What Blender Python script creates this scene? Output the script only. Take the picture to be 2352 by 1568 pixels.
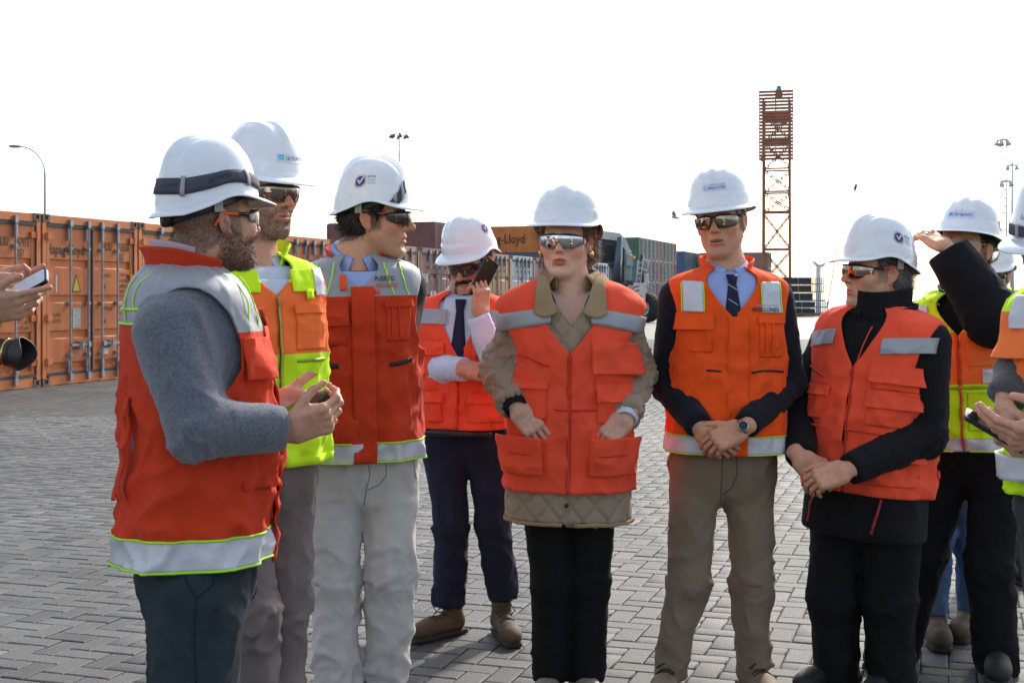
import bpy, bmesh, math, random
import numpy as np
from mathutils import Vector, Matrix

for _o in list(bpy.data.objects):
    bpy.data.objects.remove(_o)

# ------------------------------------------------------------------ camera, sky, sun, exposure
SC = bpy.context.scene
R = math.radians
FPX = 3032.0            # focal length in pixels of a 2352 px wide picture
HOR = 674.0             # horizon row in that picture
CAMH = 1.40

cam_data = bpy.data.cameras.new('camera')
cam = bpy.data.objects.new('camera', cam_data)
SC.collection.objects.link(cam)
cam.location = (0, 0, CAMH)
cam.rotation_euler = (R(90), 0, 0)
cam_data.sensor_width = 36.0
cam_data.lens = 36.0 * FPX / 2352.0
cam_data.shift_y = -(784.0 - HOR) / 2352.0
cam_data.clip_start = 0.05
cam_data.clip_end = 20000
cam_data.dof.use_dof = True
cam_data.dof.focus_distance = 4.5
cam_data.dof.aperture_fstop = 14.0
SC.camera = cam

SUN_AZ, SUN_EL = 27.0, 36.0     # degrees right of the view direction, above the horizon
world = bpy.data.worlds.new('World')
SC.world = world
world.use_nodes = True
_nt = world.node_tree
_bg = _nt.nodes['Background']
_sky = _nt.nodes.new('ShaderNodeTexSky')
_sky.sky_type = 'NISHITA'
_sky.sun_disc = False
_sky.sun_elevation = R(SUN_EL)
_sky.sun_rotation = R(SUN_AZ)
_sky.dust_density = 2.2
_sky.air_density = 1.0
_sky.ozone_density = 1.0
# thin broken high cloud over the whole sky
_tc = _nt.nodes.new('ShaderNodeTexCoord')
_mp = _nt.nodes.new('ShaderNodeMapping'); _mp.inputs['Scale'].default_value = (1.0, 1.0, 2.6)
_nz = _nt.nodes.new('ShaderNodeTexNoise'); _nz.inputs['Scale'].default_value = 2.3
_nz.inputs['Detail'].default_value = 7; _nz.inputs['Roughness'].default_value = 0.58
_rp = _nt.nodes.new('ShaderNodeValToRGB')
_rp.color_ramp.elements[0].position = 0.43; _rp.color_ramp.elements[0].color = (0.05, 0.05, 0.05, 1)
_rp.color_ramp.elements[1].position = 0.68; _rp.color_ramp.elements[1].color = (0.85, 0.85, 0.85, 1)
_mx = _nt.nodes.new('ShaderNodeMix'); _mx.data_type = 'RGBA'
_bw = _nt.nodes.new('ShaderNodeRGBToBW')
_cl = _nt.nodes.new('ShaderNodeMix'); _cl.data_type = 'RGBA'; _cl.blend_type = 'MULTIPLY'
_cl.inputs[0].default_value = 1.0
_add = _nt.nodes.new('ShaderNodeMath'); _add.operation = 'ADD'; _add.inputs[1].default_value = 4.2
L_ = _nt.links.new
L_(_tc.outputs['Generated'], _mp.inputs['Vector']); L_(_mp.outputs['Vector'], _nz.inputs['Vector'])
L_(_nz.outputs['Fac'], _rp.inputs['Fac'])
L_(_sky.outputs['Color'], _bw.inputs['Color']); L_(_bw.outputs['Val'], _add.inputs[0])
_cl.inputs[6].default_value = (0.93, 0.965, 1.0, 1)
L_(_add.outputs[0], _cl.inputs[7])
L_(_rp.outputs['Color'], _mx.inputs[0])
L_(_sky.outputs['Color'], _mx.inputs[6]); L_(_cl.outputs[2], _mx.inputs[7])
L_(_mx.outputs[2], _bg.inputs['Color'])
_bg.inputs['Strength'].default_value = 0.10

sun_data = bpy.data.lights.new('sun', 'SUN')
sun_data.energy = 2.1
sun_data.angle = R(4.0)
sun_data.color = (1.0, 0.93, 0.82)
sun = bpy.data.objects.new('sun', sun_data)
SC.collection.objects.link(sun)
_sd = Vector((math.sin(R(SUN_AZ)) * math.cos(R(SUN_EL)), math.cos(R(SUN_AZ)) * math.cos(R(SUN_EL)), math.sin(R(SUN_EL))))
sun.rotation_euler = _sd.to_track_quat('Z', 'Y').to_euler()
sun.location = (20, 40, 40)

SC.view_settings.view_transform = 'Standard'
SC.view_settings.look = 'None'
SC.view_settings.exposure = 1.20
SC.view_settings.gamma = 1.0
SC.view_settings.use_curve_mapping = False
SC.render.engine = 'CYCLES'
SC.cycles.use_denoising = True
SC.cycles.max_bounces = 6
SC.cycles.diffuse_bounces = 3
SC.cycles.glossy_bounces = 3
SC.cycles.transmission_bounces = 4
SC.cycles.transparent_max_bounces = 6
SC.cycles.sample_clamp_indirect = 6.0

# ------------------------------------------------------------------ helpers
COL = SC.collection
F32 = np.float32

def P(px, py, Z):
    """a point of the place seen at (px, py) of the 2352 px wide picture, Z metres ahead of the camera"""
    return np.array([(px - 1176.0) / FPX * Z, Z, CAMH - (py - HOR) / FPX * Z])

def unit(v):
    v = np.asarray(v, float); return v / (np.linalg.norm(v) + 1e-12)

def link(o, parent=None):
    COL.objects.link(o)
    if parent is not None: o.parent = parent
    return o

def tag(o, label=None, cat=None, group=None, kind=None):
    if label: o['label'] = label
    if cat: o['category'] = cat
    if group: o['group'] = group
    if kind: o['kind'] = kind
    return o

def empty(name, loc=(0, 0, 0), rz=0.0):
    o = bpy.data.objects.new(name, None); o.empty_display_size = 0.2
    o.location = loc; o.rotation_euler = (0, 0, rz)
    return link(o)

def mesh_np(name, V, Fq, mats, parent=None, smooth=True, matidx=None, col=None, off=None):
    """V (n,3), Fq list/array of faces"""
    me = bpy.data.meshes.new(name)
    V = np.asarray(V, float)
    if off is not None: V = V - np.asarray(off)
    if isinstance(Fq, np.ndarray) and Fq.ndim == 2:
        n, k = Fq.shape
        me.vertices.add(len(V)); me.vertices.foreach_set('co', V.astype(F32).ravel())
        me.loops.add(n * k); me.loops.foreach_set('vertex_index', Fq.astype(np.int32).ravel())
        me.polygons.add(n)
        me.polygons.foreach_set('loop_start', np.arange(0, n * k, k, dtype=np.int32))
        me.update(calc_edges=True)
    else:
        me.from_pydata([tuple(v) for v in V], [], [tuple(int(i) for i in f) for f in Fq]); me.update()
    if not isinstance(mats, (list, tuple)): mats = [mats]
    for m in mats: me.materials.append(m)
    if matidx is not None: me.polygons.foreach_set('material_index', np.asarray(matidx, np.int32))
    if smooth: me.polygons.foreach_set('use_smooth', np.ones(len(me.polygons), bool))
    if col is not None:
        a = me.color_attributes.new('Col', 'FLOAT_COLOR', 'POINT')
        c = np.ones((len(V), 4), F32); c[:, :3] = col
        a.data.foreach_set('color', c.ravel())
    me.validate(clean_customdata=False)
    o = bpy.data.objects.new(name, me)
    return link(o, parent)

class MB:
    """collects simple solids into one mesh"""
    def __init__(s): s.v = []; s.f = []; s.m = []
    def add(s, vs, fs, m=0):
        b = len(s.v); s.v += [tuple(v) for v in vs]; s.f += [tuple(i + b for i in f) for f in fs]; s.m += [m] * len(fs)
        return s
    def box(s, x0, x1, y0, y1, z0, z1, m=0):
        return s.add([(x0,y0,z0),(x1,y0,z0),(x1,y1,z0),(x0,y1,z0),(x0,y0,z1),(x1,y0,z1),(x1,y1,z1),(x0,y1,z1)],
                     [(3,2,1,0),(4,5,6,7),(0,1,5,4),(1,2,6,5),(2,3,7,6),(3,0,4,7)], m)
    def cyl(s, a, b, r, n=10, r2=None, m=0, caps=True):
        a = np.array(a, float); b = np.array(b, float); d = unit(b - a)
        u = unit(np.cross(d, [0, 0, 1] if abs(d[2]) < 0.9 else [1, 0, 0])); w = np.cross(d, u)
        r2 = r if r2 is None else r2
        vs = []
        for c, rr in ((a, r), (b, r2)):
            for i in range(n):
                t = 2 * math.pi * i / n; vs.append(c + rr * (math.cos(t) * u + math.sin(t) * w))
        fs = [(i, (i + 1) % n, n + (i + 1) % n, n + i) for i in range(n)]
        if caps: fs += [tuple(range(n - 1, -1, -1)), tuple(range(n, 2 * n))]
        return s.add(vs, fs, m)
    def tube(s, pts, r, n=8, m=0):
        pts = [np.array(p, float) for p in pts]; k = len(pts)
        rs = r if hasattr(r, '__len__') else [r] * k
        vs = []; up = None
        for i, p in enumerate(pts):
            d = unit(pts[min(i + 1, k - 1)] - pts[max(i - 1, 0)])
            if up is None: up = unit(np.cross(d, [0, 0, 1] if abs(d[2]) < 0.9 else [1, 0, 0]))
            up = unit(up - d * np.dot(up, d)); w = np.cross(d, up)
            for j in range(n):
                t = 2 * math.pi * j / n; vs.append(p + rs[i] * (math.cos(t) * up + math.sin(t) * w))
        fs = [(i * n + j, i * n + (j + 1) % n, (i + 1) * n + (j + 1) % n, (i + 1) * n + j) for i in range(k - 1) for j in range(n)]
        fs += [tuple(range(n - 1, -1, -1)), tuple(range((k - 1) * n, k * n))]
        return s.add(vs, fs, m)
    def lathe(s, c, axis, prof, n=20, m=0):
        """prof: list of (distance along axis, radius)"""
        c = np.array(c, float); d = unit(axis)
        u = unit(np.cross(d, [0, 0, 1] if abs(d[2]) < 0.9 else [1, 0, 0])); w = np.cross(d, u)
        vs = []
        for (h, r) in prof:
            for i in range(n):
                t = 2 * math.pi * i / n; vs.append(c + d * h + r * (math.cos(t) * u + math.sin(t) * w))
        k = len(prof)
        fs = [(i * n + j, i * n + (j + 1) % n, (i + 1) * n + (j + 1) % n, (i + 1) * n + j) for i in range(k - 1) for j in range(n)]
        return s.add(vs, fs, m)
    def build(s, name, mats, parent=None, smooth=False, off=None, bevel=0.0):
        o = mesh_np(name, np.array(s.v), s.f, mats, parent, smooth, s.m, off=off)
        if bevel:
            b = o.modifiers.new('bevel', 'BEVEL'); b.width = bevel; b.segments = 2; b.limit_method = 'ANGLE'
        return o

def smooth_by_angle(o, ang=40):
    me = o.data
    me.polygons.foreach_set('use_smooth', np.ones(len(me.polygons), bool))
    bm = bmesh.new(); bm.from_mesh(me)
    for e in bm.edges:
        if len(e.link_faces) == 2 and e.calc_face_angle(0) > R(ang): e.smooth = False
    bm.to_mesh(me); bm.free()
    return o

def copy_tree(o, parent=None):
    c = o.copy(); link(c, parent)
    for ch in list(o.children): copy_tree(ch, c)
    return c

# vectorised gradient noise
_rs = np.random.RandomState(7)
_perm = np.concatenate([_rs.permutation(256)] * 3)
_grad = _rs.normal(size=(256, 3)); _grad /= np.linalg.norm(_grad, axis=1)[:, None]
def noise3(p):
    p = np.asarray(p, float); i = np.floor(p).astype(np.int64); f = p - i; i &= 255
    w = f * f * f * (f * (f * 6 - 15) + 10); out = 0
    for dx in (0, 1):
        for dy in (0, 1):
            for dz in (0, 1):
                h = _perm[_perm[_perm[i[:, 0] + dx] + i[:, 1] + dy] + i[:, 2] + dz]
                g = _grad[h]; d = f - np.array([dx, dy, dz])
                ww = (w[:, 0] if dx else 1 - w[:, 0]) * (w[:, 1] if dy else 1 - w[:, 1]) * (w[:, 2] if dz else 1 - w[:, 2])
                out = out + ww * (g * d).sum(1)
    return out * 1.6
def fbm(p, o=3):
    s = 0; a = 1.0
    for k in range(o): s = s + a * noise3(p * 2.03 ** k + 17.3 * k); a *= 0.5
    return s

# ------------------------------------------------------------------ materials
MATS = {}
def mat(name, color=(0.5, 0.5, 0.5), rough=0.6, metal=0.0, spec=0.5, var=0.0, vscale=8.0, bump=0.0, bscale=200.0, bump2=0.0, b2scale=20.0,
        sheen=0.0, coat=0.0, sss=0.0, attr=False, crease=0.0, cscale=9.0, dirt=None, dscale=3.0, damount=0.5, alpha=1.0, trans=0.0, aniso=None):
    if name in MATS: return MATS[name]
    m = bpy.data.materials.new(name); m.use_nodes = True; MATS[name] = m
    nt = m.node_tree; N = nt.nodes; K = nt.links.new
    b = N['Principled BSDF']
    b.inputs['Roughness'].default_value = rough; b.inputs['Metallic'].default_value = metal
    b.inputs['Specular IOR Level'].default_value = spec
    b.inputs['Sheen Weight'].default_value = sheen; b.inputs['Coat Weight'].default_value = coat
    b.inputs['Coat Roughness'].default_value = 0.08
    if sss:
        b.inputs['Subsurface Weight'].default_value = sss
        b.inputs['Subsurface Radius'].default_value = (0.012, 0.004, 0.002)
    b.inputs['Alpha'].default_value = alpha; b.inputs['Transmission Weight'].default_value = trans
    tc = N.new('ShaderNodeTexCoord')
    if attr:
        a = N.new('ShaderNodeVertexColor'); a.layer_name = 'Col'; csrc = a.outputs['Color']
    else:
        rgb = N.new('ShaderNodeRGB'); rgb.outputs[0].default_value = (*color, 1); csrc = rgb.outputs[0]
    if var:
        nz = N.new('ShaderNodeTexNoise'); nz.inputs['Scale'].default_value = vscale; nz.inputs['Detail'].default_value = 5
        K(tc.outputs['Object'], nz.inputs['Vector'])
        mr = N.new('ShaderNodeMapRange'); mr.inputs[1].default_value = 0.25; mr.inputs[2].default_value = 0.75
        mr.inputs[3].default_value = 1 - var; mr.inputs[4].default_value = 1 + var
        K(nz.outputs['Fac'], mr.inputs[0])
        mx = N.new('ShaderNodeMix'); mx.data_type = 'RGBA'; mx.blend_type = 'MULTIPLY'; mx.inputs[0].default_value = 1
        K(csrc, mx.inputs[6]); K(mr.outputs[0], mx.inputs[7]); csrc = mx.outputs[2]
    if dirt is not None:
        nz = N.new('ShaderNodeTexNoise'); nz.inputs['Scale'].default_value = dscale; nz.inputs['Detail'].default_value = 8
        nz.inputs['Roughness'].default_value = 0.65
        K(tc.outputs['Object'], nz.inputs['Vector'])
        rp = N.new('ShaderNodeMapRange'); rp.inputs[1].default_value = 0.48; rp.inputs[2].default_value = 0.72
        rp.inputs[3].default_value = 0; rp.inputs[4].default_value = damount
        K(nz.outputs['Fac'], rp.inputs[0])
        mx = N.new('ShaderNodeMix'); mx.data_type = 'RGBA'; K(rp.outputs[0], mx.inputs[0]); K(csrc, mx.inputs[6])
        mx.inputs[7].default_value = (*dirt, 1); csrc = mx.outputs[2]
    K(csrc, b.inputs['Base Color'])
    last = None
    if crease:
        nz = N.new('ShaderNodeTexNoise'); nz.noise_type = 'RIDGED_MULTIFRACTAL'; nz.inputs['Scale'].default_value = cscale
        nz.inputs['Detail'].default_value = 2.5; nz.inputs['Roughness'].default_value = 0.45; nz.inputs['Distortion'].default_value = 0.8
        mpp = N.new('ShaderNodeMapping'); mpp.inputs['Scale'].default_value = (1.0, 1.0, 0.65); mpp.inputs['Rotation'].default_value = (0.3, 0.5, 0.4)
        K(tc.outputs['Object'], mpp.inputs['Vector']); K(mpp.outputs['Vector'], nz.inputs['Vector'])
        bp = N.new('ShaderNodeBump'); bp.inputs['Strength'].default_value = 1.0; bp.inputs['Distance'].default_value = crease
        K(nz.outputs['Fac'], bp.inputs['Height']); last = bp.outputs['Normal']
    for st, sc in ((bump2, b2scale), (bump, bscale)):
        if st:
            nz = N.new('ShaderNodeTexNoise'); nz.inputs['Scale'].default_value = sc; nz.inputs['Detail'].default_value = 3
            K(tc.outputs['Object'], nz.inputs['Vector'])
            bp = N.new('ShaderNodeBump'); bp.inputs['Strength'].default_value = 1.0; bp.inputs['Distance'].default_value = st
            K(nz.outputs['Fac'], bp.inputs['Height'])
            if last is not None: K(last, bp.inputs['Normal'])
            last = bp.outputs['Normal']
    if last is not None: K(last, b.inputs['Normal'])
    return m
# ------------------------------------------------------------------ lettering
_TXT = {}
def text_geo(s, bold=False):
    """flat lettering as (V, faces), cap height 1, starting at x=0"""
    key = (s, bold)
    if key in _TXT: return _TXT[key]
    cu = bpy.data.curves.new('t', 'FONT'); cu.body = s; cu.size = 1.0; cu.resolution_u = 2
    cu.fill_mode = 'FRONT'; cu.offset = 0.014 if bold else 0.004
    o = bpy.data.objects.new('t', cu); COL.objects.link(o)
    bpy.context.view_layer.update()
    me = bpy.data.meshes.new_from_object(o)
    V = np.array([v.co[:2] for v in me.vertices], float); Fs = [tuple(p.vertices) for p in me.polygons]
    bpy.data.objects.remove(o); bpy.data.curves.remove(cu); bpy.data.meshes.remove(me)
    if len(V): V = (V - [V[:, 0].min(), 0]) / 0.69
    _TXT[key] = (V, Fs); return V, Fs

def lettering(s, mapf, size, m, parent, width=None, bold=False, name='lettering', off=None, smooth=False):
    """mapf((n,2) array in metres) -> (n,3)"""
    V, Fs = text_geo(s, bold)
    sx = size if width is None else width / V[:, 0].max()
    return mesh_np(name, mapf(V * [sx, size]), Fs, m, parent, smooth, off=off)

# ------------------------------------------------------------------ the ground
GA = R(18.3)
E1 = np.array([math.cos(GA), -math.sin(GA), 0.0])      # across the paving, to the right
E2 = np.array([math.sin(GA), math.cos(GA), 0.0])       # along the paving, away from the camera

def ground_material():
    m = bpy.data.materials.new('far_paving'); m.use_nodes = True
    N = m.node_tree.nodes; K = m.node_tree.links.new; b = N['Principled BSDF']
    tc = N.new('ShaderNodeTexCoord'); mp = N.new('ShaderNodeMapping'); mp.inputs['Rotation'].default_value = (0, 0, GA)
    K(tc.outputs['Object'], mp.inputs['Vector'])
    br = N.new('ShaderNodeTexBrick'); br.inputs['Scale'].default_value = 1.0
    br.inputs['Brick Width'].default_value = 0.2; br.inputs['Row Height'].default_value = 0.1; br.inputs['Mortar Size'].default_value = 0.004
    br.inputs['Color1'].default_value = (0.10, 0.10, 0.098, 1); br.inputs['Color2'].default_value = (0.085, 0.085, 0.083, 1)
    br.inputs['Mortar'].default_value = (0.035, 0.035, 0.034, 1)
    K(mp.outputs['Vector'], br.inputs['Vector'])
    nz = N.new('ShaderNodeTexNoise'); nz.inputs['Scale'].default_value = 0.35; nz.inputs['Detail'].default_value = 8
    K(tc.outputs['Object'], nz.inputs['Vector'])
    mr = N.new('ShaderNodeMapRange'); mr.inputs[1].default_value = 0.3; mr.inputs[2].default_value = 0.7; mr.inputs[3].default_value = 0.75; mr.inputs[4].default_value = 1.2
    K(nz.outputs['Fac'], mr.inputs[0])
    mx = N.new('ShaderNodeMix'); mx.data_type = 'RGBA'; mx.blend_type = 'MULTIPLY'; mx.inputs[0].default_value = 1
    K(br.outputs['Color'], mx.inputs[6]); K(mr.outputs[0], mx.inputs[7]); K(mx.outputs[2], b.inputs['Base Color'])
    b.inputs['Roughness'].default_value = 0.58
    return m

def paver_material():
    m = bpy.data.materials.new('concrete_paver'); m.use_nodes = True
    N = m.node_tree.nodes; K = m.node_tree.links.new; b = N['Principled BSDF']
    a = N.new('ShaderNodeVertexColor'); a.layer_name = 'Col'
    g = N.new('ShaderNodeNewGeometry')
    n1 = N.new('ShaderNodeTexNoise'); n1.inputs['Scale'].default_value = 120; n1.inputs['Detail'].default_value = 4; n1.inputs['Roughness'].default_value = 0.7
    n2 = N.new('ShaderNodeTexNoise'); n2.inputs['Scale'].default_value = 2.2; n2.inputs['Detail'].default_value = 9; n2.inputs['Roughness'].default_value = 0.62
    n3 = N.new('ShaderNodeTexNoise'); n3.inputs['Scale'].default_value = 0.45; n3.inputs['Detail'].default_value = 6
    for n in (n1, n2, n3): K(g.outputs['Position'], n.inputs['Vector'])
    src = a.outputs['Color']
    for n, lo, hi, x0, x1 in ((n1, 0.30, 1.65, 0.3, 0.7), (n2, 0.76, 1.16, 0.3, 0.7), (n3, 0.74, 1.20, 0.35, 0.65)):
        mr = N.new('ShaderNodeMapRange'); mr.inputs[1].default_value = x0; mr.inputs[2].default_value = x1; mr.inputs[3].default_value = lo; mr.inputs[4].default_value = hi
        K(n.outputs['Fac'], mr.inputs[0])
        mx = N.new('ShaderNodeMix'); mx.data_type = 'RGBA'; mx.blend_type = 'MULTIPLY'; mx.inputs[0].default_value = 1
        K(src, mx.inputs[6]); K(mr.outputs[0], mx.inputs[7]); src = mx.outputs[2]
    K(src, b.inputs['Base Color'])
    bp = N.new('ShaderNodeBump'); bp.inputs['Distance'].default_value = 0.0040; K(n1.outputs['Fac'], bp.inputs['Height']); K(bp.outputs['Normal'], b.inputs['Normal'])
    b.inputs['Roughness'].default_value = 0.66; b.inputs['Specular IOR Level'].default_value = 0.38
    return m

def build_ground():
    mfar = ground_material()
    # land with the quay edge on the right side, one sheet
    quay = [(-6000, -900), (60, -900), (62, 40), (26.0, 82.5), (14.5, 84.5), (75, 190), (75, 420), (-200, 420), (-6000, 420)]
    V = [(x, y, -0.012) for x, y in quay]
    g = mesh_np('ground', V, [tuple(range(len(V)))], mfar, smooth=False); g['kind'] = 'structure'
    wall = MB()
    for i in (2, 3, 4, 5):
        (x0, y0), (x1, y1) = quay[i], quay[(i + 1) % len(quay)]
        wall.add([(x0, y0, -0.015), (x1, y1, -0.015), (x1, y1, -4), (x0, y0, -4)], [(0, 1, 2, 3)])
    w = wall.build('quay_wall', mat('quay_concrete', (0.2, 0.19, 0.18), 0.85, var=0.2)); w['kind'] = 'structure'
    sea = mesh_np('sea', [(-9000, -200, -3), (9000, -200, -3), (9000, 9000, -3), (-9000, 9000, -3)], [(0, 1, 2, 3)],
                  mat('sea_water', (0.06, 0.09, 0.1), 0.18, bump=0.25, bscale=0.5, bump2=0.5, b2scale=0.12), smooth=False)
    sea['kind'] = 'structure'
    # paving bed and pavers in a herringbone bond
    mp = paver_material()
    def wpt(a, b): return np.multiply.outer(a, E1[:2]) + np.multiply.outer(b, E2[:2])
    rng = np.random.RandomState(3)
    # true bond: rows y, H at (y+4m, y) 2x1, V at (y+4m+3, y) 1x2 (unit = 0.1 m)
    S = 0.1
    ys = np.arange(-60, 480); ms = np.arange(-170, 120)
    Y, M = np.meshgrid(ys, ms, indexing='ij')
    Hx, Hy = Y + 4 * M, Y
    Vx, Vy = Y + 4 * M + 3, Y
    xs = np.concatenate([Hx.ravel(), Vx.ravel()]) * S; yy = np.concatenate([Hy.ravel(), Vy.ravel()]) * S
    wx = np.concatenate([np.full(Hx.size, 0.2), np.full(Vx.size, 0.1)]); wy = np.concatenate([np.full(Hx.size, 0.1), np.full(Vx.size, 0.2)])
    c = wpt(xs + wx / 2, yy + wy / 2)
    keep = (c[:, 1] > 3.3) & (c[:, 1] < 40) & (np.abs(c[:, 0]) < 0.42 * c[:, 1] + 1.3)
    # the pavers stop where the orange containers stand
    keep &= ((c[:, 0] + 7.05) * E1[0] + (c[:, 1] - 19.83) * E1[1]) > -0.6
    xs, yy, wx, wy, c = xs[keep], yy[keep], wx[keep], wy[keep], c[keep]
    n = len(xs)
    tone = 0.088 * (1 + 0.13 * rng.normal(size=n)).clip(0.62, 1.35)
    warm = rng.normal(size=n) * 0.015
    colr = np.stack([tone * (0.99 + warm), tone, tone * (0.985 - warm)], 1)
    dz = rng.normal(size=n) * 0.0011
    # seen pavers nearest to the camera become single objects
    py = HOR + CAMH * FPX / c[:, 1]; px = 1176 + c[:, 0] * FPX / c[:, 1]
    inview = (py < 1590) & (px > -30) & (px < 2382)
    # rough footprint of people hiding the ground
    hid = np.zeros(n, bool)
    for (a, b_, y0) in ((285, 600, 1200), (600, 690, 1200), (725, 960, 1000), (1190, 1400, 1000), (1510, 1760, 1000), (1850, 2110, 1000), (2190, 2352, 1000)):
        hid |= (px > a) & (px < b_) & (py > y0)
    order = np.argsort(np.where(inview & ~hid, c[:, 1], 1e6))
    single = order[:300]
    G, CH = 0.0026, 0.0055
    def brick_vf(w, d):
        v = []
        for (i, z) in ((G, -0.03), (G, -CH * 0.6), (G + CH, 0.0)):
            v += [(i - w/2, i - d/2, z), (w/2 - i, i - d/2, z), (w/2 - i, d/2 - i, z), (i - w/2, d/2 - i, z)]
        f = [(8, 9, 10, 11)]
        for a in (0, 4): f += [(a+k, a+(k+1) % 4, a+4+(k+1) % 4, a+4+k) for k in range(4)]
        return np.array(v), f
    bed_pts = [(-24, 2.2), (24, 2.2), (24, 40.5), (-24, 40.5)]
    bed = mesh_np('pavement', [(x, y, -0.008) for x, y in bed_pts], [(0, 1, 2, 3)], mat('joint_sand', (0.035, 0.033, 0.03), 0.95), smooth=False)
    bed['kind'] = 'structure'
    protos = {}
    for k in range(8):
        for o in (0, 1):
            w, d = ((0.2, 0.1), (0.1, 0.2))[o]
            v, f = brick_vf(w, d)
            t = 0.088 * (1 + 0.14 * rng.normal()); wv = rng.normal() * 0.015
            me_o = mesh_np('paver', v, f, mp, None, False, col=np.tile([t*(0.99+wv), t, t*(0.985-wv)], (len(v), 1)))
            protos[(k, o)] = me_o.data; bpy.data.objects.remove(me_o)
    for i in single:
        o = bpy.data.objects.new('paver', protos[(rng.randint(8), 0 if wx[i] > 0.15 else 1)])
        o.location = (c[i, 0], c[i, 1], dz[i]); o.rotation_euler = (rng.normal() * 0.004, rng.normal() * 0.004, -GA)
        link(o, bed)
    rest = np.ones(n, bool); rest[single] = False
    near = rest & (c[:, 1] < 15); far = rest & ~near
    allV, allF, allC = [], [], []; base = 0
    for sel, isnear in ((near, True), (far, False)):
        for o, (w, d) in enumerate(((0.2, 0.1), (0.1, 0.2))):
            s_ = sel & (np.abs(wx - w) < 0.01)
            if not s_.any(): continue
            v, f = brick_vf(w, d)
            if not isnear: v = v[8:]; f = [(0, 1, 2, 3)]
            k = int(s_.sum()); tilt = rng.normal(size=(k, 2)) * 0.004
            loc = v[None, :, :].repeat(k, 0)
            wv = np.zeros_like(loc); wv[:, :, 2] = loc[:, :, 2] + dz[s_][:, None] + loc[:, :, 0] * tilt[:, :1] + loc[:, :, 1] * tilt[:, 1:]
            wv[:, :, :2] = loc[:, :, :1] * E1[:2] + loc[:, :, 1:2] * E2[:2] + c[s_][:, None, :]
            allV.append(wv.reshape(-1, 3)); ff = np.array(f)
            allF.append((ff[None] + (np.arange(k) * len(v))[:, None, None] + base).reshape(-1, 4)); base += k * len(v)
            allC.append(colr[s_][:, None, :].repeat(len(v), 1).reshape(-1, 3))
    pv = mesh_np('paver_field', np.concatenate(allV), np.concatenate(allF), mp, bed, False, col=np.concatenate(allC))
    pv['kind'] = 'stuff'
build_ground()

# ------------------------------------------------------------------ shipping containers
CW, CH20, CL = 2.438, 2.591, 6.058
M_steel = mat('galvanised_bar', (0.26, 0.28, 0.31), 0.5, 0.45, var=0.25, vscale=6, dirt=(0.12, 0.07, 0.045), dscale=9, damount=0.6)
M_rub = mat('door_gasket', (0.035, 0.037, 0.04), 0.8)
M_rust = mat('rusty_casting', (0.13, 0.085, 0.06), 0.85, var=0.4, vscale=14)
M_ink = mat('black_lettering', (0.03, 0.028, 0.026), 0.7)
M_inkw = mat('white_lettering', (0.62, 0.62, 0.62), 0.7)
def paint(name, c): return mat('container_paint_' + name, c, 0.55, var=0.16, vscale=1.4, dirt=(c[0]*0.42+0.03, c[1]*0.42+0.03, c[2]*0.4+0.025), dscale=2.6, damount=0.42, bump2=0.003, b2scale=3)
PAINT = {'orange': paint('orange', (0.50, 0.140, 0.032)), 'orange2': paint('orange2', (0.56, 0.180, 0.036)), 'maroon': paint('maroon', (0.19, 0.07, 0.065)),
         'brown': paint('brown', (0.22, 0.105, 0.08)), 'tan': paint('tan', (0.36, 0.20, 0.10)), 'grey': paint('grey', (0.33, 0.36, 0.37)),
         'white': paint('white', (0.52, 0.54, 0.54)), 'blue': paint('blue', (0.06, 0.11, 0.22)), 'green': paint('green', (0.06, 0.15, 0.10)),
         'teal': paint('teal', (0.09, 0.19, 0.19)), 'slate': paint('slate', (0.16, 0.18, 0.19)), 'rose': paint('rose', (0.30, 0.15, 0.13))}

def corrugated(L, H, depth=0.036, pitch=0.28, zlo=0.0):
    """a wall in x from 0..L, bulging towards -y"""
    xs, ys = [0.0], [0.0]; x = 0.05
    while x + pitch < L - 0.03:
        for dx, dy in ((0, 0), (0.07, -depth), (0.14, -depth), (0.21, 0)): xs.append(x + dx); ys.append(dy)
        x += pitch
    xs.append(L); ys.append(0.0)
    V = [(a, b, zlo) for a, b in zip(xs, ys)] + [(a, b, H) for a, b in zip(xs, ys)]; n = len(xs)
    return V, [(i, i + 1, n + i + 1, n + i) for i in range(n - 1)]

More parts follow.
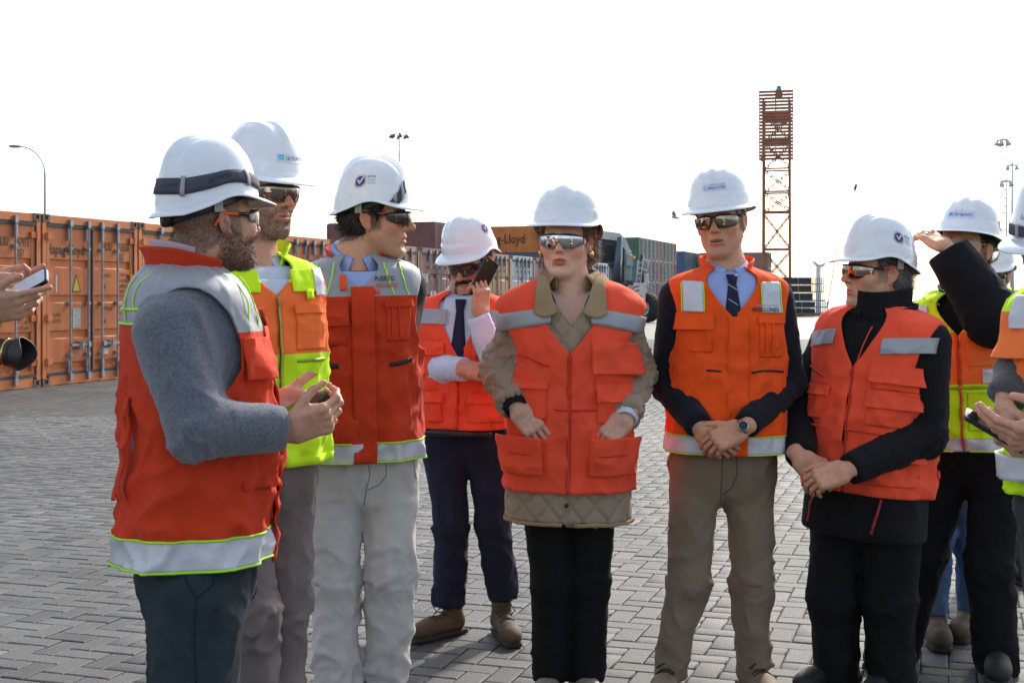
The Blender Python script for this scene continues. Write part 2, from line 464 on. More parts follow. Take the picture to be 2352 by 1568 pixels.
def container_body_mesh(L=CL, H=CH20, W=CW):
    b = MB()
    b.box(0, 0.09, 0, 0.12, 0.11, H - 0.11); b.box(W - 0.09, W, 0, 0.12, 0.11, H - 0.11)     # rear posts
    b.box(0.16, W - 0.16, 0.004, 0.12, H - 0.125, H - 0.006); b.box(0.16, W - 0.16, 0.004, 0.12, 0.004, 0.15)
    b.box(0, 0.1, L - 0.12, L, 0.11, H - 0.11); b.box(W - 0.1, W, L - 0.12, L, 0.11, H - 0.11)
    for x0 in (0.012, W - 0.07):
        b.box(x0, x0 + 0.058, 0.12, L - 0.12, 0.03, 0.16); b.box(x0, x0 + 0.058, 0.12, L - 0.12, H - 0.07, H - 0.012)
    b.box(0.02, W - 0.02, 0.12, L - 0.02, H - 0.03, H - 0.015)   # roof
    b.box(0.05, W - 0.05, 0.12, L - 0.05, 0.05, 0.12)            # floor
    V, Fc = corrugated(L - 0.24, H - 0.07, zlo=0.16)
    V = np.array(V)
    b.add(np.stack([0.045 + V[:, 1] * 0.9, L - 0.12 - V[:, 0], V[:, 2]], 1), Fc)      # left side bulges to -x
    b.add(np.stack([W - 0.045 - V[:, 1] * 0.9, 0.12 + V[:, 0], V[:, 2]], 1), Fc)
    V, Fc = corrugated(W - 0.2, H - 0.1, zlo=0.12); V = np.array(V)
    b.add(np.stack([W - 0.1 - V[:, 0], L - 0.04 - V[:, 1] * 0.9, V[:, 2]], 1), Fc)
    return b

def door_mesh(H=CH20):
    """one door leaf, hinge at x=0, width 1.12"""
    b = MB(); w = 1.115; z0, z1 = 0.16, H - 0.135
    prof = [(z0, 0.028)]
    for ga, gb in ((0.24, 0.34), (0.70, 0.83), (1.245, 1.375), (1.79, 1.92)):
        # flat proud panels between recessed strips under a sharp shadow line
        prof += [(ga, 0.028), (ga + 0.02, 0.060), (gb - 0.012, 0.060), (gb, 0.028)]
    prof += [(z1, 0.028)]
    xa, xb = 0.085, w - 0.075
    V = []
    for zz, y in prof: V += [(xa, y, zz), (xb, y, zz)]
    b.add(V, [(2*i, 2*i+1, 2*i+3, 2*i+2) for i in range(len(prof) - 1)])
    b.box(0, xa, 0.022, 0.075, z0, z1); b.box(xb, w, 0.022, 0.075, z0, z1)
    b.box(xa, xb, 0.062, 0.076, z0, z1)
    return b

def bar_mesh(H=CH20):
    b = MB(); 
    b.cyl((0, -0.028, 0.05), (0, -0.028, H - 0.05), 0.0175, 8)
    for z in (0.06, H - 0.16): b.box(-0.035, 0.035, -0.055, 0.002, z, z + 0.10); b.box(-0.05, 0.01, -0.03, 0.02, z + 0.11 if z < 1 else z - 0.2, z + 0.3 if z < 1 else z - 0.02)
    for z in (0.42, 1.22, H - 0.52): b.box(-0.05, 0.05, -0.034, 0.022, z, z + 0.045); b.box(-0.026, 0.026, -0.052, 0.0, z + 0.005, z + 0.04)
    return b

def handle_mesh():
    b = MB(); b.box(-0.03, 0.42, -0.062, -0.045, -0.018, 0.018); b.box(0.16, 0.25, -0.07, 0.02, -0.07, 0.05); b.box(0.36, 0.43, -0.075, -0.03, -0.04, 0.04)
    b.cyl((0.205, -0.075, -0.07), (0.205, -0.075, 0.07), 0.016, 6)
    return b

_body20 = container_body_mesh(); _bodyM = None
def data_of(mb, name, mats):
    o = mb.build(name, mats); d = o.data; bpy.data.objects.remove(o); return d
D_body = data_of(_body20, 'body', PAINT['orange'])
D_door = data_of(door_mesh(), 'door', PAINT['orange'])
D_bar = data_of(bar_mesh(), 'locking_bar', M_steel)
D_handle = data_of(handle_mesh(), 'door_handle', M_steel)
_g = MB(); _g.box(0.09, CW - 0.09, 0.012, 0.03, CH20 - 0.137, CH20 - 0.124); _g.box(0.09, CW - 0.09, -0.004, 0.03, CH20 - 0.185, CH20 - 0.135)
_g.box(0.09, CW - 0.09, -0.002, 0.03, 0.148, 0.19); _g.box(1.203, 1.235, 0.0, 0.06, 0.19, CH20 - 0.19); _g.box(0.085, 0.10, 0.0, 0.06, 0.19, CH20 - 0.19); _g.box(CW - 0.10, CW - 0.085, 0.0, 0.06, 0.19, CH20 - 0.19)
D_gasket = data_of(_g, 'gasket', M_rub)
_g = MB(); _g.box(-0.045, 0.12, -0.014, 0.018, 0, 0.09); _g.cyl((0.0, -0.012, -0.01), (0.0, -0.012, 0.10), 0.02, 8)
D_hinge = data_of(_g, 'hinge', PAINT['orange'])
def casting_data():
    b = MB(); W, D, H = 0.162, 0.178, 0.118
    # outer box with a recessed oval slot on the front
    b.box(0, W, 0.02, D, 0, H)
    ox = [(0, 0, 0), (W, 0, 0), (W, 0, H), (0, 0, H)]; ix = [(W*0.3, 0, H*0.28), (W*0.7, 0, H*0.28), (W*0.7, 0, H*0.8), (W*0.3, 0, H*0.8)]
    b.add(ox + ix, [(0, 1, 5, 4), (1, 2, 6, 5), (2, 3, 7, 6), (3, 0, 4, 7)])
    b.add([(0,0,0),(W,0,0),(W,0,H),(0,0,H),(0,0.02,0),(W,0.02,0),(W,0.02,H),(0,0.02,H)], [(0,4,5,1),(1,5,6,2),(2,6,7,3),(3,7,4,0)])
    return data_of(b, 'corner_casting', [M_rust])
D_cast = casting_data()

def part(name, data, parent, m=None, loc=(0, 0, 0), rot=(0, 0, 0), sc=None):
    o = bpy.data.objects.new(name, data); o.location = loc; o.rotation_euler = rot
    if sc is not None: o.scale = sc
    link(o, parent)
    if m is not None:
        o.material_slots[0].link = 'OBJECT'; o.material_slots[0].material = m
    return o

def door_container(loc, rz, colour, label, detail=2, brand='hl', number=('HLXU', '353550 1'), group=None, extra=True):
    t = empty('shipping_container', loc, rz); tag(t, label, 'container', group)
    m = PAINT[colour]
    part('body', D_body, t, m)
    for x in (-0.002, CW - 0.16):
        for z in (-0.002, CH20 - 0.116): part('corner_casting', D_cast, t, None, (x, -0.006, z))
    part('gasket', D_gasket, t)
    for side in (0, 1):
        if side == 0: dl = part('door', D_door, t, m, (0.098, 0, 0))
        else: dl = part('door', D_door, t, m, (CW - 0.098, 0, 0), sc=(-1, 1, 1))
        for x in ((0.542, 0.992) if side == 0 else (0.48, 0.895)):
            part('locking_bar', D_bar, dl, None, (x, 0.01, 0))
        if detail > 1:
            part('door_handle', D_handle, dl, None, (0.56 if side == 0 else 0.49, 0.0, 0.60))
            for z in (0.32, 0.98, 1.62, 2.22): part('hinge', D_hinge, dl, m, (0.0, 0.0, z))
        k = 1 if side == 0 else -1
        x0 = 0.098 if side == 0 else CW - 0.098
        def mp(x, z):
            # lettering coordinates are those of the container's rear face
            return lambda q: np.stack([(q[:, 0] + x - x0) * k, np.full(len(q), 0.0245), q[:, 1] + z], 1)
        if detail >= 1 and brand == 'hl':
            if side == 0:
                lettering('Hapag-Lloyd', mp(0.125, 2.00), 0.150, M_ink, dl, width=0.90, bold=True)
            else:
                lettering(number[0], mp(1.53, 2.09), 0.130, M_ink, dl, width=0.22, bold=True)
                lettering(number[1], mp(1.89, 2.09), 0.130, M_ink, dl, width=0.41, bold=True)
                lettering('22G1', mp(1.89, 1.935), 0.115, M_ink, dl, width=0.20, bold=True)
        if detail > 1 and side == 1 and brand == 'hl':
            for (s, x, z, w) in (('MAX GROSS', 1.48, 1.66, 0.26), ('32500 kg', 1.92, 1.68, 0.28), ('71650 lbs', 1.92, 1.58, 0.28), ('TARE', 1.48, 1.48, 0.12), ('2290 kg', 1.96, 1.49, 0.24), ('5050 lbs', 1.96, 1.40, 0.24),
                                 ('MAX PAYLOAD', 1.48, 1.13, 0.28), ('30210 kg', 1.92, 1.14, 0.28), ('66600 lbs', 1.92, 1.05, 0.28), ('CUBE', 1.48, 0.92, 0.12), ('33.2 m', 1.96, 0.95, 0.2), ('1172 cuft', 1.94, 0.86, 0.26)):
                lettering(s, mp(x, z), 0.055, M_ink, dl, width=w)
        if detail > 1 and side == 0 and extra:
            # warning triangle, chalk figure, data plate
            tri = mesh_np('warning_sign', [((0.725-x0), 0.0243, 1.42), ((0.955-x0), 0.0243, 1.42), ((0.84-x0), 0.0243, 1.70)], [(0, 1, 2)], M_ink, dl, False)
            mesh_np('warning_sign', [((0.752-x0), 0.0236, 1.437), ((0.928-x0), 0.0236, 1.437), ((0.84-x0), 0.0236, 1.66)], [(0, 1, 2)], mat('sign_yellow', (0.62, 0.42, 0.04), 0.6), dl, False)
            lettering('I', mp(0.34, 1.42), 0.26, M_inkw, dl, width=0.03)
            b = MB(); b.box(0.74-x0, 0.94-x0, 0.018, 0.0265, 0.86, 1.17); b.build('data_plate', mat('plate_grey', (0.33, 0.34, 0.32), 0.5, 0.3, var=0.25, vscale=30), dl)
            lettering('CAUTION', mp(0.26, 1.04), 0.05, M_rust, dl, width=0.2); lettering('NOTICE', mp(0.26, 0.95), 0.05, M_rust, dl, width=0.2)
        if detail > 1 and side == 1 and extra:
            b = MB(); b.box((1.66-x0)*-1, (1.54-x0)*-1, 0.018, 0.0265, 0.42, 0.52); b.build('sticker', mat('sticker_white', (0.6, 0.62, 0.64), 0.5), dl)
        if brand == 'tex' and side == 0:
            lettering('tex', mp(0.13, 1.68), 0.36, M_inkw, dl, width=0.50, bold=True)
            for x, z in ((0.75, 1.30), (1.0, 1.30), (0.75, 0.95)):
                b = MB(); b.box(x-x0, x+0.16-x0, 0.02, 0.0265, z, z+0.16); b.build('sticker', M_inkw, dl)
    return t

ROWB = np.array([-7.05, 19.83, 0.0]); RZ = math.pi / 2 - GA
seq = ['orange', 'orange', 'orange2', 'orange', 'orange', 'orange2', 'tan', 'maroon', 'slate', 'tan', 'grey', 'maroon', 'tan', 'grey', 'white']
nums = ['347973 2', '353550 1', '341208 5', '362774 9', '350916 3', '344081 7', '', '', '', '']
place = ['orange container at the left edge, behind the phone and the camera lens', 'orange container with a yellow warning triangle on its left door',
         'orange container behind the man in the grey knitted sweater', 'orange container hidden behind the grey sweater man\'s head',
         'orange container hidden behind the bearded tall man\'s face', 'orange container right of the bearded tall man\'s collar',
         'tan container behind the neck of the man in cream trousers', 'maroon container with white letters beside the phone man\'s helmet',
         'slate container hidden behind the phone man\'s helmet', 'tan container hidden behind the phone man\'s face', 'pale grey container right behind the phone at the ear',
         'maroon container with white letters left of the woman\'s chin', 'tan container behind the woman\'s chin', 'grey container behind the woman\'s neck',
         'white container at the far end of the row beside the reach stacker']
for k, c in enumerate(seq):
    d = 2 if k < 6 else (1 if k < 12 else 0)
    door_container(tuple(ROWB + E2 * 2.487 * (k - 1) + np.array([0, 0, 0.004])), RZ, c, place[k], detail=d,
                   brand='hl' if k < 6 else ('tex' if c == 'maroon' else ''), number=('HLXU', nums[k] if k < 6 else ''), group='first row of containers')

# containers further back: long sides and stacks
def far_body(L, H, W=CW):
    return container_body_mesh(L, H, W)
D_far40 = data_of(far_body(12.19, 2.9), 'body', PAINT['brown'])
D_far_door = None
def far_door_data(H=2.9):
    b = MB(); b.box(0.1, CW - 0.1, 0.02, 0.08, 0.16, H - 0.14, 0)
    for x in (0.5, 0.95, 1.49, 1.94): b.cyl((x, 0.0, 0.06), (x, 0.0, H - 0.06), 0.022, 6, m=1)
    b.box(1.2, 1.24, 0.01, 0.03, 0.16, H - 0.14, 2)
    for z in (0.7, 1.3, 1.9, 2.4): b.box(0.12, CW - 0.12, 0.014, 0.03, z, z + 0.03, 2)
    return data_of(b, 'door', [PAINT['brown'], M_steel, M_rub])
D_fdoor = far_door_data()
def far_container(loc, rz, colour, label, group):
    t = empty('shipping_container', loc, rz); tag(t, label, 'container', group)
    part('body', D_far40, t, PAINT[colour]); part('door', D_fdoor, t, PAINT[colour])
    return t
def stack_row(px, Z, cols, tiers, colours, words, group):
    """corner of a stacked row seen at column px, distance Z; doors face the paving's right-hand side"""
    o = P(px, HOR, Z); o[2] = 0.0
    i = 0
    for c in range(cols):
        for t in range(tiers):
            col = colours[(c * tiers + t) % len(colours)]
            far_container(tuple(o + E2 * 2.49 * c + np.array([0, 0, 2.905 * t + 0.005])), RZ, col,
                          '%s, %s tier, %s column' % (words, ('bottom', 'middle', 'top')[t], ('first', 'second', 'third', 'fourth', 'fifth', 'sixth', 'seventh', 'eighth', 'ninth', 'tenth')[c]), group)
stack_row(1468, 171, 10, 3, ['rose', 'teal', 'green', 'brown', 'teal', 'slate', 'slate', 'rose', 'teal', 'teal', 'blue', 'slate', 'maroon', 'rose', 'rose', 'slate', 'maroon', 'teal', 'rose', 'teal', 'maroon', 'maroon', 'slate', 'teal', 'brown', 'rose', 'slate', 'rose', 'maroon', 'rose'],
          'tall green-fronted stack by the reach stacker', 'containers of the tall stack')
stack_row(1573, 228, 6, 3, ['blue', 'blue', 'blue', 'slate', 'blue', 'blue', 'teal', 'slate', 'teal', 'teal', 'teal', 'green', 'maroon', 'rose', 'rose'],
          'blue-fronted container stack left of the tie man', 'containers of the blue stack')
stack_row(1764, 233, 2, 3, ['maroon', 'rose', 'rose', 'slate', 'slate', 'slate'], 'red container stack behind the beacon tower', 'containers of the red stack')
stack_row(1000, 134, 2, 3, ['brown', 'brown', 'maroon'], 'brown container stack left of the phone man', 'containers of the brown stack')
stack_row(1262, 142, 1, 3, ['slate', 'blue', 'orange2'], 'long-sided container stack left of the woman', 'containers of the orange stack')
# name on the long side of the orange one
_o = P(1262, HOR, 142); _o[2] = 0
_t = [o for o in bpy.data.objects if o.get('label', '').startswith('long-sided') and 'top tier' in o['label']][0]
lettering('Hapag-Lloyd', lambda q: np.stack([np.full(len(q), 0.006), 8.2 - q[:, 0], q[:, 1] + 1.05], 1), 0.95, M_ink, _t, width=5.4, bold=True)
# ------------------------------------------------------------------ beacon tower with slatted day mark
M_tower = mat('tower_red_oxide', (0.30, 0.115, 0.065), 0.7, var=0.3, vscale=1.5, dirt=(0.11, 0.055, 0.035), dscale=1.2)
def build_tower():
    Z = 96.0; base = P(1784, HOR, Z); base[2] = 0
    t = empty('beacon_tower', tuple(base)); tag(t, 'tall rust red lattice tower with slatted panel and green lamp behind the tie man', 'tower')
    s = Z / FPX
    top = CAMH + (HOR - 212) * s; hw = 0.95
    pb = CAMH + (HOR - 372) * s
    ang = R(-14); ca, sa = math.cos(ang), math.sin(ang)
    def rot(x, y, z): return (x * ca - y * sa, x * sa + y * ca, z)
    cs = [(-hw, -hw), (hw, -hw), (hw, hw), (-hw, hw)]
    for (x, y) in cs:
        b = MB(); r = 0.075
        b.cyl(rot(x, y, 0), rot(x * 0.96, y * 0.96, top - 0.6), r, 6); b.build('leg', M_tower, t)
    levels = [0, 2.2, 4.6, 7.3, 8.75, 10.4, 12.4, 14.4]
    for i in range(len(levels) - 1):
        z0, z1 = levels[i], levels[i + 1]
        for j in range(4):
            (x0, y0), (x1, y1) = cs[j], cs[(j + 1) % 4]
            b = MB(); b.cyl(rot(x0, y0, z1), rot(x1, y1, z1), 0.07, 5); b.build('cross_beam', M_tower, t)
            b = MB()
            d = np.array(rot(x1, y1, z0)) - np.array(rot(x0, y0, z1))
            for o in (0.0, 0.16):
                b.cyl(np.array(rot(x0, y0, z1 - o)), np.array(rot(x1, y1, z0 + 0.16 - o)), 0.042, 5)
            n = 6
            for q in range(1, n):
                a0 = np.array(rot(x0, y0, z1)) + (np.array(rot(x1, y1, z0 + 0.16)) - np.array(rot(x0, y0, z1))) * q / n
                b.cyl(a0, a0 - np.array([0, 0, 0.16]), 0.03, 4)
            b.build('brace', M_tower, t)
    # day mark: horizontal slats on a frame, facing the camera
    pw = 1.19; n = 21
    for i in range(n):
        z = pb + (top - pb) * (i + 0.5) / n
        b = MB(); v0 = rot(-pw, -hw - 0.12, z); v1 = rot(pw, -hw - 0.12, z)
        h = (top - pb) / n * 0.40
        b.add([rot(-pw, -hw - 0.17, z - h), rot(pw, -hw - 0.17, z - h), rot(pw, -hw - 0.17, z + h), rot(-pw, -hw - 0.17, z + h),
               rot(-pw, -hw - 0.11, z - h), rot(pw, -hw - 0.11, z - h), rot(pw, -hw - 0.11, z + h), rot(-pw, -hw - 0.11, z + h)],
              [(0, 1, 2, 3), (7, 6, 5, 4), (0, 4, 5, 1), (3, 2, 6, 7), (0, 3, 7, 4), (1, 5, 6, 2)])
        b.build('slat', M_tower, t)
    for x in (-pw, -0.02, pw):
        b = MB(); b.cyl(rot(x, -hw - 0.07, pb - 0.1), rot(x, -hw - 0.07, top + 0.1), 0.035, 5); b.build('panel_post', M_tower, t)
    b = MB(); b.box(-0.9, 0.9, -0.9, 0.9, pb + 2.9, pb + 3.0); b.build('platform', M_tower, t)
    b = MB(); b.cyl((0.17, 0, top - 0.5), (0.17, 0, top + 0.12), 0.26, 10); b.build('lamp_base', M_tower, t)
    b = MB(); b.lathe((0.17, 0, top + 0.12), (0, 0, 1), [(0, 0.2), (0.28, 0.19), (0.36, 0.1), (0.4, 0.0)], 12); b.build('lamp', mat('lamp_green', (0.03, 0.30, 0.22), 0.2, coat=0.5), t, True)
    b = MB(); b.box(-1.35, -1.05, -1.2, -0.9, 10.9, 11.4); b.build('junction_box', M_tower, t)
build_tower()

M_pole = mat('pole_grey', (0.30, 0.31, 0.32), 0.5, 0.4, var=0.1)
def high_mast(px, py_top, Z, label, ring=1.5, n=8, lattice=False, pale=False):
    M_pole = mat('mast_haze_pale', (0.62, 0.64, 0.64), 0.6) if pale else MATS['pole_grey']; M_hs = mat('mast_haze_pale', (0.62, 0.64, 0.64), 0.6) if pale else mat('lamp_housing', (0.10, 0.10, 0.105), 0.5)  # pale masts: haze fade put into the colour, paler than bare steel
    b0 = P(px, HOR, Z); b0[2] = 0; top = CAMH + (HOR - py_top) * Z / FPX
    t = empty('light_mast', tuple(b0)); tag(t, label, 'light mast')
    if not lattice:
        b = MB(); b.cyl((0, 0, 0), (0, 0, top), 0.32, 8, 0.14); b.build('pole', M_pole, t, True)
    else:
        for i in range(3):
            a = 2 * math.pi * i / 3; b = MB(); b.cyl((0.5 * math.cos(a), 0.5 * math.sin(a), 0), (0.35 * math.cos(a), 0.35 * math.sin(a), top), 0.06, 5); b.build('leg', M_pole, t)
        b = MB(); z = 0.0; k = 0
        while z < top - 1.0:
            for i in range(3):
                a0, a1 = 2 * math.pi * i / 3, 2 * math.pi * (i + 1) / 3
                b.cyl((0.45 * math.cos(a0), 0.45 * math.sin(a0), z), (0.45 * math.cos(a1), 0.45 * math.sin(a1), z + 1.0), 0.025, 4)
            z += 1.0
        o = b.build('bracing', M_pole, t); o['kind'] = 'stuff'
    b = MB(); pts = [(ring * math.cos(2*math.pi*i/16), ring * math.sin(2*math.pi*i/16), top - 0.5) for i in range(17)]; b.tube(pts, 0.07, 5)
    for i in range(4): a = math.pi * i / 2; b.cyl((0, 0, top - 0.3), (ring * math.cos(a), ring * math.sin(a), top - 0.5), 0.05, 4)
    b.build('lamp_ring', M_pole, t)
    for i in range(n):
        a = 2 * math.pi * (i + 0.3) / n; x, y = ring * math.cos(a), ring * math.sin(a)
        b = MB(); b.lathe((x, y, top - 0.45), (0.3*math.cos(a), 0.3*math.sin(a), -1), [(0, 0.10), (0.25, 0.16), (0.7, 0.33), (0.72, 0.0)], 8); b.build('floodlight', M_hs, t, True)
high_mast(917, 303, 235, 'tall lamp mast with a ring of floodlights above the profile man', 1.45, 8)
high_mast(2304, 312, 150, 'thin lattice mast at the far right behind the raised arm man', 0.55, 5, True, True)
high_mast(2325, 372, 190, 'short pale mast with a round head at the far right', 0.7, 4, False, True)
high_mast(2312, 408, 170, 'lattice mast with two lamp heads right of the ultraport helmet', 0.7, 4, True, True)

def street_lamp():
    Z = 95.0; b0 = P(103, HOR, Z); b0[2] = 0; s = Z / FPX
    t = empty('street_lamp', tuple(b0)); tag(t, 'slender curved street lamp behind the orange containers at left', 'street lamp')
    h1 = CAMH + (HOR - 400) * s; h2 = CAMH + (HOR - 337) * s; L = (103 - 45) * s
    pts = [(0, 0, 0), (0, 0, h1 * 0.5), (0, 0, h1)]
    for i in range(1, 9):
        a = i / 8 * math.pi / 2; pts.append((-L * (1 - math.cos(a)), 0, h1 + (h2 - h1) * math.sin(a)))
    b = MB(); b.tube(pts, [0.13, 0.10, 0.075] + [0.05] * 8, 8); b.build('pole', M_pole, t, True)
    b = MB(); b.lathe((-L + 0.1, 0, h2), (-1, 0, 0.04), [(0, 0.05), (0.15, 0.11), (0.6, 0.13), (0.85, 0.08), (0.9, 0)], 10); b.build('lamp_head', mat('lamp_housing2', (0.25, 0.26, 0.27), 0.5), t, True)
street_lamp()

# ------------------------------------------------------------------ reach stacker
def reach_stacker():
    Z = 65.0; s = Z / FPX
    b0 = P(1450, HOR, Z); b0[2] = 0
    t = empty('reach_stacker', tuple(b0)); tag(t, 'white and grey reach stacker parked between the woman and the tie man', 'vehicle')
    def X(px): return (px - 1450) * s
    def H(py): return CAMH + (HOR - py) * s
    Mw = mat('machine_white', (0.55, 0.54, 0.50), 0.45, var=0.12, vscale=2, dirt=(0.25, 0.23, 0.2), dscale=2.5)
    Mg = mat('machine_grey', (0.30, 0.33, 0.33), 0.45, var=0.12, vscale=2, dirt=(0.14, 0.13, 0.12), dscale=2.5)
    Md = mat('machine_dark', (0.03, 0.035, 0.045), 0.5, var=0.2)
    Mt = mat('tyre_rubber', (0.022, 0.022, 0.023), 0.9, var=0.2, bump=0.004, bscale=25)
    Mbl = mat('machine_bluegrey', (0.075, 0.105, 0.14), 0.45, 0.2)
    def wheel(cx, cy, r, w, yaw=0.0):
        ax = (math.sin(yaw), -math.cos(yaw), 0)
        b = MB(); b.lathe((cx, cy, r), ax, [(-w/2, r*0.55), (-w/2, r*0.9), (-w/2*0.8, r), (w/2*0.8, r), (w/2, r*0.9), (w/2, r*0.55)], 28)
        wo = b.build('wheel', Mt, t, True)
        for i in range(24):
            a = 2*math.pi*i/24; ca, sa = math.cos(a), math.sin(a)
            d = np.array(ax); u = np.array([-ax[1], ax[0], 0])
            p0 = np.array([cx, cy, r]) + r*0.985*(ca*u + np.array([0,0,sa])) + d*w*0.45
            p1 = np.array([cx, cy, r]) + r*0.985*(math.cos(a+0.13)*u + np.array([0,0,math.sin(a+0.13)])) - d*w*0.1
            q = MB(); q.cyl(p0, p1, 0.045, 4); q.build('tread_block', Mt, wo)
        b = MB(); b.lathe(np.array([cx, cy, r]) + np.array(ax) * w * 0.35, ax, [(0, r*0.57), (0.03, r*0.5), (-0.12, r*0.42), (-0.12, r*0.2), (0.06, r*0.16), (0.07, 0)], 20); b.build('rim', Mw, wo, True)
    wheel(X(1487), -0.2, 0.71, 0.5, R(-55)); wheel(X(1470), 2.4, 0.71, 0.5, R(-55)); wheel(X(1375), 2.9, 0.8, 0.6, R(-20)); wheel(X(1385), 0.6, 0.8, 0.6, R(-20))
    b = MB(); b.box(X(1440), X(1484), -0.3, 2.4, H(692), H(655)); b.build('chassis', Mw, t, bevel=0.03)
    b = MB(); b.box(X(1453), X(1480), -0.7, -0.32, H(692), H(650)); b.build('rear_counterweight', Mw, t, bevel=0.05)
    b = MB(); b.box(X(1463), X(1470), -0.73, -0.69, H(687), H(679)); b.build('tow_hole', Md, t)
    b = MB(); b.box(X(1462), X(1476), -0.5, 0.3, H(708), H(693)); b.build('steering_axle', Mw, t, bevel=0.05)
    b = MB(); b.box(X(1407), X(1436), -0.6, 1.6, H(694), H(649)); b.build('engine_cover', Md, t, bevel=0.04)
    b = MB(); b.box(X(1372), X(1454), 0.3, 2.0, H(716), H(690)); b.build('frame', Md, t, bevel=0.03)
    b = MB(); b.box(X(1434), X(1451), 0.1, 1.7, H(652), H(575)); b.build('mast', Mg, t, bevel=0.05)
    b = MB(); b.box(X(1437), X(1452), -0.2, 0.1, H(612), H(585)); b.build('boom_hinge', Mg, t, bevel=0.05)
    prof = [(1378, 548), (1378, 529), (1424, 535), (1438, 549), (1447, 573), (1454, 590), (1446, 598), (1436, 575), (1426, 556), (1412, 552)]
    b = MB(); V = [(X(a), 0.0, H(c)) for a, c in prof] + [(X(a), 1.3, H(c)) for a, c in prof]; n = len(prof)
    b.add(V, [tuple(range(n)), tuple(range(2*n-1, n-1, -1))] + [(i, n+i, n+(i+1) % n, (i+1) % n) for i in range(n)])
    b.build('boom', Mw, t)
    b = MB(); b.cyl((X(1423), -0.3, H(545)), (X(1411), -0.3, H(648)), 0.14, 12); b.build('lift_cylinder', Mbl, t, True)
    b = MB(); b.cyl((X(1427), -0.25, H(560)), (X(1424), -0.25, H(650)), 0.06, 8); b.build('hydraulic_rod', mat('chrome_rod', (0.5, 0.5, 0.5), 0.25, 0.8), t, True)
    b = MB(); b.box(X(1380), X(1417), 0.1, 2.0, H(612), H(550)); b.build('cab', Md, t, bevel=0.06)
    b = MB(); b.box(X(1405), X(1436), 0.2, 1.2, H(650), H(556)); b.build('hose_bundle', Md, t, bevel=0.06)
    b = MB(); b.box(X(1386), X(1410), 0.06, 0.095, H(600), H(564)); b.build('cab_window', mat('cab_glass', (0.012, 0.016, 0.018), 0.35, spec=0.2), t)
    for px in (1459, 1469):
        b = MB(); b.cyl((X(px), -0.5, H(650)), (X(px + 5), -0.5, H(597)), 0.035, 6); b.build('ladder_rail', Mw, t, True)
    for i in range(4):
        py = 640 - i * 12; b = MB(); b.cyl((X(1460 + i), -0.5, H(py)), (X(1470 + i), -0.5, H(py)), 0.03, 6); b.build('rung', Mw, t, True)
    b = MB(); b.tube([(X(1474), -0.5, H(595)), (X(1486), -0.45, H(600)), (X(1487), -0.45, H(630))], 0.03, 6); b.build('handrail', Mw, t, True)
    b = MB(); b.tube([(X(1474), -0.5, H(618)), (X(1486), -0.45, H(622))], 0.03, 6); b.build('handrail', Mw, t, True)
    b = MB(); b.cyl((X(1473), -0.2, H(655)), (X(1473), -0.2, H(586)), 0.11, 12); b.build('exhaust', Md, t, True)
    b = MB(); b.box(X(1480), X(1489), -0.3, 1.2, H(662), H(630)); b.build('side_box', Mw, t, bevel=0.03)
    b = MB(); b.lathe((X(1455), -0.2, H(595)), (0, 0, 1), [(0, 0.08), (0.1, 0.08), (0.14, 0)], 10); b.build('beacon', mat('beacon_amber', (0.8, 0.3, 0.02), 0.3), t, True)
    for i, m in enumerate(('stripe_red', 'stripe_white', 'stripe_red', 'stripe_white')):
        b = MB(); z0 = H(672) + i * 0.10
        b.add([(X(1453), -0.71, z0), (X(1465), -0.71, z0 + 0.09), (X(1465), -0.71, z0 + 0.17), (X(1453), -0.71, z0 + 0.08)], [(0, 1, 2, 3)])
        b.build('warning_stripe', mat(m, (0.45, 0.04, 0.05) if 'red' in m else (0.6, 0.6, 0.62), 0.5), t)
    b = MB(); b.box(X(1437), X(1453), -0.25, 0.15, H(673), H(644)); b.build('hose_block', Md, t, bevel=0.02)
reach_stacker()

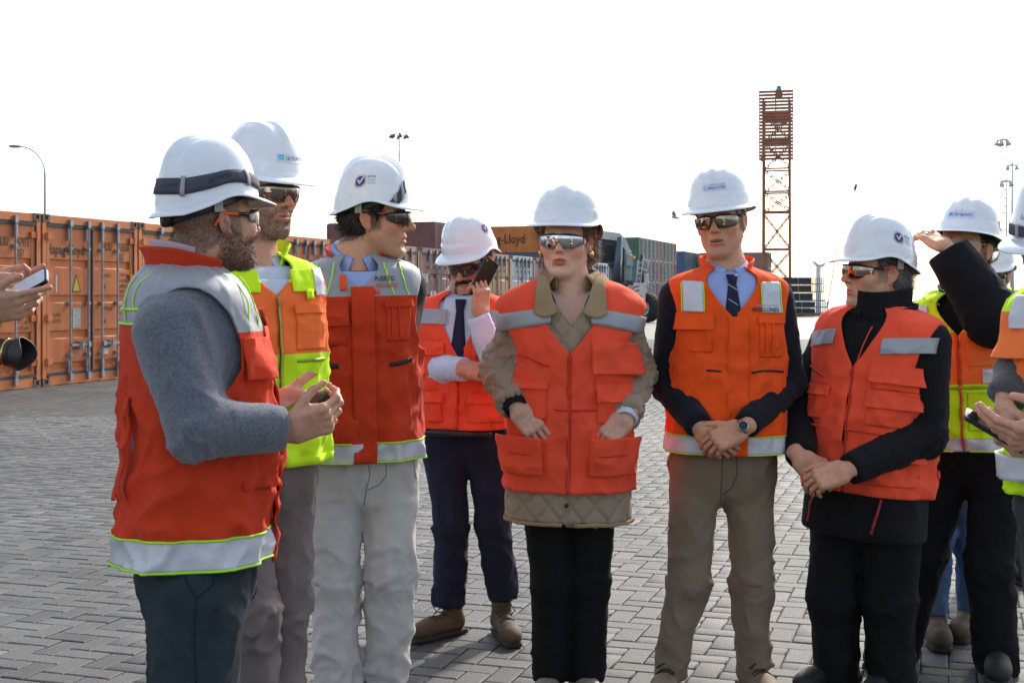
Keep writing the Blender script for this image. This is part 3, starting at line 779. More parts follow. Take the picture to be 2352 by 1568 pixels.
# ------------------------------------------------------------------ black racks at the quay edge, yellow kerb, ship parts
def racks():
    Z = 82.0; s = Z / FPX; M = mat('rack_black', (0.028, 0.031, 0.032), 0.6, var=0.2); Ms = mat('rack_post', (0.19, 0.20, 0.20), 0.6)
    x0 = (1788 - 1176) * s; x1 = (1892 - 1176) * s
    tiers = [(722, 707), (707, 692), (692, 672), (672, 654), (654, 636)]
    names = ['lowest', 'second', 'third', 'fourth', 'topmost']
    for i, (ya, yb) in enumerate(tiers):
        za = CAMH + (HOR - ya) * s; zb = CAMH + (HOR - yb) * s
        t = empty('steel_rack', (x0, Z, max(za, 0.0))); tag(t, '%s black steel rack of the pile at the quay edge' % names[i], 'rack', 'pile of steel racks')
        h = zb - za - 0.03; w = x1 - x0 + (0.22 if i < 2 else 0.08 if i < 3 else 0)
        b = MB(); b.box(0, w - 0.75, 0.0, 0.06, 0.05, h); b.box(0, w - 0.75, 1.4, 1.46, 0.05, h); b.box(0, 0.06, 0.06, 1.4, 0.05, h); b.build('panel', M, t)
        b = MB(); b.box(-0.02, w, -0.05, 0.03, 0.0, 0.07); b.box(-0.02, w, 1.42, 1.5, 0.0, 0.07); b.box(w - 0.08, w, 0.03, 1.42, 0.0, 0.07); b.build('rail', Ms, t)
        for k in range(6):
            xx = w - 0.7 + k * 0.135; b = MB(); b.box(xx, xx + 0.05, -0.03, 0.03, 0.07, h); b.build('post', Ms, t)
        b = MB(); b.box(w - 1.62, w - 1.56, -0.07, -0.01, 0.0, h); b.build('post', Ms, t)
    # quay kerb
    b = MB(); a = np.array([14.6, 84.2, 0]); e = np.array([26, 82.1, 0]); n = np.array([0.18, 0.98, 0]) * 0.35
    for (p0, p1) in ((a, e), (e, np.array([61.5, 40.2, 0]))):
        d = unit(p1 - p0); nn = np.array([d[1], -d[0], 0]) * 0.35
        V = [p0 - [0,0,.01], p1 - [0,0,.01], p1 + nn - [0,0,.01], p0 + nn - [0,0,.01], p0 + [0,0,.2], p1 + [0,0,.2], p1 + nn + [0,0,.2], p0 + nn + [0,0,.2]]
        b.add(V, [(0,1,5,4),(1,2,6,5),(2,3,7,6),(3,0,4,7),(4,5,6,7)])
    k = b.build('quay_kerb', mat('kerb_yellow', (0.40, 0.31, 0.08), 0.7, var=0.2, dirt=(0.2, 0.18, 0.12))); k['kind'] = 'structure'
    # white ventilator head of a ship beyond the edge
    Z = 92.0; s = Z / FPX; o = P(1879, 634, Z); t = empty('ship_ventilator', tuple(P(1879, 700, Z))); tag(t, 'white ship post with a forked head above the black racks', 'ship post')
    def q(px, py): return tuple(P(px, py, Z) - P(1879, 700, Z))
    b = MB(); b.cyl(q(1879, 760), q(1880, 612), 0.17, 10); b.build('post', mat('ship_white', (0.6, 0.62, 0.62), 0.5), t, True)
    b = MB(); b.tube([q(1868, 600), q(1874, 606), q(1881, 611), q(1890, 609), q(1896, 603)], [0.09, 0.11, 0.15, 0.11, 0.07], 8); b.build('forked_head', MATS['ship_white'], t, True)
    # loose wire with a block hanging in the air, ship rigging
    Z = 90.0; pts = [(1966, 424), (1962, 442), (1958, 462), (1950, 492), (1940, 520), (1928, 556), (1918, 600), (1911, 640), (1903, 690), (1898, 722), (1894, 760)]
    t = empty('rigging_wire', tuple(P(1894, 760, Z))); tag(t, 'thin curved rigging wire with a small block on top left of the frowning man', 'wire')
    off = P(1894, 760, Z)
    b = MB(); b.tube([P(a, c, Z) - off for a, c in pts], 0.035, 5); b.build('wire', mat('wire', (0.3, 0.3, 0.25), 0.6), t)
    b = MB(); c = P(1965, 432, Z) - off; b.lathe(c + [0.06, 0, 0.3], (-0.25, 0, -1), [(0, 0.03), (0.1, 0.1), (0.35, 0.11), (0.5, 0.05), (0.62, 0.02)], 8); b.build('block', mat('block_dark', (0.1, 0.1, 0.1), 0.6), t, True)
    # gull
    Z = 40.0; c = P(1549, 498, Z); t = empty('gull', tuple(c)); tag(t, 'small gull flying between the reach stacker and the tie man', 'bird')
    Mb = mat('gull_grey', (0.42, 0.42, 0.40), 0.8)
    b = MB(); b.lathe((-0.12, 0, 0), (1, 0.2, -0.15), [(0, 0.0), (0.05, 0.03), (0.15, 0.05), (0.26, 0.03), (0.34, 0.0)], 8); b.build('body', Mb, t, True)
    for sgn in (-1, 1):
        b = MB(); y = sgn * 0.03
        V = [(-0.06, y, 0.02), (0.06, y, 0.02), (0.02, y + sgn*0.10, 0.11), (-0.07, y + sgn*0.10, 0.10), (-0.05, y + sgn*0.16, 0.19)]
        b.add(V + [(a, c2, d + 0.008) for a, c2, d in V], [(0,1,2,3),(3,2,4),(5,8,7,6),(8,9,7),(1,6,7,2),(0,3,8,5),(2,7,9,4),(3,4,9,8)]); b.build('wing', Mb, t)
racks()
# ------------------------------------------------------------------ implicit surfaces -> meshes
def rc(p, a, b, ra, rb):
    a = np.asarray(a, p.dtype); ba = np.asarray(b, p.dtype) - a
    q = p - a; h = np.clip((q @ ba) / (float(ba @ ba) + 1e-12), 0, 1)
    q -= h[:, None] * ba
    return np.sqrt(np.einsum('ij,ij->i', q, q)) - (ra + (rb - ra) * h)
def ell(p, c, r, M=None):
    q = p - np.asarray(c, p.dtype)
    if M is not None: q = q @ M.astype(p.dtype)
    r = np.asarray(r, p.dtype); q = q / r; k0 = np.sqrt(np.einsum('ij,ij->i', q, q)); q /= r
    return k0 * (k0 - 1.0) / (np.sqrt(np.einsum('ij,ij->i', q, q)) + 1e-9)
def rbox(p, c, hs, rad, M=None):
    q = p - np.asarray(c, float)
    if M is not None: q = q @ M
    d = np.abs(q) - (np.asarray(hs, float) - rad)
    return np.linalg.norm(np.maximum(d, 0), axis=1) + np.minimum(d.max(1), 0) - rad
def smin(a, b, k):
    h = np.clip(0.5 + 0.5 * (b - a) / k, 0, 1)
    return b * (1 - h) + a * h - k * h * (1 - h)
def smax(a, b, k): return -smin(-a, -b, k)

def surf(f, lo, hi, h, blk=4):
    """surface nets of f<0 inside the box; returns V, quads"""
    lo = np.asarray(lo, float); hi = np.asarray(hi, float)
    nb = np.ceil((hi - lo) / (h * blk)).astype(int)
    n = nb * blk
    ax = [lo[i] + (np.arange(nb[i]) + 0.5) * blk * h - 0.5 * h for i in range(3)]
    Cg = np.stack(np.meshgrid(*ax, indexing='ij'), -1).reshape(-1, 3)
    fc = f(Cg).reshape(nb)
    act = np.abs(fc) < blk * h * 1.12
    val = np.repeat(np.repeat(np.repeat(fc, blk, 0), blk, 1), blk, 2)
    am = np.repeat(np.repeat(np.repeat(act, blk, 0), blk, 1), blk, 2)
    idx = np.nonzero(am)
    pts = (lo + np.stack(idx, 1) * h).astype(F32)
    v = np.empty(len(pts))
    for s in range(0, len(pts), 400000): v[s:s + 400000] = f(pts[s:s + 400000])
    val[idx] = v
    ins = val < 0
    corners = [(i, j, k) for i in (0, 1) for j in (0, 1) for k in (0, 1)]
    sl = lambda A, c: A[c[0]:n[0] - 1 + c[0], c[1]:n[1] - 1 + c[1], c[2]:n[2] - 1 + c[2]]
    cnt = sum(sl(ins, c).astype(np.int8) for c in corners)
    ci = np.stack(np.nonzero((cnt > 0) & (cnt < 8)), 1)
    acc = np.zeros((len(ci), 3)); wt = np.zeros(len(ci))
    cv = [val[ci[:, 0] + c[0], ci[:, 1] + c[1], ci[:, 2] + c[2]] for c in corners]
    for a in range(8):
        for b in range(a + 1, 8):
            ca, cb = np.array(corners[a]), np.array(corners[b])
            if np.abs(ca - cb).sum() != 1: continue
            m = (cv[a] < 0) != (cv[b] < 0)
            t = cv[a] / (cv[a] - cv[b] + 1e-20)
            pt = ca + t[:, None] * (cb - ca)
            acc[m] += pt[m]; wt[m] += 1
    V = lo + (ci + acc / wt[:, None]) * h
    im = np.full(n - 1, -1, np.int64); im[ci[:, 0], ci[:, 1], ci[:, 2]] = np.arange(len(ci))
    Q = []
    for ax_ in range(3):
        d = [0, 0, 0]; d[ax_] = 1
        A = ins[:n[0] - d[0], :n[1] - d[1], :n[2] - d[2]]; B = ins[d[0]:, d[1]:, d[2]:]
        e = np.stack(np.nonzero(A != B), 1)
        o1, o2 = [(1, 2), (2, 0), (0, 1)][ax_]
        ok = (e[:, o1] > 0) & (e[:, o2] > 0) & (e[:, o1] < n[o1] - 1) & (e[:, o2] < n[o2] - 1); e = e[ok]
        def g(s1, s2):
            q = e.copy(); q[:, o1] -= s1; q[:, o2] -= s2; return im[q[:, 0], q[:, 1], q[:, 2]]
        q = np.stack([g(1, 1), g(0, 1), g(0, 0), g(1, 0)], 1)
        fl = A[e[:, 0], e[:, 1], e[:, 2]]
        q[~fl] = q[~fl][:, ::-1]
        Q.append(q)
    Q = np.concatenate(Q); Q = Q[(Q >= 0).all(1)]
    return V, Q

def vnormals(V, Q):
    a, b, c = V[Q[:, 0]], V[Q[:, 1]], V[Q[:, 2]]
    nf = np.cross(b - a, c - a); n = np.zeros_like(V)
    for k in range(Q.shape[1]): np.add.at(n, Q[:, k], nf)
    return n / (np.linalg.norm(n, axis=1)[:, None] + 1e-12)

def relax(V, Q, it=1, w=0.5):
    for _ in range(it):
        s = np.zeros_like(V); c = np.zeros(len(V))
        for k in range(4):
            a, b = Q[:, k], Q[:, (k + 1) % 4]
            np.add.at(s, a, V[b]); np.add.at(c, a, 1); np.add.at(s, b, V[a]); np.add.at(c, b, 1)
        V = V * (1 - w) + w * s / np.maximum(c, 1)[:, None]
    return V

def frame(fwd, up):
    """columns: left, back(-fwd), up for a face looking along fwd"""
    f = unit(fwd); u = np.asarray(up, float); u = unit(u - f * (u @ f)); l = np.cross(u, f)
    return np.stack([l, -f, u], 1)

def heading(yaw):
    """yaw in degrees: 0 looks at the camera (-Y), +90 to picture right, -90 to picture left"""
    a = R(yaw); return np.array([math.sin(a), -math.cos(a), 0.0])

def head_frame(yaw, pitch=0, roll=0):
    """pitch > 0 looks down, roll > 0 tilts the crown to the person's left"""
    Ry = np.array(Matrix.Rotation(R(yaw), 3, 'Z')); Rx = np.array(Matrix.Rotation(R(pitch), 3, 'X')); Rr = np.array(Matrix.Rotation(R(roll), 3, 'Y'))
    return Ry @ Rx @ Rr            # local (left, back, up) -> world

# ------------------------------------------------------------------ head
def head_sdf(o):
    jw = o.get('jaw', 1.0); ch = o.get('chin', 0.0); ns = o.get('nose', 1.0); op = o.get('mouth', 0.0); fat = o.get('fat', 0.0); ea = o.get('ear', 1.0)
    nb = o['neck']      # neck base in head coordinates
    nr = o.get('neck_r', 0.058)
    def f(p):
        p = p.astype(F32); q = p.copy(); q[:, 0] = np.abs(q[:, 0])
        d = ell(q, (0, 0.016, 0.034), (0.0775, 0.099, 0.088))
        d = smin(d, ell(q, (0, -0.024, -0.036), (0.0625 * jw, 0.064, 0.086)), 0.03)
        d = smin(d, rc(q, (0.050 * jw, -0.002, -0.058), (0.020, -0.066, -0.104 - ch), 0.021 + fat * 0.5, 0.018), 0.034)
        d = smin(d, ell(q, (0, -0.074, -0.107 - ch), (0.025, 0.020, 0.018)), 0.02)
        d = smin(d, ell(q, (0.044, -0.056, -0.024), (0.027 + fat, 0.025 + fat * .6, 0.025 + fat)), 0.022)
        d = smin(d, rc(q, (0, -0.076, 0.026), (0.040, -0.062, 0.022), 0.013, 0.011), 0.02)
        d = smax(d, -ell(q, (0.032, -0.098, 0.001), (0.018, 0.016, 0.0115)), 0.016)
        d = smin(d, ell(q, (0.032, -0.070, -0.001), (0.0135, 0.0125, 0.0125)), 0.003)
        # nose
        d = smin(d, rc(q, (0, -0.083, 0.018), (0, -0.094 - 0.016 * ns, -0.028), 0.0085, 0.0110), 0.012)
        d = smin(d, ell(q, (0, -0.097 - 0.016 * ns, -0.0315), (0.0115, 0.0105, 0.0095)), 0.008)
        d = smin(d, ell(q, (0.0130, -0.090 - 0.006 * ns, -0.0360), (0.0085, 0.012, 0.0080)), 0.007)
        d = smax(d, -ell(q, (0.0065, -0.099 - 0.008 * ns, -0.0440), (0.0040, 0.0065, 0.0045)), 0.004)
        # mouth region
        d = smin(d, ell(q, (0, -0.076, -0.068), (0.031, 0.0185, 0.026)), 0.016)
        d = smin(d, rc(q, (0.0255, -0.0820, -0.0685), (0.004, -0.0950, -0.0620), 0.0034, 0.0056), 0.006)
        d = smin(d, rc(q, (0.0235, -0.0820, -0.0700 - op * 0.5), (0.0, -0.0930, -0.0765 - op), 0.0040, 0.0072), 0.006)
        d = smax(d, -ell(q, (0, -0.098, -0.0685 - op * 0.5), (0.0262, 0.0165, 0.0016 + op * 0.62)), 0.003)
        if op > 0.003:
            d = np.minimum(d, ell(q, (0, -0.0820, -0.0640), (0.019, 0.009, 0.0060)))        # upper teeth
        # smile folds
        d = smax(d, -rc(q, (0.018, -0.098, -0.038), (0.035, -0.080, -0.071), 0.0010 + 0.0012 * o.get('age', 0.5), 0.0014 + 0.0012 * o.get('age', 0.5)), 0.007)
        # creases of the forehead, chin and cheeks
        d = smax(d, -rc(q, (0, -0.0975, -0.0900 - ch * .6), (0.016, -0.0905, -0.0890 - ch * .6), 0.0060, 0.0050), 0.010)
        ag = o.get('age', 0.5)
        d = smax(d, -rc(q, (0.036, -0.078, -0.072), (0.034, -0.070, -0.100), 0.0006 + 0.0014 * ag, 0.0004), 0.007)
        
        # ear
        c = np.array([0.0795, 0.014, -0.006]); a = R(24)
        M = np.array([[math.cos(a), math.sin(a), 0], [-math.sin(a), math.cos(a), 0], [0, 0, 1.0]])
        T = np.array(Matrix.Rotation(R(-12), 3, 'X'))
        e = ell(q, c, np.array([0.0085, 0.0200, 0.0325]) * ea, M @ T)
        e = smin(e, ell(q, c + [-0.001, -0.008, -0.027], np.array([0.0065, 0.0095, 0.0115]) * ea), 0.006)
        e = smax(e, -ell(q, c + [0.0105, -0.0015, 0.003], np.array([0.0085, 0.0125, 0.0225]) * ea, M @ T), 0.004)
        e = smin(e, rc(q, c + [0.002, 0.004, 0.016], c + [0.002, 0.003, -0.014], 0.0030, 0.0030), 0.004)
        d = smin(d, e, 0.007)
        # neck
        d = smin(d, rc(p, (0, 0.022, -0.055), nb, nr, nr * 1.06), 0.024)
        d = smin(d, rc(p, nb, np.asarray(nb) + np.array(o.get('down', (0, 0, -0.09))), nr * 1.06, nr * 1.45), 0.04)
        if o.get('adam', 0): d = smin(d, ell(p, (0, -0.026, -0.142), (0.010, 0.012, 0.016)), 0.02)
        return d
    return f

def head_colours(V, o):
    """base colour per head vertex"""
    sk = np.array(o.get('skin', (0.46, 0.26, 0.17))); C = np.tile(sk, (len(V), 1))
    x, y, z = np.abs(V[:, 0]), V[:, 1], V[:, 2]
    n1 = fbm(V * 38.0, 3); n2 = noise3(V * 320.0); n3 = fbm(V * 95.0 + 9, 2)
    C *= (1 + 0.06 * n1 + 0.05 * n2 + 0.04 * n3)[:, None]
    def mixc(m, c):
        nonlocal C
        m = np.clip(m, 0, 1)[:, None]; C = C * (1 - m) + np.asarray(c) * m
    sm = lambda e0, e1, t: (lambda s: s * s * (3 - 2 * s))(np.clip((t - e0) / (e1 - e0), 0, 1))
    red = sk * np.array([1.12, 0.74, 0.70])
    mixc(0.55 * np.exp(-((x - 0.045) / 0.022) ** 2 - ((z + 0.022) / 0.022) ** 2) * (y < -0.03), red)
    mixc(0.6 * np.exp(-(x / 0.016) ** 2 - ((z + 0.030) / 0.014) ** 2) * (y < -0.09), red)
    mixc(0.6 * (x > 0.077) * (y > -0.02) * (z > -0.05) * (z < 0.035), red)
    # beard / stubble
    bd = o.get('beard', 0.0)
    if bd:
        g = o.get('beard_line', 0.0)
        lower = sm(0.012, -0.016, z + 0.055 + g - np.clip((y + 0.04), 0, 1) * 1.1) * sm(0.040, 0.012, y) * sm(-0.155, -0.132, z)
        mou = np.exp(-((z + 0.052) / 0.008) ** 2) * sm(0.036, 0.026, x) * (y < -0.06)
        lower = lower * (1 - 0.75 * sm(0.030, 0.012, np.hypot(x, (z + 0.070) * 1.4)) * (y < -0.07))
        m = np.clip(np.maximum(lower, mou), 0, 1) * (0.72 + 0.5 * noise3(V * 260.0) + 0.25 * n3)
        mixc(m * bd, o.get('beard_col', (0.035, 0.022, 0.016)))
    elif o.get('shadow', 0):
        lower = sm(0.0, -0.03, z + 0.045 - np.clip((y + 0.04), 0, 1) * 0.9) * sm(0.03, 0.0, y) * sm(-0.15, -0.13, z)
        mixc(lower * o['shadow'], sk * np.array([0.62, 0.62, 0.66]))
    if o.get('goatee', 0):
        mou = np.exp(-((z + 0.0515 + x * 0.15) / 0.0095) ** 2) * sm(0.037, 0.029, x) * (y < -0.06)
        side = np.exp(-((x - 0.031) / 0.008) ** 2) * sm(-0.05, -0.058, z) * sm(-0.125, -0.11, z) * (y < -0.04)
        ch = sm(-0.092, -0.100, z) * sm(0.036, 0.026, x) * sm(-0.145, -0.13, z) * (y < -0.03)
        m = np.maximum(np.maximum(mou, side * 0.45), ch) * (0.8 + 0.35 * noise3(V * 260.0))
        mixc(m * o['goatee'], o.get('beard_col', (0.03, 0.02, 0.015)))
    # lips
    op = o.get('mouth', 0.0)
    tp = np.clip(1 - (x / 0.0285) ** 2, 0.02, 1)
    lip = (np.exp(-((z + 0.0632 + 0.16 * x) / (0.0046 * tp + 0.0004)) ** 4) * (z > -0.0690 - 0.4 * op) + np.exp(-((z + 0.0760 + op - 0.20 * x * (x > 0.006)) / (0.0056 * tp + 0.0004)) ** 4) * (z < -0.0685 - 0.3 * op)) * (x < 0.028) * (y < -0.078)
    lip = np.clip(lip, 0, 1)
    mixc(lip * o.get('lipw', 0.6), o.get('lips', sk * np.array([0.95, 0.58, 0.56])))
    if op > 0.003:
        inner = (x < 0.021) * (z < -0.062) * (z > -0.073 - op) * (y > -0.0905)
        mixc(inner * 1.0, (0.05, 0.015, 0.014))
        teeth = (x < 0.0180) * (z < -0.0610) * (z > -0.0702) * (y > -0.0925) * (y < -0.078)
        mixc(teeth * 1.0, (0.55, 0.50, 0.44))
    # brows, eyes
    brow = np.exp(-((z - 0.0235 + np.clip(x - 0.03, 0, 1) * 0.25) / 0.0045) ** 2) * sm(0.008, 0.016, x) * sm(0.055, 0.046, x) * (y < -0.05)
    mixc(brow * (0.75 + 0.3 * noise3(V * 300.0)) * o.get('brow', 0.9), o.get('brow_col', o.get('hair_col', (0.04, 0.028, 0.02))))
    eye = np.hypot(x - 0.032, (z + 0.001) * 1.9) < 0.0115
    mixc(eye * (y < -0.066) * (y > -0.09) * 1.0, (0.5, 0.47, 0.44))
    iris = np.hypot(x - 0.032, z + 0.001) < 0.0056
    mixc(iris * (y < -0.074) * (y > -0.09) * 1.0, (0.03, 0.018, 0.012))
    # short hair / stubble on the scalp, side burns
    cr = o.get('crop', 0.0)
    if cr:
        zl = np.interp(y, [-0.02, 0.015, 0.03, 0.06, 0.10], [0.02, -0.020, -0.055, -0.078, -0.085])
        hl = sm(-0.006, 0.008, z - zl + n3 * 0.006) * sm(-0.020, -0.004, y) + sm(0.045, 0.06, z) * sm(-0.085, -0.07, y)
        burn = sm(0.03, 0.016, np.abs(y + 0.012)) * sm(-0.05, -0.03, z) * (x > 0.055) * (y < 0.002)
        m = np.clip(np.maximum(np.clip(hl, 0, 1) * (z > -0.1), burn * 0.9), 0, 1) * (x < 0.0795 + (z > 0.035) * 1) * (0.75 + 0.35 * noise3(V * 280.0))
        mixc(m * cr, o.get('hair_col', (0.04, 0.028, 0.02)))
    return np.clip(C, 0.004, 1)

# ------------------------------------------------------------------ hands
FING = dict(index=(0.030, 0.094, (0.042, 0.026, 0.021), 0.0090), middle=(0.010, 0.097, (0.046, 0.029, 0.022), 0.0093),
            ring=(-0.011, 0.093, (0.042, 0.027, 0.022), 0.0088), little=(-0.030, 0.085, (0.033, 0.021, 0.019), 0.0077))
def hand_bones(pose):
    """hand frame: x along the fingers from the wrist, y to the thumb side, z out of the back of the hand"""
    B = []
    for i, fn in enumerate(('index', 'middle', 'ring', 'little')):
        y, x, ls, r = FING[fn]
        c = pose.get(fn, (25, 30, 20)); sp = pose.get('spread', 1.0) * (y * 3.2) + pose.get(fn + '_side', 0.0)
        p = np.array([x, y, 0.0]); ang = 0.0
        for k in range(3):
            ang += R(c[k]); d = np.array([math.cos(ang) * math.cos(sp), math.cos(ang) * math.sin(sp), -math.sin(ang)])
            q = p + d * ls[k]; B.append((p, q, r * (1 - 0.07 * k), r * (1 - 0.07 * (k + 1)), fn)); p = q
    t0 = np.array([0.024, 0.030, -0.006]); th = pose.get('thumb', ((0.6, 0.65, -0.45), (0.85, 0.4, -0.3), (0.95, 0.2, -0.2)))
    p = t0
    for k, (L, r0, r1) in enumerate(((0.044, 0.0145, 0.0115), (0.033, 0.0112, 0.0100), (0.027, 0.0100, 0.0078))):
        q = p + unit(th[k]) * L; B.append((p, q, r0, r1, 'thumb')); p = q
    return B
def hand_sdf(pose, sc=1.0, arm=None):
    B = hand_bones(pose)
    def f(p):
        p = p / sc
        d = rbox(p, (0.052, 0.001, -0.001), (0.050, 0.041, 0.0135), 0.013)
        d = smin(d, ell(p, (0.050, 0.026, -0.012), (0.036, 0.018, 0.014)), 0.012)
        d = smin(d, ell(p, (0.045, -0.026, -0.009), (0.036, 0.015, 0.013)), 0.012)
        d = smin(d, rc(p * np.array([1, 0.76, 1]), (-0.03, 0, 0), (0.012, 0, 0), 0.0225, 0.0215), 0.022)
        per = {}
        for a, b, ra, rb, fn in B:
            e = rc(p, a, b, ra, rb); per[fn] = e if fn not in per else smin(per[fn], e, 0.004)
        al = None
        for fn, e in per.items():
            d = smin(d, e, 0.010 if fn != 'thumb' else 0.016) if False else d
            al = e if al is None else np.minimum(al, e)
        # fingers blend into the palm, not into one another
        dd = smin(d, al, 0.009)
        # knuckles
        for fn in ('index', 'middle', 'ring', 'little'):
            y, x, ls, r = FING[fn]
            dd = smin(dd, ell(p, (x - 0.002, y, 0.0065), (0.010, 0.0085, 0.0065)), 0.008)
        return dd * sc
    return f
def mesh_hand(pose, W, fwd, dorsal, side, sc=1.0, h=0.0031):
    """wrist W, finger direction, direction of the back of the hand; side +1 left hand, -1 right hand"""
    x = unit(fwd); z = unit(np.asarray(dorsal, float) - x * np.dot(dorsal, x)); y = np.cross(z, x)
    # left hand: palm down, fingers forward, thumb points to the right: y_thumb = -(z x x)*... mirrored for the other hand
    y = y * (-1 if side > 0 else 1)
    f = hand_sdf(pose, sc)
    V, Q = surf(f, np.array((-0.07, -0.085, -0.12)) * sc, np.array((0.21, 0.10, 0.06)) * sc, h)
    M = np.stack([x, y, z], 1)
    if np.linalg.det(M) < 0: Q = Q[:, ::-1]
    Vl = V.copy(); V = V @ M.T + np.asarray(W)
    return V, Q, Vl / sc
def hand_colours(Vl, skin, pose):
    sk = np.array(skin); n1 = fbm(Vl * 60, 3); n2 = noise3(Vl * 300)
    C = np.tile(sk, (len(Vl), 1)) * (1 + 0.10 * n1 + 0.06 * n2)[:, None]
    red = sk * np.array([1.1, 0.75, 0.72])
    m = np.zeros(len(Vl))
    B = hand_bones(pose)
    for a, b, ra, rb, fn in B:
        m = np.maximum(m, np.exp(-(np.linalg.norm(Vl - b, axis=1) / 0.010) ** 2))
    m = 0.5 * m[:, None]; C = C * (1 - m) + red * m
    # nails
    for k in (2, 5, 8, 11, 14):
        a, b, ra, rb, fn = B[k]; d = unit(b - a)
        up = np.array([0, 0, 1.0]) if fn != 'thumb' else np.array([0, 0.5, 0.8]); up = unit(up - d * (up @ d))
        q = Vl - (b + up * rb * 0.8)
        nm = (np.abs(q @ d) < 0.0065) & (np.abs(q @ np.cross(d, up)) < 0.0055) & (q @ up > -0.003)
        C[nm] = sk * np.array([1.12, 0.95, 0.92])
    return np.clip(C, 0.01, 1)
# ------------------------------------------------------------------ materials for people
M_skin = mat('skin', attr=True, rough=0.50, spec=0.38, sss=0.10, var=0.10, vscale=130, bump=0.0007, bscale=520, bump2=0.0012, b2scale=120)
M_hair = mat('hair', attr=True, rough=0.5, spec=0.4)
M_helm = mat('helmet_white', (0.80, 0.825, 0.86), 0.20, spec=0.5, coat=0.35, var=0.03, vscale=30, dirt=(0.58, 0.57, 0.55), dscale=16, damount=0.22)
M_helm_in = mat('helmet_liner_grey', (0.33, 0.33, 0.32), 0.6)
M_blackp = mat('black_plastic', (0.012, 0.012, 0.013), 0.38)
M_strapg = mat('elastic_strap', (0.055, 0.06, 0.085), 0.8, var=0.2, vscale=60)
M_orangep = mat('orange_plastic', (0.75, 0.13, 0.02), 0.4)
M_redp = mat('red_plastic', (0.55, 0.03, 0.03), 0.4)
M_lens_mirror = mat('mirror_lens', (0.50, 0.52, 0.56), 0.03, 1.0)
M_lens_dark = mat('dark_lens', (0.012, 0.011, 0.012), 0.04, spec=0.9, coat=0.6)
M_lens_brown = mat('brown_mirror_lens', (0.26, 0.22, 0.19), 0.05, 1.0)
M_lens_smoke = mat('smoke_lens', (0.05, 0.04, 0.035), 0.05, spec=0.9, coat=0.8, alpha=0.72)
M_silver = mat('reflective_silver', (0.33, 0.345, 0.38), 0.45, 0.15, var=0.10, vscale=14, bump=0.0006, bscale=420, bump2=0.002, b2scale=26)
M_silver_w = mat('reflective_pale', (0.60, 0.61, 0.66), 0.45, 0.1, var=0.10, vscale=14, bump=0.0006, bscale=420, bump2=0.003, b2scale=22)
M_greyfab = mat('reflective_grey_fabric', (0.30, 0.31, 0.34), 0.55, 0.15, var=0.08, vscale=10, bump=0.0006, bscale=500, sheen=0.2)
M_neon = mat('neon_piping', (0.45, 0.85, 0.03), 0.6)
def fabric(name, c, **k):
    d = dict(rough=0.85, spec=0.2, var=0.10, vscale=9, bump=0.0008, bscale=650, bump2=0.0022, b2scale=38, sheen=0.04, crease=0.026, cscale=6.0); d.update(k)
    return mat('fabric_' + name, c, **d)
M_or_deep = fabric('deep_orange', (0.60, 0.046, 0.013))
M_or = fabric('orange', (0.92, 0.095, 0.012))
M_or_red = fabric('red_orange', (0.91, 0.092, 0.040))
M_or_fluo = fabric('fluorescent_orange', (1.0, 0.20, 0.045))
M_yel = fabric('fluorescent_yellow', (0.64, 0.98, 0.02))
M_zip = mat('zip_orange', (0.70, 0.048, 0.022), 0.6, bump=0.001, bscale=500)
M_zipb = mat('zip_black', (0.015, 0.015, 0.017), 0.6, bump=0.001, bscale=500)
M_zipm = mat('zip_metal', (0.4, 0.38, 0.33), 0.35, 0.8)

# ------------------------------------------------------------------ grids
def grid_faces(nu, nv, wrap=False):
    i = np.arange(nu if wrap else nu - 1); j = np.arange(nv - 1)
    I, J = np.meshgrid(i, j, indexing='ij'); I2 = (I + 1) % nu
    return np.stack([I * nv + J, I2 * nv + J, I2 * nv + J + 1, I * nv + J + 1], -1).reshape(-1, 4)

def solid(o, th, offset=-1.0):
    m = o.modifiers.new('thickness', 'SOLIDIFY'); m.thickness = th; m.offset = offset; m.use_even_offset = False
    return o

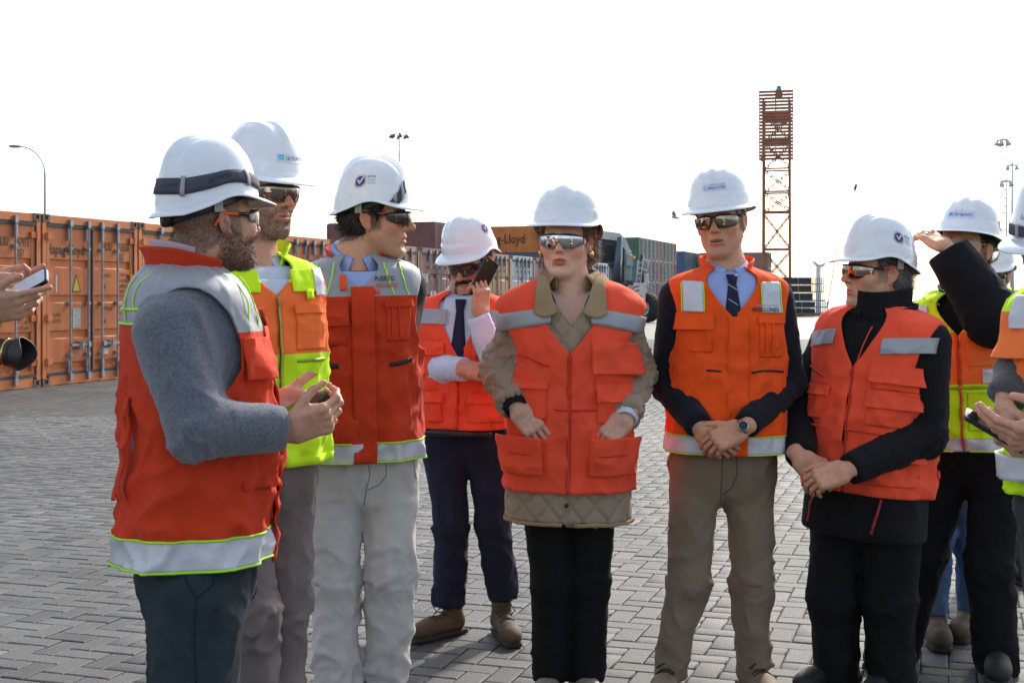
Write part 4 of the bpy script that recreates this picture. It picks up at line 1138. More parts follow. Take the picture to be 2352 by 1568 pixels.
class Torso:
    """trunk as a stack of rings; t = height relative to the base of the neck, theta = 0 at the front, + to the person's left"""
    TAB = np.array([  # t, half width, half depth, forward offset
        (0.030, 0.060, 0.062, -0.008), (0.000, 0.074, 0.072, -0.006), (-0.014, 0.108, 0.084, -0.004), (-0.032, 0.166, 0.100, 0.0), (-0.050, 0.197, 0.110, 0.002),
        (-0.080, 0.209, 0.119, 0.006), (-0.14, 0.211, 0.130, 0.010), (-0.22, 0.206, 0.137, 0.012), (-0.34, 0.196, 0.135, 0.012), (-0.46, 0.192, 0.135, 0.010),
        (-0.58, 0.197, 0.140, 0.006), (-0.72, 0.205, 0.145, 0.002), (-0.95, 0.212, 0.148, 0.0)])[::-1]
    def __init__(s, neck, hip, yaw, w=1.0, d=1.0, tw=0.0, belly=0.0, seed=0, amp=1.0, n=2.35, shoulder=1.0, tab=None):
        s.N = np.asarray(neck, float); s.A = unit(s.N - np.asarray(hip, float)); s.yaw = yaw; s.tw = tw
        s.w, s.d, s.belly, s.seed, s.amp, s.n = w, d, belly, seed, amp, n
        s.tab = Torso.TAB if tab is None else tab; s.sh = shoulder
        F = heading(yaw); s.F = unit(F - s.A * (F @ s.A)); s.L = np.cross(s.A, s.F)
    def ring(s, t):
        T = s.tab; a = np.interp(t, T[:, 0], T[:, 1]) * s.w; b = np.interp(t, T[:, 0], T[:, 2]) * s.d; c = np.interp(t, T[:, 0], T[:, 3])
        k = np.exp(-((t + 0.10) / 0.09) ** 2); a = a * (1 + (s.sh - 1) * k)
        bl = s.belly * np.exp(-((t + 0.47) / 0.17) ** 2); return a, b + bl * 0.6, c + bl * 0.55
    def basis(s, t):
        """the trunk may twist: hem turned by tw degrees against the shoulders"""
        a = R(s.tw) * np.clip(-t / 0.6, 0, 1.2); c, q = np.cos(a)[:, None], np.sin(a)[:, None]
        return s.L * c + s.F * q, s.F * c - s.L * q
    def S(s, th, t, off=0.0, folds=True):
        th = np.asarray(th, float); t = np.asarray(t, float); th, t = np.broadcast_arrays(th, t); sh = th.shape; th = th.ravel(); t = t.ravel()
        a, b, c = s.ring(t); e = 2.0 / s.n
        sn, cs = np.sin(th), np.cos(th)
        lx = a * np.sign(sn) * np.abs(sn) ** e; fy = b * np.sign(cs) * np.abs(cs) ** e
        L, F = s.basis(t)
        # outward normal of the ring
        nx = np.sign(sn) * np.abs(sn) ** (2 - e) / a; ny = np.sign(cs) * np.abs(cs) ** (2 - e) / b
        k = np.hypot(nx, ny) + 1e-9; nx, ny = nx / k, ny / k
        da = (np.interp(t + 0.01, s.tab[:, 0], s.tab[:, 1]) - np.interp(t - 0.01, s.tab[:, 0], s.tab[:, 1])) * s.w / 0.02
        up = -np.clip(da, -4, 1.5) * np.abs(nx) * 0.8 - np.clip((np.interp(t + 0.01, s.tab[:, 0], s.tab[:, 2]) - np.interp(t - 0.01, s.tab[:, 0], s.tab[:, 2])) / 0.02, -4, 1.5) * np.abs(ny) * 0.6
        nrm = L * nx[:, None] + F * ny[:, None] + s.A * up[:, None]; nrm /= np.linalg.norm(nrm, axis=1)[:, None]
        p = s.N + L * lx[:, None] + F * (fy + c)[:, None] + s.A * t[:, None]
        dsp = np.asarray(off, float)
        if folds: dsp = dsp + s.fold(th, t, lx)
        dsp = np.broadcast_to(dsp, (len(t),)) if np.ndim(dsp) == 0 else np.broadcast_to(np.asarray(dsp).ravel() if np.size(dsp) > 1 else dsp, (len(t),))
        p = p + nrm * dsp[:, None]
        s._n = nrm
        return p.reshape(*sh, 3)
    def fold(s, th, t, lx):
        q = np.stack([np.sin(th) * 1.0, np.cos(th) * 1.0, t], 1); sd = s.seed * 13.7
        # long drapes, diagonal pulls and small creases
        low = np.clip((-t - 0.10) / 0.25, 0, 1)
        d1 = 1.35 * noise3(np.stack([th * 2.6 + sd, t * 1.6 + 0.35 * np.sin(th * 2 + s.seed), np.full_like(t, sd)], 1)) * 0.0095
        d2 = (1 - np.abs(noise3(np.stack([th * 1.8 + t * 5.5 + sd, t * 7.0 - th * 1.1, np.full_like(t, 3.3 + sd)], 1)) * 1.4)) ** 2 * 0.0085
        d3 = (1 - np.abs(noise3(np.stack([th * 2.4 - t * 6.5, t * 9.0 + th * 0.8 + sd, np.full_like(t, 8.1 + sd)], 1)) * 1.4)) ** 3 * 0.0075
        d4 = noise3(np.stack([th * 9, t * 24 + sd, np.full_like(t, sd)], 1)) * 0.0013
        return 1.2 * s.amp * (d1 * low + (d2 + d3 - 0.006) * (0.25 + 0.75 * low) + d4)
    def th_of(s, l, t):
        """angle whose lateral coordinate is l (front side)"""
        a = s.ring(np.asarray(t, float))[0]; r = np.clip(np.abs(l) / a, 0, 0.985)
        return np.sign(l) * np.arcsin(r ** (s.n / 2.0))
    def front(s, l, t, off=0.0, folds=True):
        l, t = np.broadcast_arrays(np.asarray(l, float), np.asarray(t, float)); return s.S(s.th_of(l, t), t, off, folds)
    def sdf(s, p, shrink=0.0, lo=-0.9, hi=0.03):
        q = p - s.N; t = q @ s.A; tc = np.clip(t, lo, hi)
        a, b, c = s.ring(tc); L, F = s.basis(tc)
        lx = (q * L).sum(1); fy = (q * F).sum(1) - c
        a = a - shrink; b = b - shrink
        r = (np.abs(lx / a) ** s.n + np.abs(fy / b) ** s.n) ** (1 / s.n)
        d = (r - 1) * np.minimum(a, b) * 0.9
        return smax(d, np.maximum(t - hi, lo - t), 0.02)

def patch(T, name, l0, l1, t0, t1, m, parent, off, th=0.004, lift=None, nu=22, nv=22, skew=0.0, shape=None, org=None):
    """a flat piece sewn on the front of a garment; l across, t up"""
    u = np.linspace(0, 1, nu)[:, None]; v = np.linspace(0, 1, nv)[None]
    l = l0 + (l1 - l0) * u + 0 * v; t = t0 + (t1 - t0) * v + skew * (u - 0.5)
    if shape is not None: l, t = shape(u + 0 * v, v + 0 * u, l, t)
    o = off + 0.002 + (0 if lift is None else lift(u + 0 * v, v + 0 * u))
    V = T.front(l, t, 0.0); Nn = T._n.reshape(nu, nv, 3)
    V = V + Nn * (o if np.ndim(o) else np.full((nu, nv), o))[..., None]
    Fq = grid_faces(nu, nv)
    ob = mesh_np(name, V.reshape(-1, 3), Fq, m, parent, off=org)
    return solid(ob, th)

def patch_th(T, name, a0, a1, t0, t1, m, parent, off, th=0.003, nu=40, nv=8, tfun=None, org=None):
    """a band given by angles (radians)"""
    u = np.linspace(a0, a1, nu)[:, None]; v = np.linspace(0, 1, nv)[None]
    lo = t0 if tfun is None else tfun(u)[0]; hi = t1 if tfun is None else tfun(u)[1]
    t = lo + (hi - lo) * v + 0 * u
    V = T.S(u + 0 * v, t, off)
    ob = mesh_np(name, V.reshape(-1, 3), grid_faces(nu, nv), m, parent, off=org)
    return solid(ob, th)

def ribbon(T, name, pts, w, m, parent, off, th=0.002, org=None, n=40, dense=True):
    """narrow piping along (l,t) points on the front; th in angles when given as ('a',...)"""
    pts = np.array(pts, float); k = np.linspace(0, 1, n); seg = np.linspace(0, 1, len(pts))
    a = np.interp(k, seg, pts[:, 0]); t = np.interp(k, seg, pts[:, 1])
    c = T.S(a, t, off); nr = T._n.copy(); d = np.gradient(c, axis=0); d /= np.linalg.norm(d, axis=1)[:, None]
    sd = np.cross(nr, d); V = np.stack([c - sd * w / 2, c + nr * min(w * 0.22, 0.0012), c + sd * w / 2], 1)
    return solid(mesh_np(name, V.reshape(-1, 3), grid_faces(n, 3), m, parent, off=org), th)

def make_vest(T, root, org, hem, vt, vang, mats, zone, name='vest', off=0.014, hole=True, hole_c=-0.150, hole_h=0.112, hole_w=0.78, top=0.0, rows=None, nu=160, hem_fun=None, hole_tilt=0.0, vpow=1.0, thick=0.005, hole_c2=None):
    """sleeveless garment with a V opening; zone(l, th, t) -> material index"""
    brk = sorted(set([hem, top] + list(rows or [])))
    ts = []
    for a, b in zip(brk[:-1], brk[1:]):
        k = max(1, int(round((b - a) / 0.0105))); ts += list(a + (b - a) * np.arange(k) / k)
    ts.append(top); ts = np.array(ts); nv = len(ts)
    du = np.where(ts > vt, vang * (np.clip((ts - vt) / (top - vt), 0, 1)) ** vpow, 0.004)
    k = np.linspace(0, 1, nu)[:, None]
    th = (-math.pi + 0) + 0 * k
    th = du[None] + (2 * math.pi - 2 * du[None]) * k          # goes round the back from front-left to front-right
    tt = np.broadcast_to(ts[None], th.shape).copy()
    if hem_fun is not None:
        w = np.clip((hem + 0.25 - tt) / 0.25, 0, 1); tt = tt + w * hem_fun(th)
    # arm holes: faces are clipped along the rim
    thf, ttf = th.ravel(), tt.ravel(); Fq = grid_faces(nu, nv)
    def hv(a, t):
        aw = np.where(a > math.pi, a - 2 * math.pi, a); hc = np.where(aw > 0, hole_c, hole_c if hole_c2 is None else hole_c2)
        x = (np.abs(aw) - math.pi / 2 - hole_tilt * (t - hc)) / hole_w; y = (t - hc) / hole_h
        return np.sqrt(x * x + y * y) - 1.0
    polys = []; keys = {}
    if hole:
        r = hv(thf, ttf); ins = r < 0; cnt = ins[Fq].sum(1)
        full = Fq[cnt == 0]; nth, ntt = [], []
        def cross(i, j):
            k = (min(i, j), max(i, j))
            if k not in keys:
                f_ = r[i] / (r[i] - r[j]); keys[k] = len(thf) + len(nth); nth.append(thf[i] + (thf[j] - thf[i]) * f_); ntt.append(ttf[i] + (ttf[j] - ttf[i]) * f_)
            return keys[k]
        for q in Fq[(cnt > 0) & (cnt < 4)]:
            pl = []
            for k in range(4):
                i, j = int(q[k]), int(q[(k + 1) % 4])
                if not ins[i]: pl.append(i)
                if ins[i] != ins[j]: pl.append(cross(i, j))
            if len(pl) > 2: polys.append(tuple(pl))
        thf = np.concatenate([thf, nth]); ttf = np.concatenate([ttf, ntt])
        faces = [tuple(q) for q in full.tolist()] + polys
    else: faces = [tuple(q) for q in Fq.tolist()]
    V = T.S(thf, ttf, off)
    cen = [(sum(thf[i] for i in f) / len(f), sum(ttf[i] for i in f) / len(f)) for f in faces]; cen = np.array(cen)
    ac = np.where(cen[:, 0] > math.pi, cen[:, 0] - 2 * math.pi, cen[:, 0]); tc = cen[:, 1]
    a = T.ring(tc)[0]; lc = a * np.sign(np.sin(ac)) * np.abs(np.sin(ac)) ** (2 / T.n)
    mi = zone(lc, ac, tc)
    used = np.zeros(len(V), bool)
    for f in faces: used[list(f)] = True
    mp = np.cumsum(used) - 1
    o = mesh_np(name, V[used], [tuple(mp[i] for i in f) for f in faces], mats, root, matidx=mi, off=org)
    o.data.update()
    return solid(o, thick)

def neck_ring(T, ang, t, r=1.0, off=0.0):
    a, b, c = T.ring(np.asarray(t, float)); return T.S(ang, t, off, folds=False)

def make_collar(T, name, root, org, m, gap, h, flare=0.02, drop=0.0, point=0.0, t0=0.0, rx=0.068, ry=0.070, nu=70, nv=11, back=0.0, th=0.004, gap_top=None, fall=0.0, rake=0.0, cy=0.0, lean=0.0, spread=0.0):
    """stand (drop=0) or folded collar round the neck; gap = half opening angle at the front, rake = how far the front dips"""
    k = np.linspace(0, 1, nu)[:, None]; v = np.linspace(0, 1, nv)[None]
    g = gap + ((gap_top if gap_top is not None else gap) - gap) * v + spread * np.clip((v - 0.35) / 0.65, 0, 1)
    ang = g + (2 * math.pi - 2 * g) * k
    fr = 0.5 + 0.5 * np.cos(ang)                      # 1 at the front
    out = T.L * np.sin(ang)[..., None] + T.F * np.cos(ang)[..., None]
    base = T.N + T.A * (t0 - rake * fr ** 2)[..., None] + T.L * (rx * np.sin(ang))[..., None] + T.F * (ry * np.cos(ang) + cy + lean * fr ** 2)[..., None]
    wob = 0.0025 * noise3(np.stack([ang.ravel() * 2.2, (v + 0 * ang).ravel() * 1.5, np.full(ang.size, T.seed * 1.7 + h * 90)], 1)).reshape(ang.shape)
    if drop == 0:
        hh = h * (1 + back * (1 - fr)); V = base + T.A * (hh * v)[..., None] + out * (flare * v ** 1.4 + wob * 2 * v)[..., None]
    else:
        up = np.clip(v / 0.35, 0, 1); dn = np.clip((v - 0.35) / 0.65, 0, 1)
        dr = drop * (1 + point * np.clip(fr, 0, 1) ** 8)
        z = h * (1 + back * (1 - fr)) * np.sin(up * math.pi / 2) - dr * dn
        V = base + T.A * z[..., None] + out * (0.003 * up + flare * np.sin(np.clip(dn * 1.8, 0, 1) * math.pi / 2) + fall * dn + wob * dn)[..., None]
    return solid(mesh_np(name, V.reshape(-1, 3), grid_faces(nu, nv), m, root, off=org), th)

# ------------------------------------------------------------------ limbs and trousers
def wrinkle(V, Nn, bones, amp, seed, fa=16.0, fp=5.0, bias=None):
    """creases running across the nearest bone"""
    best = np.full(len(V), 1e9); A = np.zeros_like(V); hs = np.zeros(len(V)); org = np.zeros_like(V)
    for i, (a, b) in enumerate(bones):
        a = np.asarray(a, float); b = np.asarray(b, float); ba = b - a; L = np.linalg.norm(ba)
        h = np.clip(((V - a) @ ba) / (L * L), 0, 1); d = np.linalg.norm(V - a - h[:, None] * ba, axis=1)
        m = d < best; best[m] = d[m]; A[m] = ba / L; hs[m] = i + h[m]; org[m] = a
    rel = V - org; al = (rel * A).sum(1); pe = rel - A * al[:, None]
    e1 = np.cross(A, np.array([0.31, 0.87, 0.38])); e1 /= np.linalg.norm(e1, axis=1)[:, None] + 1e-9; e2 = np.cross(A, e1)
    x1, x2 = (pe * e1).sum(1), (pe * e2).sum(1)
    wq = np.stack([noise3(V * 6 + seed), noise3(V * 6 + 5 + seed), noise3(V * 6 + 9 + seed)], 1)
    def layer(sh1, sh2, f1, f2, sd):
        u = (al + sh1 * x1 + sh2 * x2) * f1; q = np.stack([u, x1 * f2, x2 * f2], 1) + 0.55 * wq + sd
        return (1 - np.abs(noise3(q)) * 2.0).clip(0, 1) ** 2.2
    m1 = np.clip(0.5 + 0.9 * noise3(V * 5.5 + 3 * seed), 0, 1); m2 = np.clip(0.5 + 0.9 * noise3(V * 5.5 + 40 + 3 * seed), 0, 1)
    w = layer(0.55, 0.2, fa, fp * 1.6, seed * 3.1) * m1 + layer(-0.6, -0.3, fa * 0.85, fp * 1.6, seed * 5.3 + 7) * m2 + 0.22 * layer(0.1, 0.6, fa * 1.9, fp * 2.2, seed + 21) - 0.40
    w2 = noise3(np.stack([al * fa * 0.5, x1 * fp, x2 * fp], 1) + seed * 1.3)
    g = np.ones(len(V)) if bias is None else bias(hs)
    return V + Nn * ((w * amp + w2 * amp * 0.45) * g)[:, None]

def make_sdf_part(name, f, lo, hi, h, m, root, org, bones=None, amp=0.0, seed=0, fa=16, fp=5, bias=None, post=None):
    V, Q = surf(f, lo, hi, h); V = relax(V, Q, 1, 0.35)
    if bones is not None and amp: V = wrinkle(V, vnormals(V, Q), bones, amp, seed, fa, fp, bias)
    if post is not None: V = post(V, vnormals(V, Q))
    return mesh_np(name, V, Q, m, root, off=org)

def bounds(pts, pad):
    p = np.array(pts); return p.min(0) - pad, p.max(0) + pad

# ------------------------------------------------------------------ helmet
class Helmet:
    """local frame of the head; rim height zr"""
    def __init__(s, kind='A', zr=0.046, H=0.138, w=0.108, lf=0.119, lr=0.127, cy=0.010, peak=None):
        peak = (0.036 if kind == 'A' else 0.042) if peak is None else peak
        s.k, s.zr, s.H, s.w, s.lf, s.lr, s.cy, s.peak = kind, zr, H, w, lf, lr, cy, peak
    def rim(s, u):
        c = np.cos(u)
        if s.k == 'A':
            return s.zr + 0.013 * np.exp(-((np.abs(u) - 1.35) / 0.42) ** 2) - 0.026 * np.clip((-c - 0.05) / 0.70, 0, 1) ** 1.2
        return s.zr + 0.003 * np.abs(np.sin(u)) - 0.012 * np.clip(-c, 0, 1)
    def P(s, u, v, off=0.0):
        """u angle (0 front, + left), v 0 rim .. 1 crown"""
        u, v = np.broadcast_arrays(np.asarray(u, float), np.asarray(v, float)); sh = u.shape; u = u.ravel(); v = v.ravel()
        u = (u + math.pi) % (2 * math.pi) - math.pi
        def pos(u, v):
            ph = np.clip(v, 0, 1) * math.pi / 2; r = np.cos(ph) ** 0.61
            ln = np.where(np.cos(u) > 0, s.lf, s.lr)
            g = 1 + 0.035 * np.clip((0.20 - v) / 0.05, 0, 1)           # gutter step
            x = s.w * np.sin(u) * r * g; y = -ln * np.cos(u) * r * g
            rz = s.rim(u); z = rz + (s.zr + s.H - rz) * np.sin(ph) ** 0.90
            # crown ridges
            top = np.clip((v - 0.30) / 0.2, 0, 1)
            if s.k == 'A':
                z = z + 0.0075 * np.exp(-(x / 0.020) ** 4) * top
                z = z - 0.0045 * np.exp(-((np.abs(x) - 0.040) / 0.007) ** 2) * top
            else:
                z = z + (0.007 * np.exp(-(x / 0.013) ** 4) + 0.004 * np.exp(-((np.abs(x) - 0.043) / 0.009) ** 4)) * top
            return np.stack([x, y + s.cy, z], 1)
        p = pos(u, v)
        if np.any(off):
            e = 1e-3; du = pos(u + e, v) - pos(u - e, v); dv = pos(u, np.minimum(v + e, 0.999)) - pos(u, np.maximum(v - e, 0))
            n = np.cross(du, dv); n /= np.linalg.norm(n, axis=1)[:, None] + 1e-12; p = p + n * np.asarray(off)
        return p.reshape(*sh, 3)
    def mesh(s, nu=104, nv=36):
        u = np.linspace(0, 2 * math.pi, nu, endpoint=False)[:, None]; v = (np.linspace(0, 1, nv) ** 0.9)[None]
        v = np.minimum(v, 0.9995)
        dome = s.P(u + 0 * v, v + 0 * u)
        rim = dome[:, 0]
        uu = (u[:, 0] + math.pi) % (2 * math.pi) - math.pi
        pk = np.clip((np.cos(uu) - 0.12) / 0.80, 0, 1); pk = pk * pk * (3 - 2 * pk)
        if s.k == 'A': fl = 0.006 + 0.010 * np.clip(-np.cos(uu) - 0.1, 0, 1)
        else: fl = 0.013 + 0 * uu
        out = np.stack([np.sin(uu), -np.cos(uu), 0 * uu], 1)
        e = fl + s.peak * pk
        dr = 0.007 + 0.010 * pk + (0.006 * np.clip(-np.cos(uu), 0, 1) if s.k == 'A' else 0)
        r3 = rim + out * e[:, None] * np.array([1, 1, 0]) - np.array([0, 0, 1]) * dr[:, None]
        r2 = rim + out * (e * 0.55)[:, None] - np.array([0, 0, 1]) * (dr * 0.42)[:, None]
        r1 = rim + out * (e * 0.12)[:, None] - np.array([0, 0, 1]) * (dr * 0.10)[:, None]
        r4 = r3 - np.array([0, 0, 0.0035]) + out * 0.0005
        G = np.concatenate([r4[:, None], r3[:, None], r2[:, None], r1[:, None], dome], 1)
        return G, grid_faces(nu, G.shape[1], True)

def sticker_map(hel, T4, u0, v0, off, sx=1.0):
    """maps metres on a sticker to the helmet surface round (u0, v0)"""
    def f(q):
        u0_, v0_ = u0, v0
        e = 1e-3
        a = hel.P(np.array([u0 + e]), np.array([v0])) - hel.P(np.array([u0 - e]), np.array([v0])); ru = np.linalg.norm(a) / (2 * e)
        b = hel.P(np.array([u0]), np.array([v0 + e])) - hel.P(np.array([u0]), np.array([v0 - e])); rv = np.linalg.norm(b) / (2 * e)
        p = hel.P(u0 + q[:, 0] / ru, v0 + q[:, 1] / rv, off)
        return T4(p)
    return f

def quad_patch(mapf, w, h, name, m, parent, org, n=9, x0=None, y0=None, rnd=False):
    xs = np.linspace(-w / 2, w / 2, n); ys = np.linspace(-h / 2, h / 2, n)
    X, Y = np.meshgrid(xs, ys, indexing='ij')
    if rnd:
        r = np.sqrt(np.maximum(1e-9, 1)); a = X / (w / 2); b = Y / (h / 2); X = a * np.sqrt(1 - b * b / 2) * w / 2; Y = b * np.sqrt(1 - a * a / 2) * h / 2
    q = np.stack([X.ravel() + (x0 or 0), Y.ravel() + (y0 or 0)], 1)
    return mesh_np(name, mapf(q), grid_faces(n, n), m, parent, off=org)

M_st_white = mat('sticker_paper', (0.62, 0.66, 0.78), 0.35)
M_st_navy = mat('sticker_navy', (0.035, 0.045, 0.20), 0.4)
M_st_grey = mat('sticker_grey', (0.30, 0.32, 0.40), 0.4)
M_st_red = mat('sticker_red', (0.6, 0.05, 0.06), 0.4)
M_st_cyan = mat('sticker_cyan', (0.10, 0.50, 0.75), 0.4)
M_st_blue = mat('sticker_blue', (0.02, 0.12, 0.50), 0.4)
M_st_purple = mat('sticker_purple', (0.16, 0.05, 0.12), 0.4)

def sticker(kind, hel, T4, u0, v0, helm, org):
    k_ = {'check': 1.30, 'mejillones': 1.25, 'ultraport_bars': 1.15, 'ultraport': 1.05}.get(kind, 1.0)
    mp = lambda off: (lambda q: sticker_map(hel, T4, u0, v0, off)(np.asarray(q) * k_))
    def txt(s, x, y, size, w, m, bold=False): lettering(s, lambda q: mp(0.0016)(q + np.array([x, y])), size, m, helm, width=w, bold=bold, off=org)
    def flip(f): return f
    if kind == 'check':
        # round blue badge with a white tick, maker's name beside it
        n = 28; a = np.linspace(0, 2 * math.pi, n, endpoint=False)
        ring = np.concatenate([np.stack([np.cos(a), np.sin(a)], 1) * 0.0165, np.stack([np.cos(a), np.sin(a)], 1) * 0.0152])
        mesh_np('badge_ring', mp(0.0012)(ring), [(i, (i + 1) % n, n + (i + 1) % n, n + i) for i in range(n) if i % 7 < 6], M_st_red, helm, off=org)
        disc = np.concatenate([[[0, 0]], np.stack([np.cos(a), np.sin(a)], 1) * 0.0130])
        mesh_np('badge', mp(0.0012)(disc), [(0, 1 + i, 1 + (i + 1) % n) for i in range(n)], M_st_navy, helm, off=org)
        tick = np.array([(-0.0085, 0.003), (-0.0052, 0.0055), (-0.0012, -0.0005), (0.0090, 0.0125), (0.0105, 0.0070), (-0.0010, -0.0085)])
        mesh_np('tick', mp(0.0019)(tick), [(0, 1, 2, 5), (2, 3, 4, 5)], M_inkw, helm, off=org)
        txt('ELTON', 0.019, 0.0065, 0.0052, 0.022, M_st_navy, True)
        for i in range(4):      # lines of print too fine to read
            y = 0.0030 - i * 0.0036 - (0.0016 if i == 3 else 0)
            mesh_np('fine_print', mp(0.0016)(np.array([(0.0195, y), (0.0405, y), (0.0405, y + 0.0009), (0.0195, y + 0.0009)])), [(0, 1, 2, 3)], M_ink if i == 3 else M_st_grey, helm, off=org)
    elif kind == 'mejillones':
        quad_patch(mp(0.0010), 0.066, 0.021, 'sticker', M_st_white, helm, org)
        n = 8
        for i in range(n):
            a0 = 2 * math.pi * i / n; c = np.array([-0.0245, -0.0005]); r = 0.0042
            p = c + np.array([math.cos(a0), math.sin(a0)]) * r; p2 = c + np.array([math.cos(a0 + 0.7), math.sin(a0 + 0.7)]) * r; o = c + np.array([math.cos(a0 + 0.2), math.sin(a0 + 0.2)]) * r * 1.55
            mesh_np('logo', mp(0.0016)(np.array([p, p2, o])), [(0, 1, 2)], M_st_blue, helm, off=org)
        txt('COMPLEJO PORTUARIO', -0.016, 0.0042, 0.0027, 0.044, M_st_grey)
        txt('MEJILLONES', -0.016, -0.0055, 0.0066, 0.045, M_st_blue)
    elif kind == 'ultraport_bars':
        quad_patch(mp(0.0010), 0.098, 0.022, 'sticker', M_st_white, helm, org, x0=0.004)
        for y in (0.0018, -0.0055):
            mesh_np('logo', mp(0.0016)(np.array([(-0.041, y), (-0.027, y), (-0.027, y + 0.0055), (-0.041, y + 0.0055)])), [(0, 1, 2, 3)], M_st_cyan, helm, off=org)
        txt('ULTRAPORT', -0.021, -0.005, 0.0092, 0.070, M_st_navy)
    elif kind == 'ultraport':
        quad_patch(mp(0.0010), 0.100, 0.030, 'sticker', M_st_white, helm, org)
        mesh_np('logo', mp(0.0016)(np.array([(-0.046, -0.004), (-0.034, -0.006), (-0.032, 0.007), (-0.044, 0.008)])), [(0, 1, 2, 3)], M_st_cyan, helm, off=org)
        mesh_np('logo', mp(0.0017)(np.array([(-0.038, -0.005), (-0.032, -0.002), (-0.031, 0.008), (-0.037, 0.007)])), [(0, 1, 2, 3)], M_st_blue, helm, off=org)
        txt('Ultraport', -0.029, -0.006, 0.0145, 0.070, M_st_blue)
        mesh_np('underline', mp(0.0016)(np.array([(-0.029, -0.0125), (0.042, -0.0125), (0.042, -0.0118), (-0.029, -0.0118)])), [(0, 1, 2, 3)], M_st_blue, helm, off=org)
        mesh_np('fine_print', mp(0.0016)(np.array([(-0.024, 0.0170), (0.010, 0.0170), (0.010, 0.0190), (-0.024, 0.0190)])), [(0, 1, 2, 3)], M_st_grey, helm, off=org)
    elif kind == 'ultr':
        txt('ULTRAPORT', -0.045, 0.0, 0.0125, 0.110, M_st_navy, False)
    elif kind == 'round_purple':
        n = 24; a = np.linspace(0, 2 * math.pi, n, endpoint=False)
        disc = np.concatenate([[[0, 0]], np.stack([np.cos(a), np.sin(a)], 1) * 0.020]); mesh_np('badge', mp(0.0012)(disc), [(0, 1 + i, 1 + (i + 1) % n) for i in range(n)], M_st_purple, helm, off=org)
        ring = np.concatenate([np.stack([np.cos(a), np.sin(a)], 1) * 0.0165, np.stack([np.cos(a), np.sin(a)], 1) * 0.0145])
        mesh_np('badge_ring', mp(0.0018)(ring), [(i, (i + 1) % n, n + (i + 1) % n, n + i) for i in range(n)], M_st_white, helm, off=org)
    elif kind == 'r':
        txt('r', 0, 0, 0.016, 0.008, M_st_navy, True)

def make_helmet(root, org, H4, kind='A', stickers=(), band='black', knob=True, strap=None, tilt=0.0, **kw):
    """H4: head-local points -> world points; tilt leans the shell forward"""
    hel = Helmet(kind, **kw)
    ct, st = math.cos(R(tilt)), math.sin(R(tilt))
    def T4(p):
        p = np.asarray(p); q = p.reshape(-1, 3).copy(); y, z = q[:, 1].copy(), q[:, 2] - 0.05
        q[:, 1] = y * ct - z * st; q[:, 2] = y * st + z * ct + 0.05
        return H4(q).reshape(p.shape)
    helm = bpy.data.objects.new('hard_hat', None); helm.empty_display_size = 0.05; link(helm, root)
    G, Fq = hel.mesh(); o = mesh_np('shell', T4(G).reshape(-1, 3), Fq, [M_helm, M_helm_in], helm, off=org)
    sm = solid(o, 0.0028); sm.modifiers['thickness'].material_offset = 1; sm.modifiers['thickness'].material_offset_rim = 0
    # head band and nape strap
    u = np.linspace(0, 2 * math.pi, 64, endpoint=False)[:, None]; v = np.linspace(0, 1, 6)[None]
    fr = 0.5 + 0.5 * np.cos(u)
    zc = hel.zr - 0.006 + 0.016 * fr - (0.050 if band else 0.02) * np.clip(0.75 - fr, 0, 1)
    hgt = 0.020 + 0.014 * np.clip(0.7 - fr, 0, 1)
    B = np.stack([(0.0865 + 0 * v) * np.sin(u), -0.106 * np.cos(u) + 0.012 + 0 * v, zc + (v - 0.5) * hgt], -1)
    bm_ = {'black': M_blackp, 'grey': M_helm_in}[band]
    solid(mesh_np('headband', T4(B).reshape(-1, 3), grid_faces(64, 6, True), bm_, helm, off=org), 0.002, 1.0)
    if kind == 'A':
        for sg in (-1, 1):      # side lugs of the suspension
            q = MB(); q.box(-0.0015, 0.0015, -0.011, 0.011, -0.026, 0.020)
            pts = np.array(q.v) + [sg * 0.096, 0.034, hel.zr - 0.008]
            mesh_np('suspension_lug', T4(pts), q.f, M_helm_in, helm, False, off=org)
    if knob:
        q = MB(); q.lathe((0, 0.118, hel.zr - 0.046), (0, 1, 0.1), [(-0.012, 0.0), (-0.012, 0.017), (0.004, 0.021), (0.012, 0.020), (0.014, 0.0)], 18)
        mesh_np('ratchet_knob', T4(np.array(q.v)), q.f, M_blackp, helm, off=org)
    for (kd, u0, v0) in stickers: sticker(kd, hel, T4, u0, v0, helm, org)
    if strap:
        # elastic goggle strap round the shell: (v0, width, u range, tilt)
        v0, w, ua, ub, slope, letters = strap
        uu = np.linspace(ua, ub, 70)[:, None]; vv = np.linspace(-0.5, 0.5, 4)[None]
        vv = v0 + slope * (uu - 0.5 * (ua + ub)) + vv * w
        o = mesh_np('goggle_strap', T4(hel.P(uu + 0 * vv, vv + 0 * uu, 0.0025)).reshape(-1, 3), grid_faces(70, 4), M_strapg, helm, off=org)
        solid(o, 0.002, 1.0)
        for (s_, uu0) in letters:
            lettering(s_, lambda q: sticker_map(hel, T4, uu0, v0 + slope * (uu0 - 0.5 * (ua + ub)), 0.0055)(q - np.array([0.03, 0.005])), 0.010, M_blackp, helm, width=0.062, bold=True, off=org)
        for f_ in (0.3, 0.72):
            um = ua + (ub - ua) * f_
            a = np.linspace(um - 0.045, um + 0.045, 5)[:, None]; b = v0 + slope * (a - 0.5 * (ua + ub)) + np.linspace(-0.62, 0.62, 5)[None] * w
            solid(mesh_np('strap_clip', T4(hel.P(a + 0 * b, b + 0 * a, 0.005)).reshape(-1, 3), grid_faces(5, 5), M_helm_in, helm, off=org), 0.002, 1.0)
    return helm, hel, T4

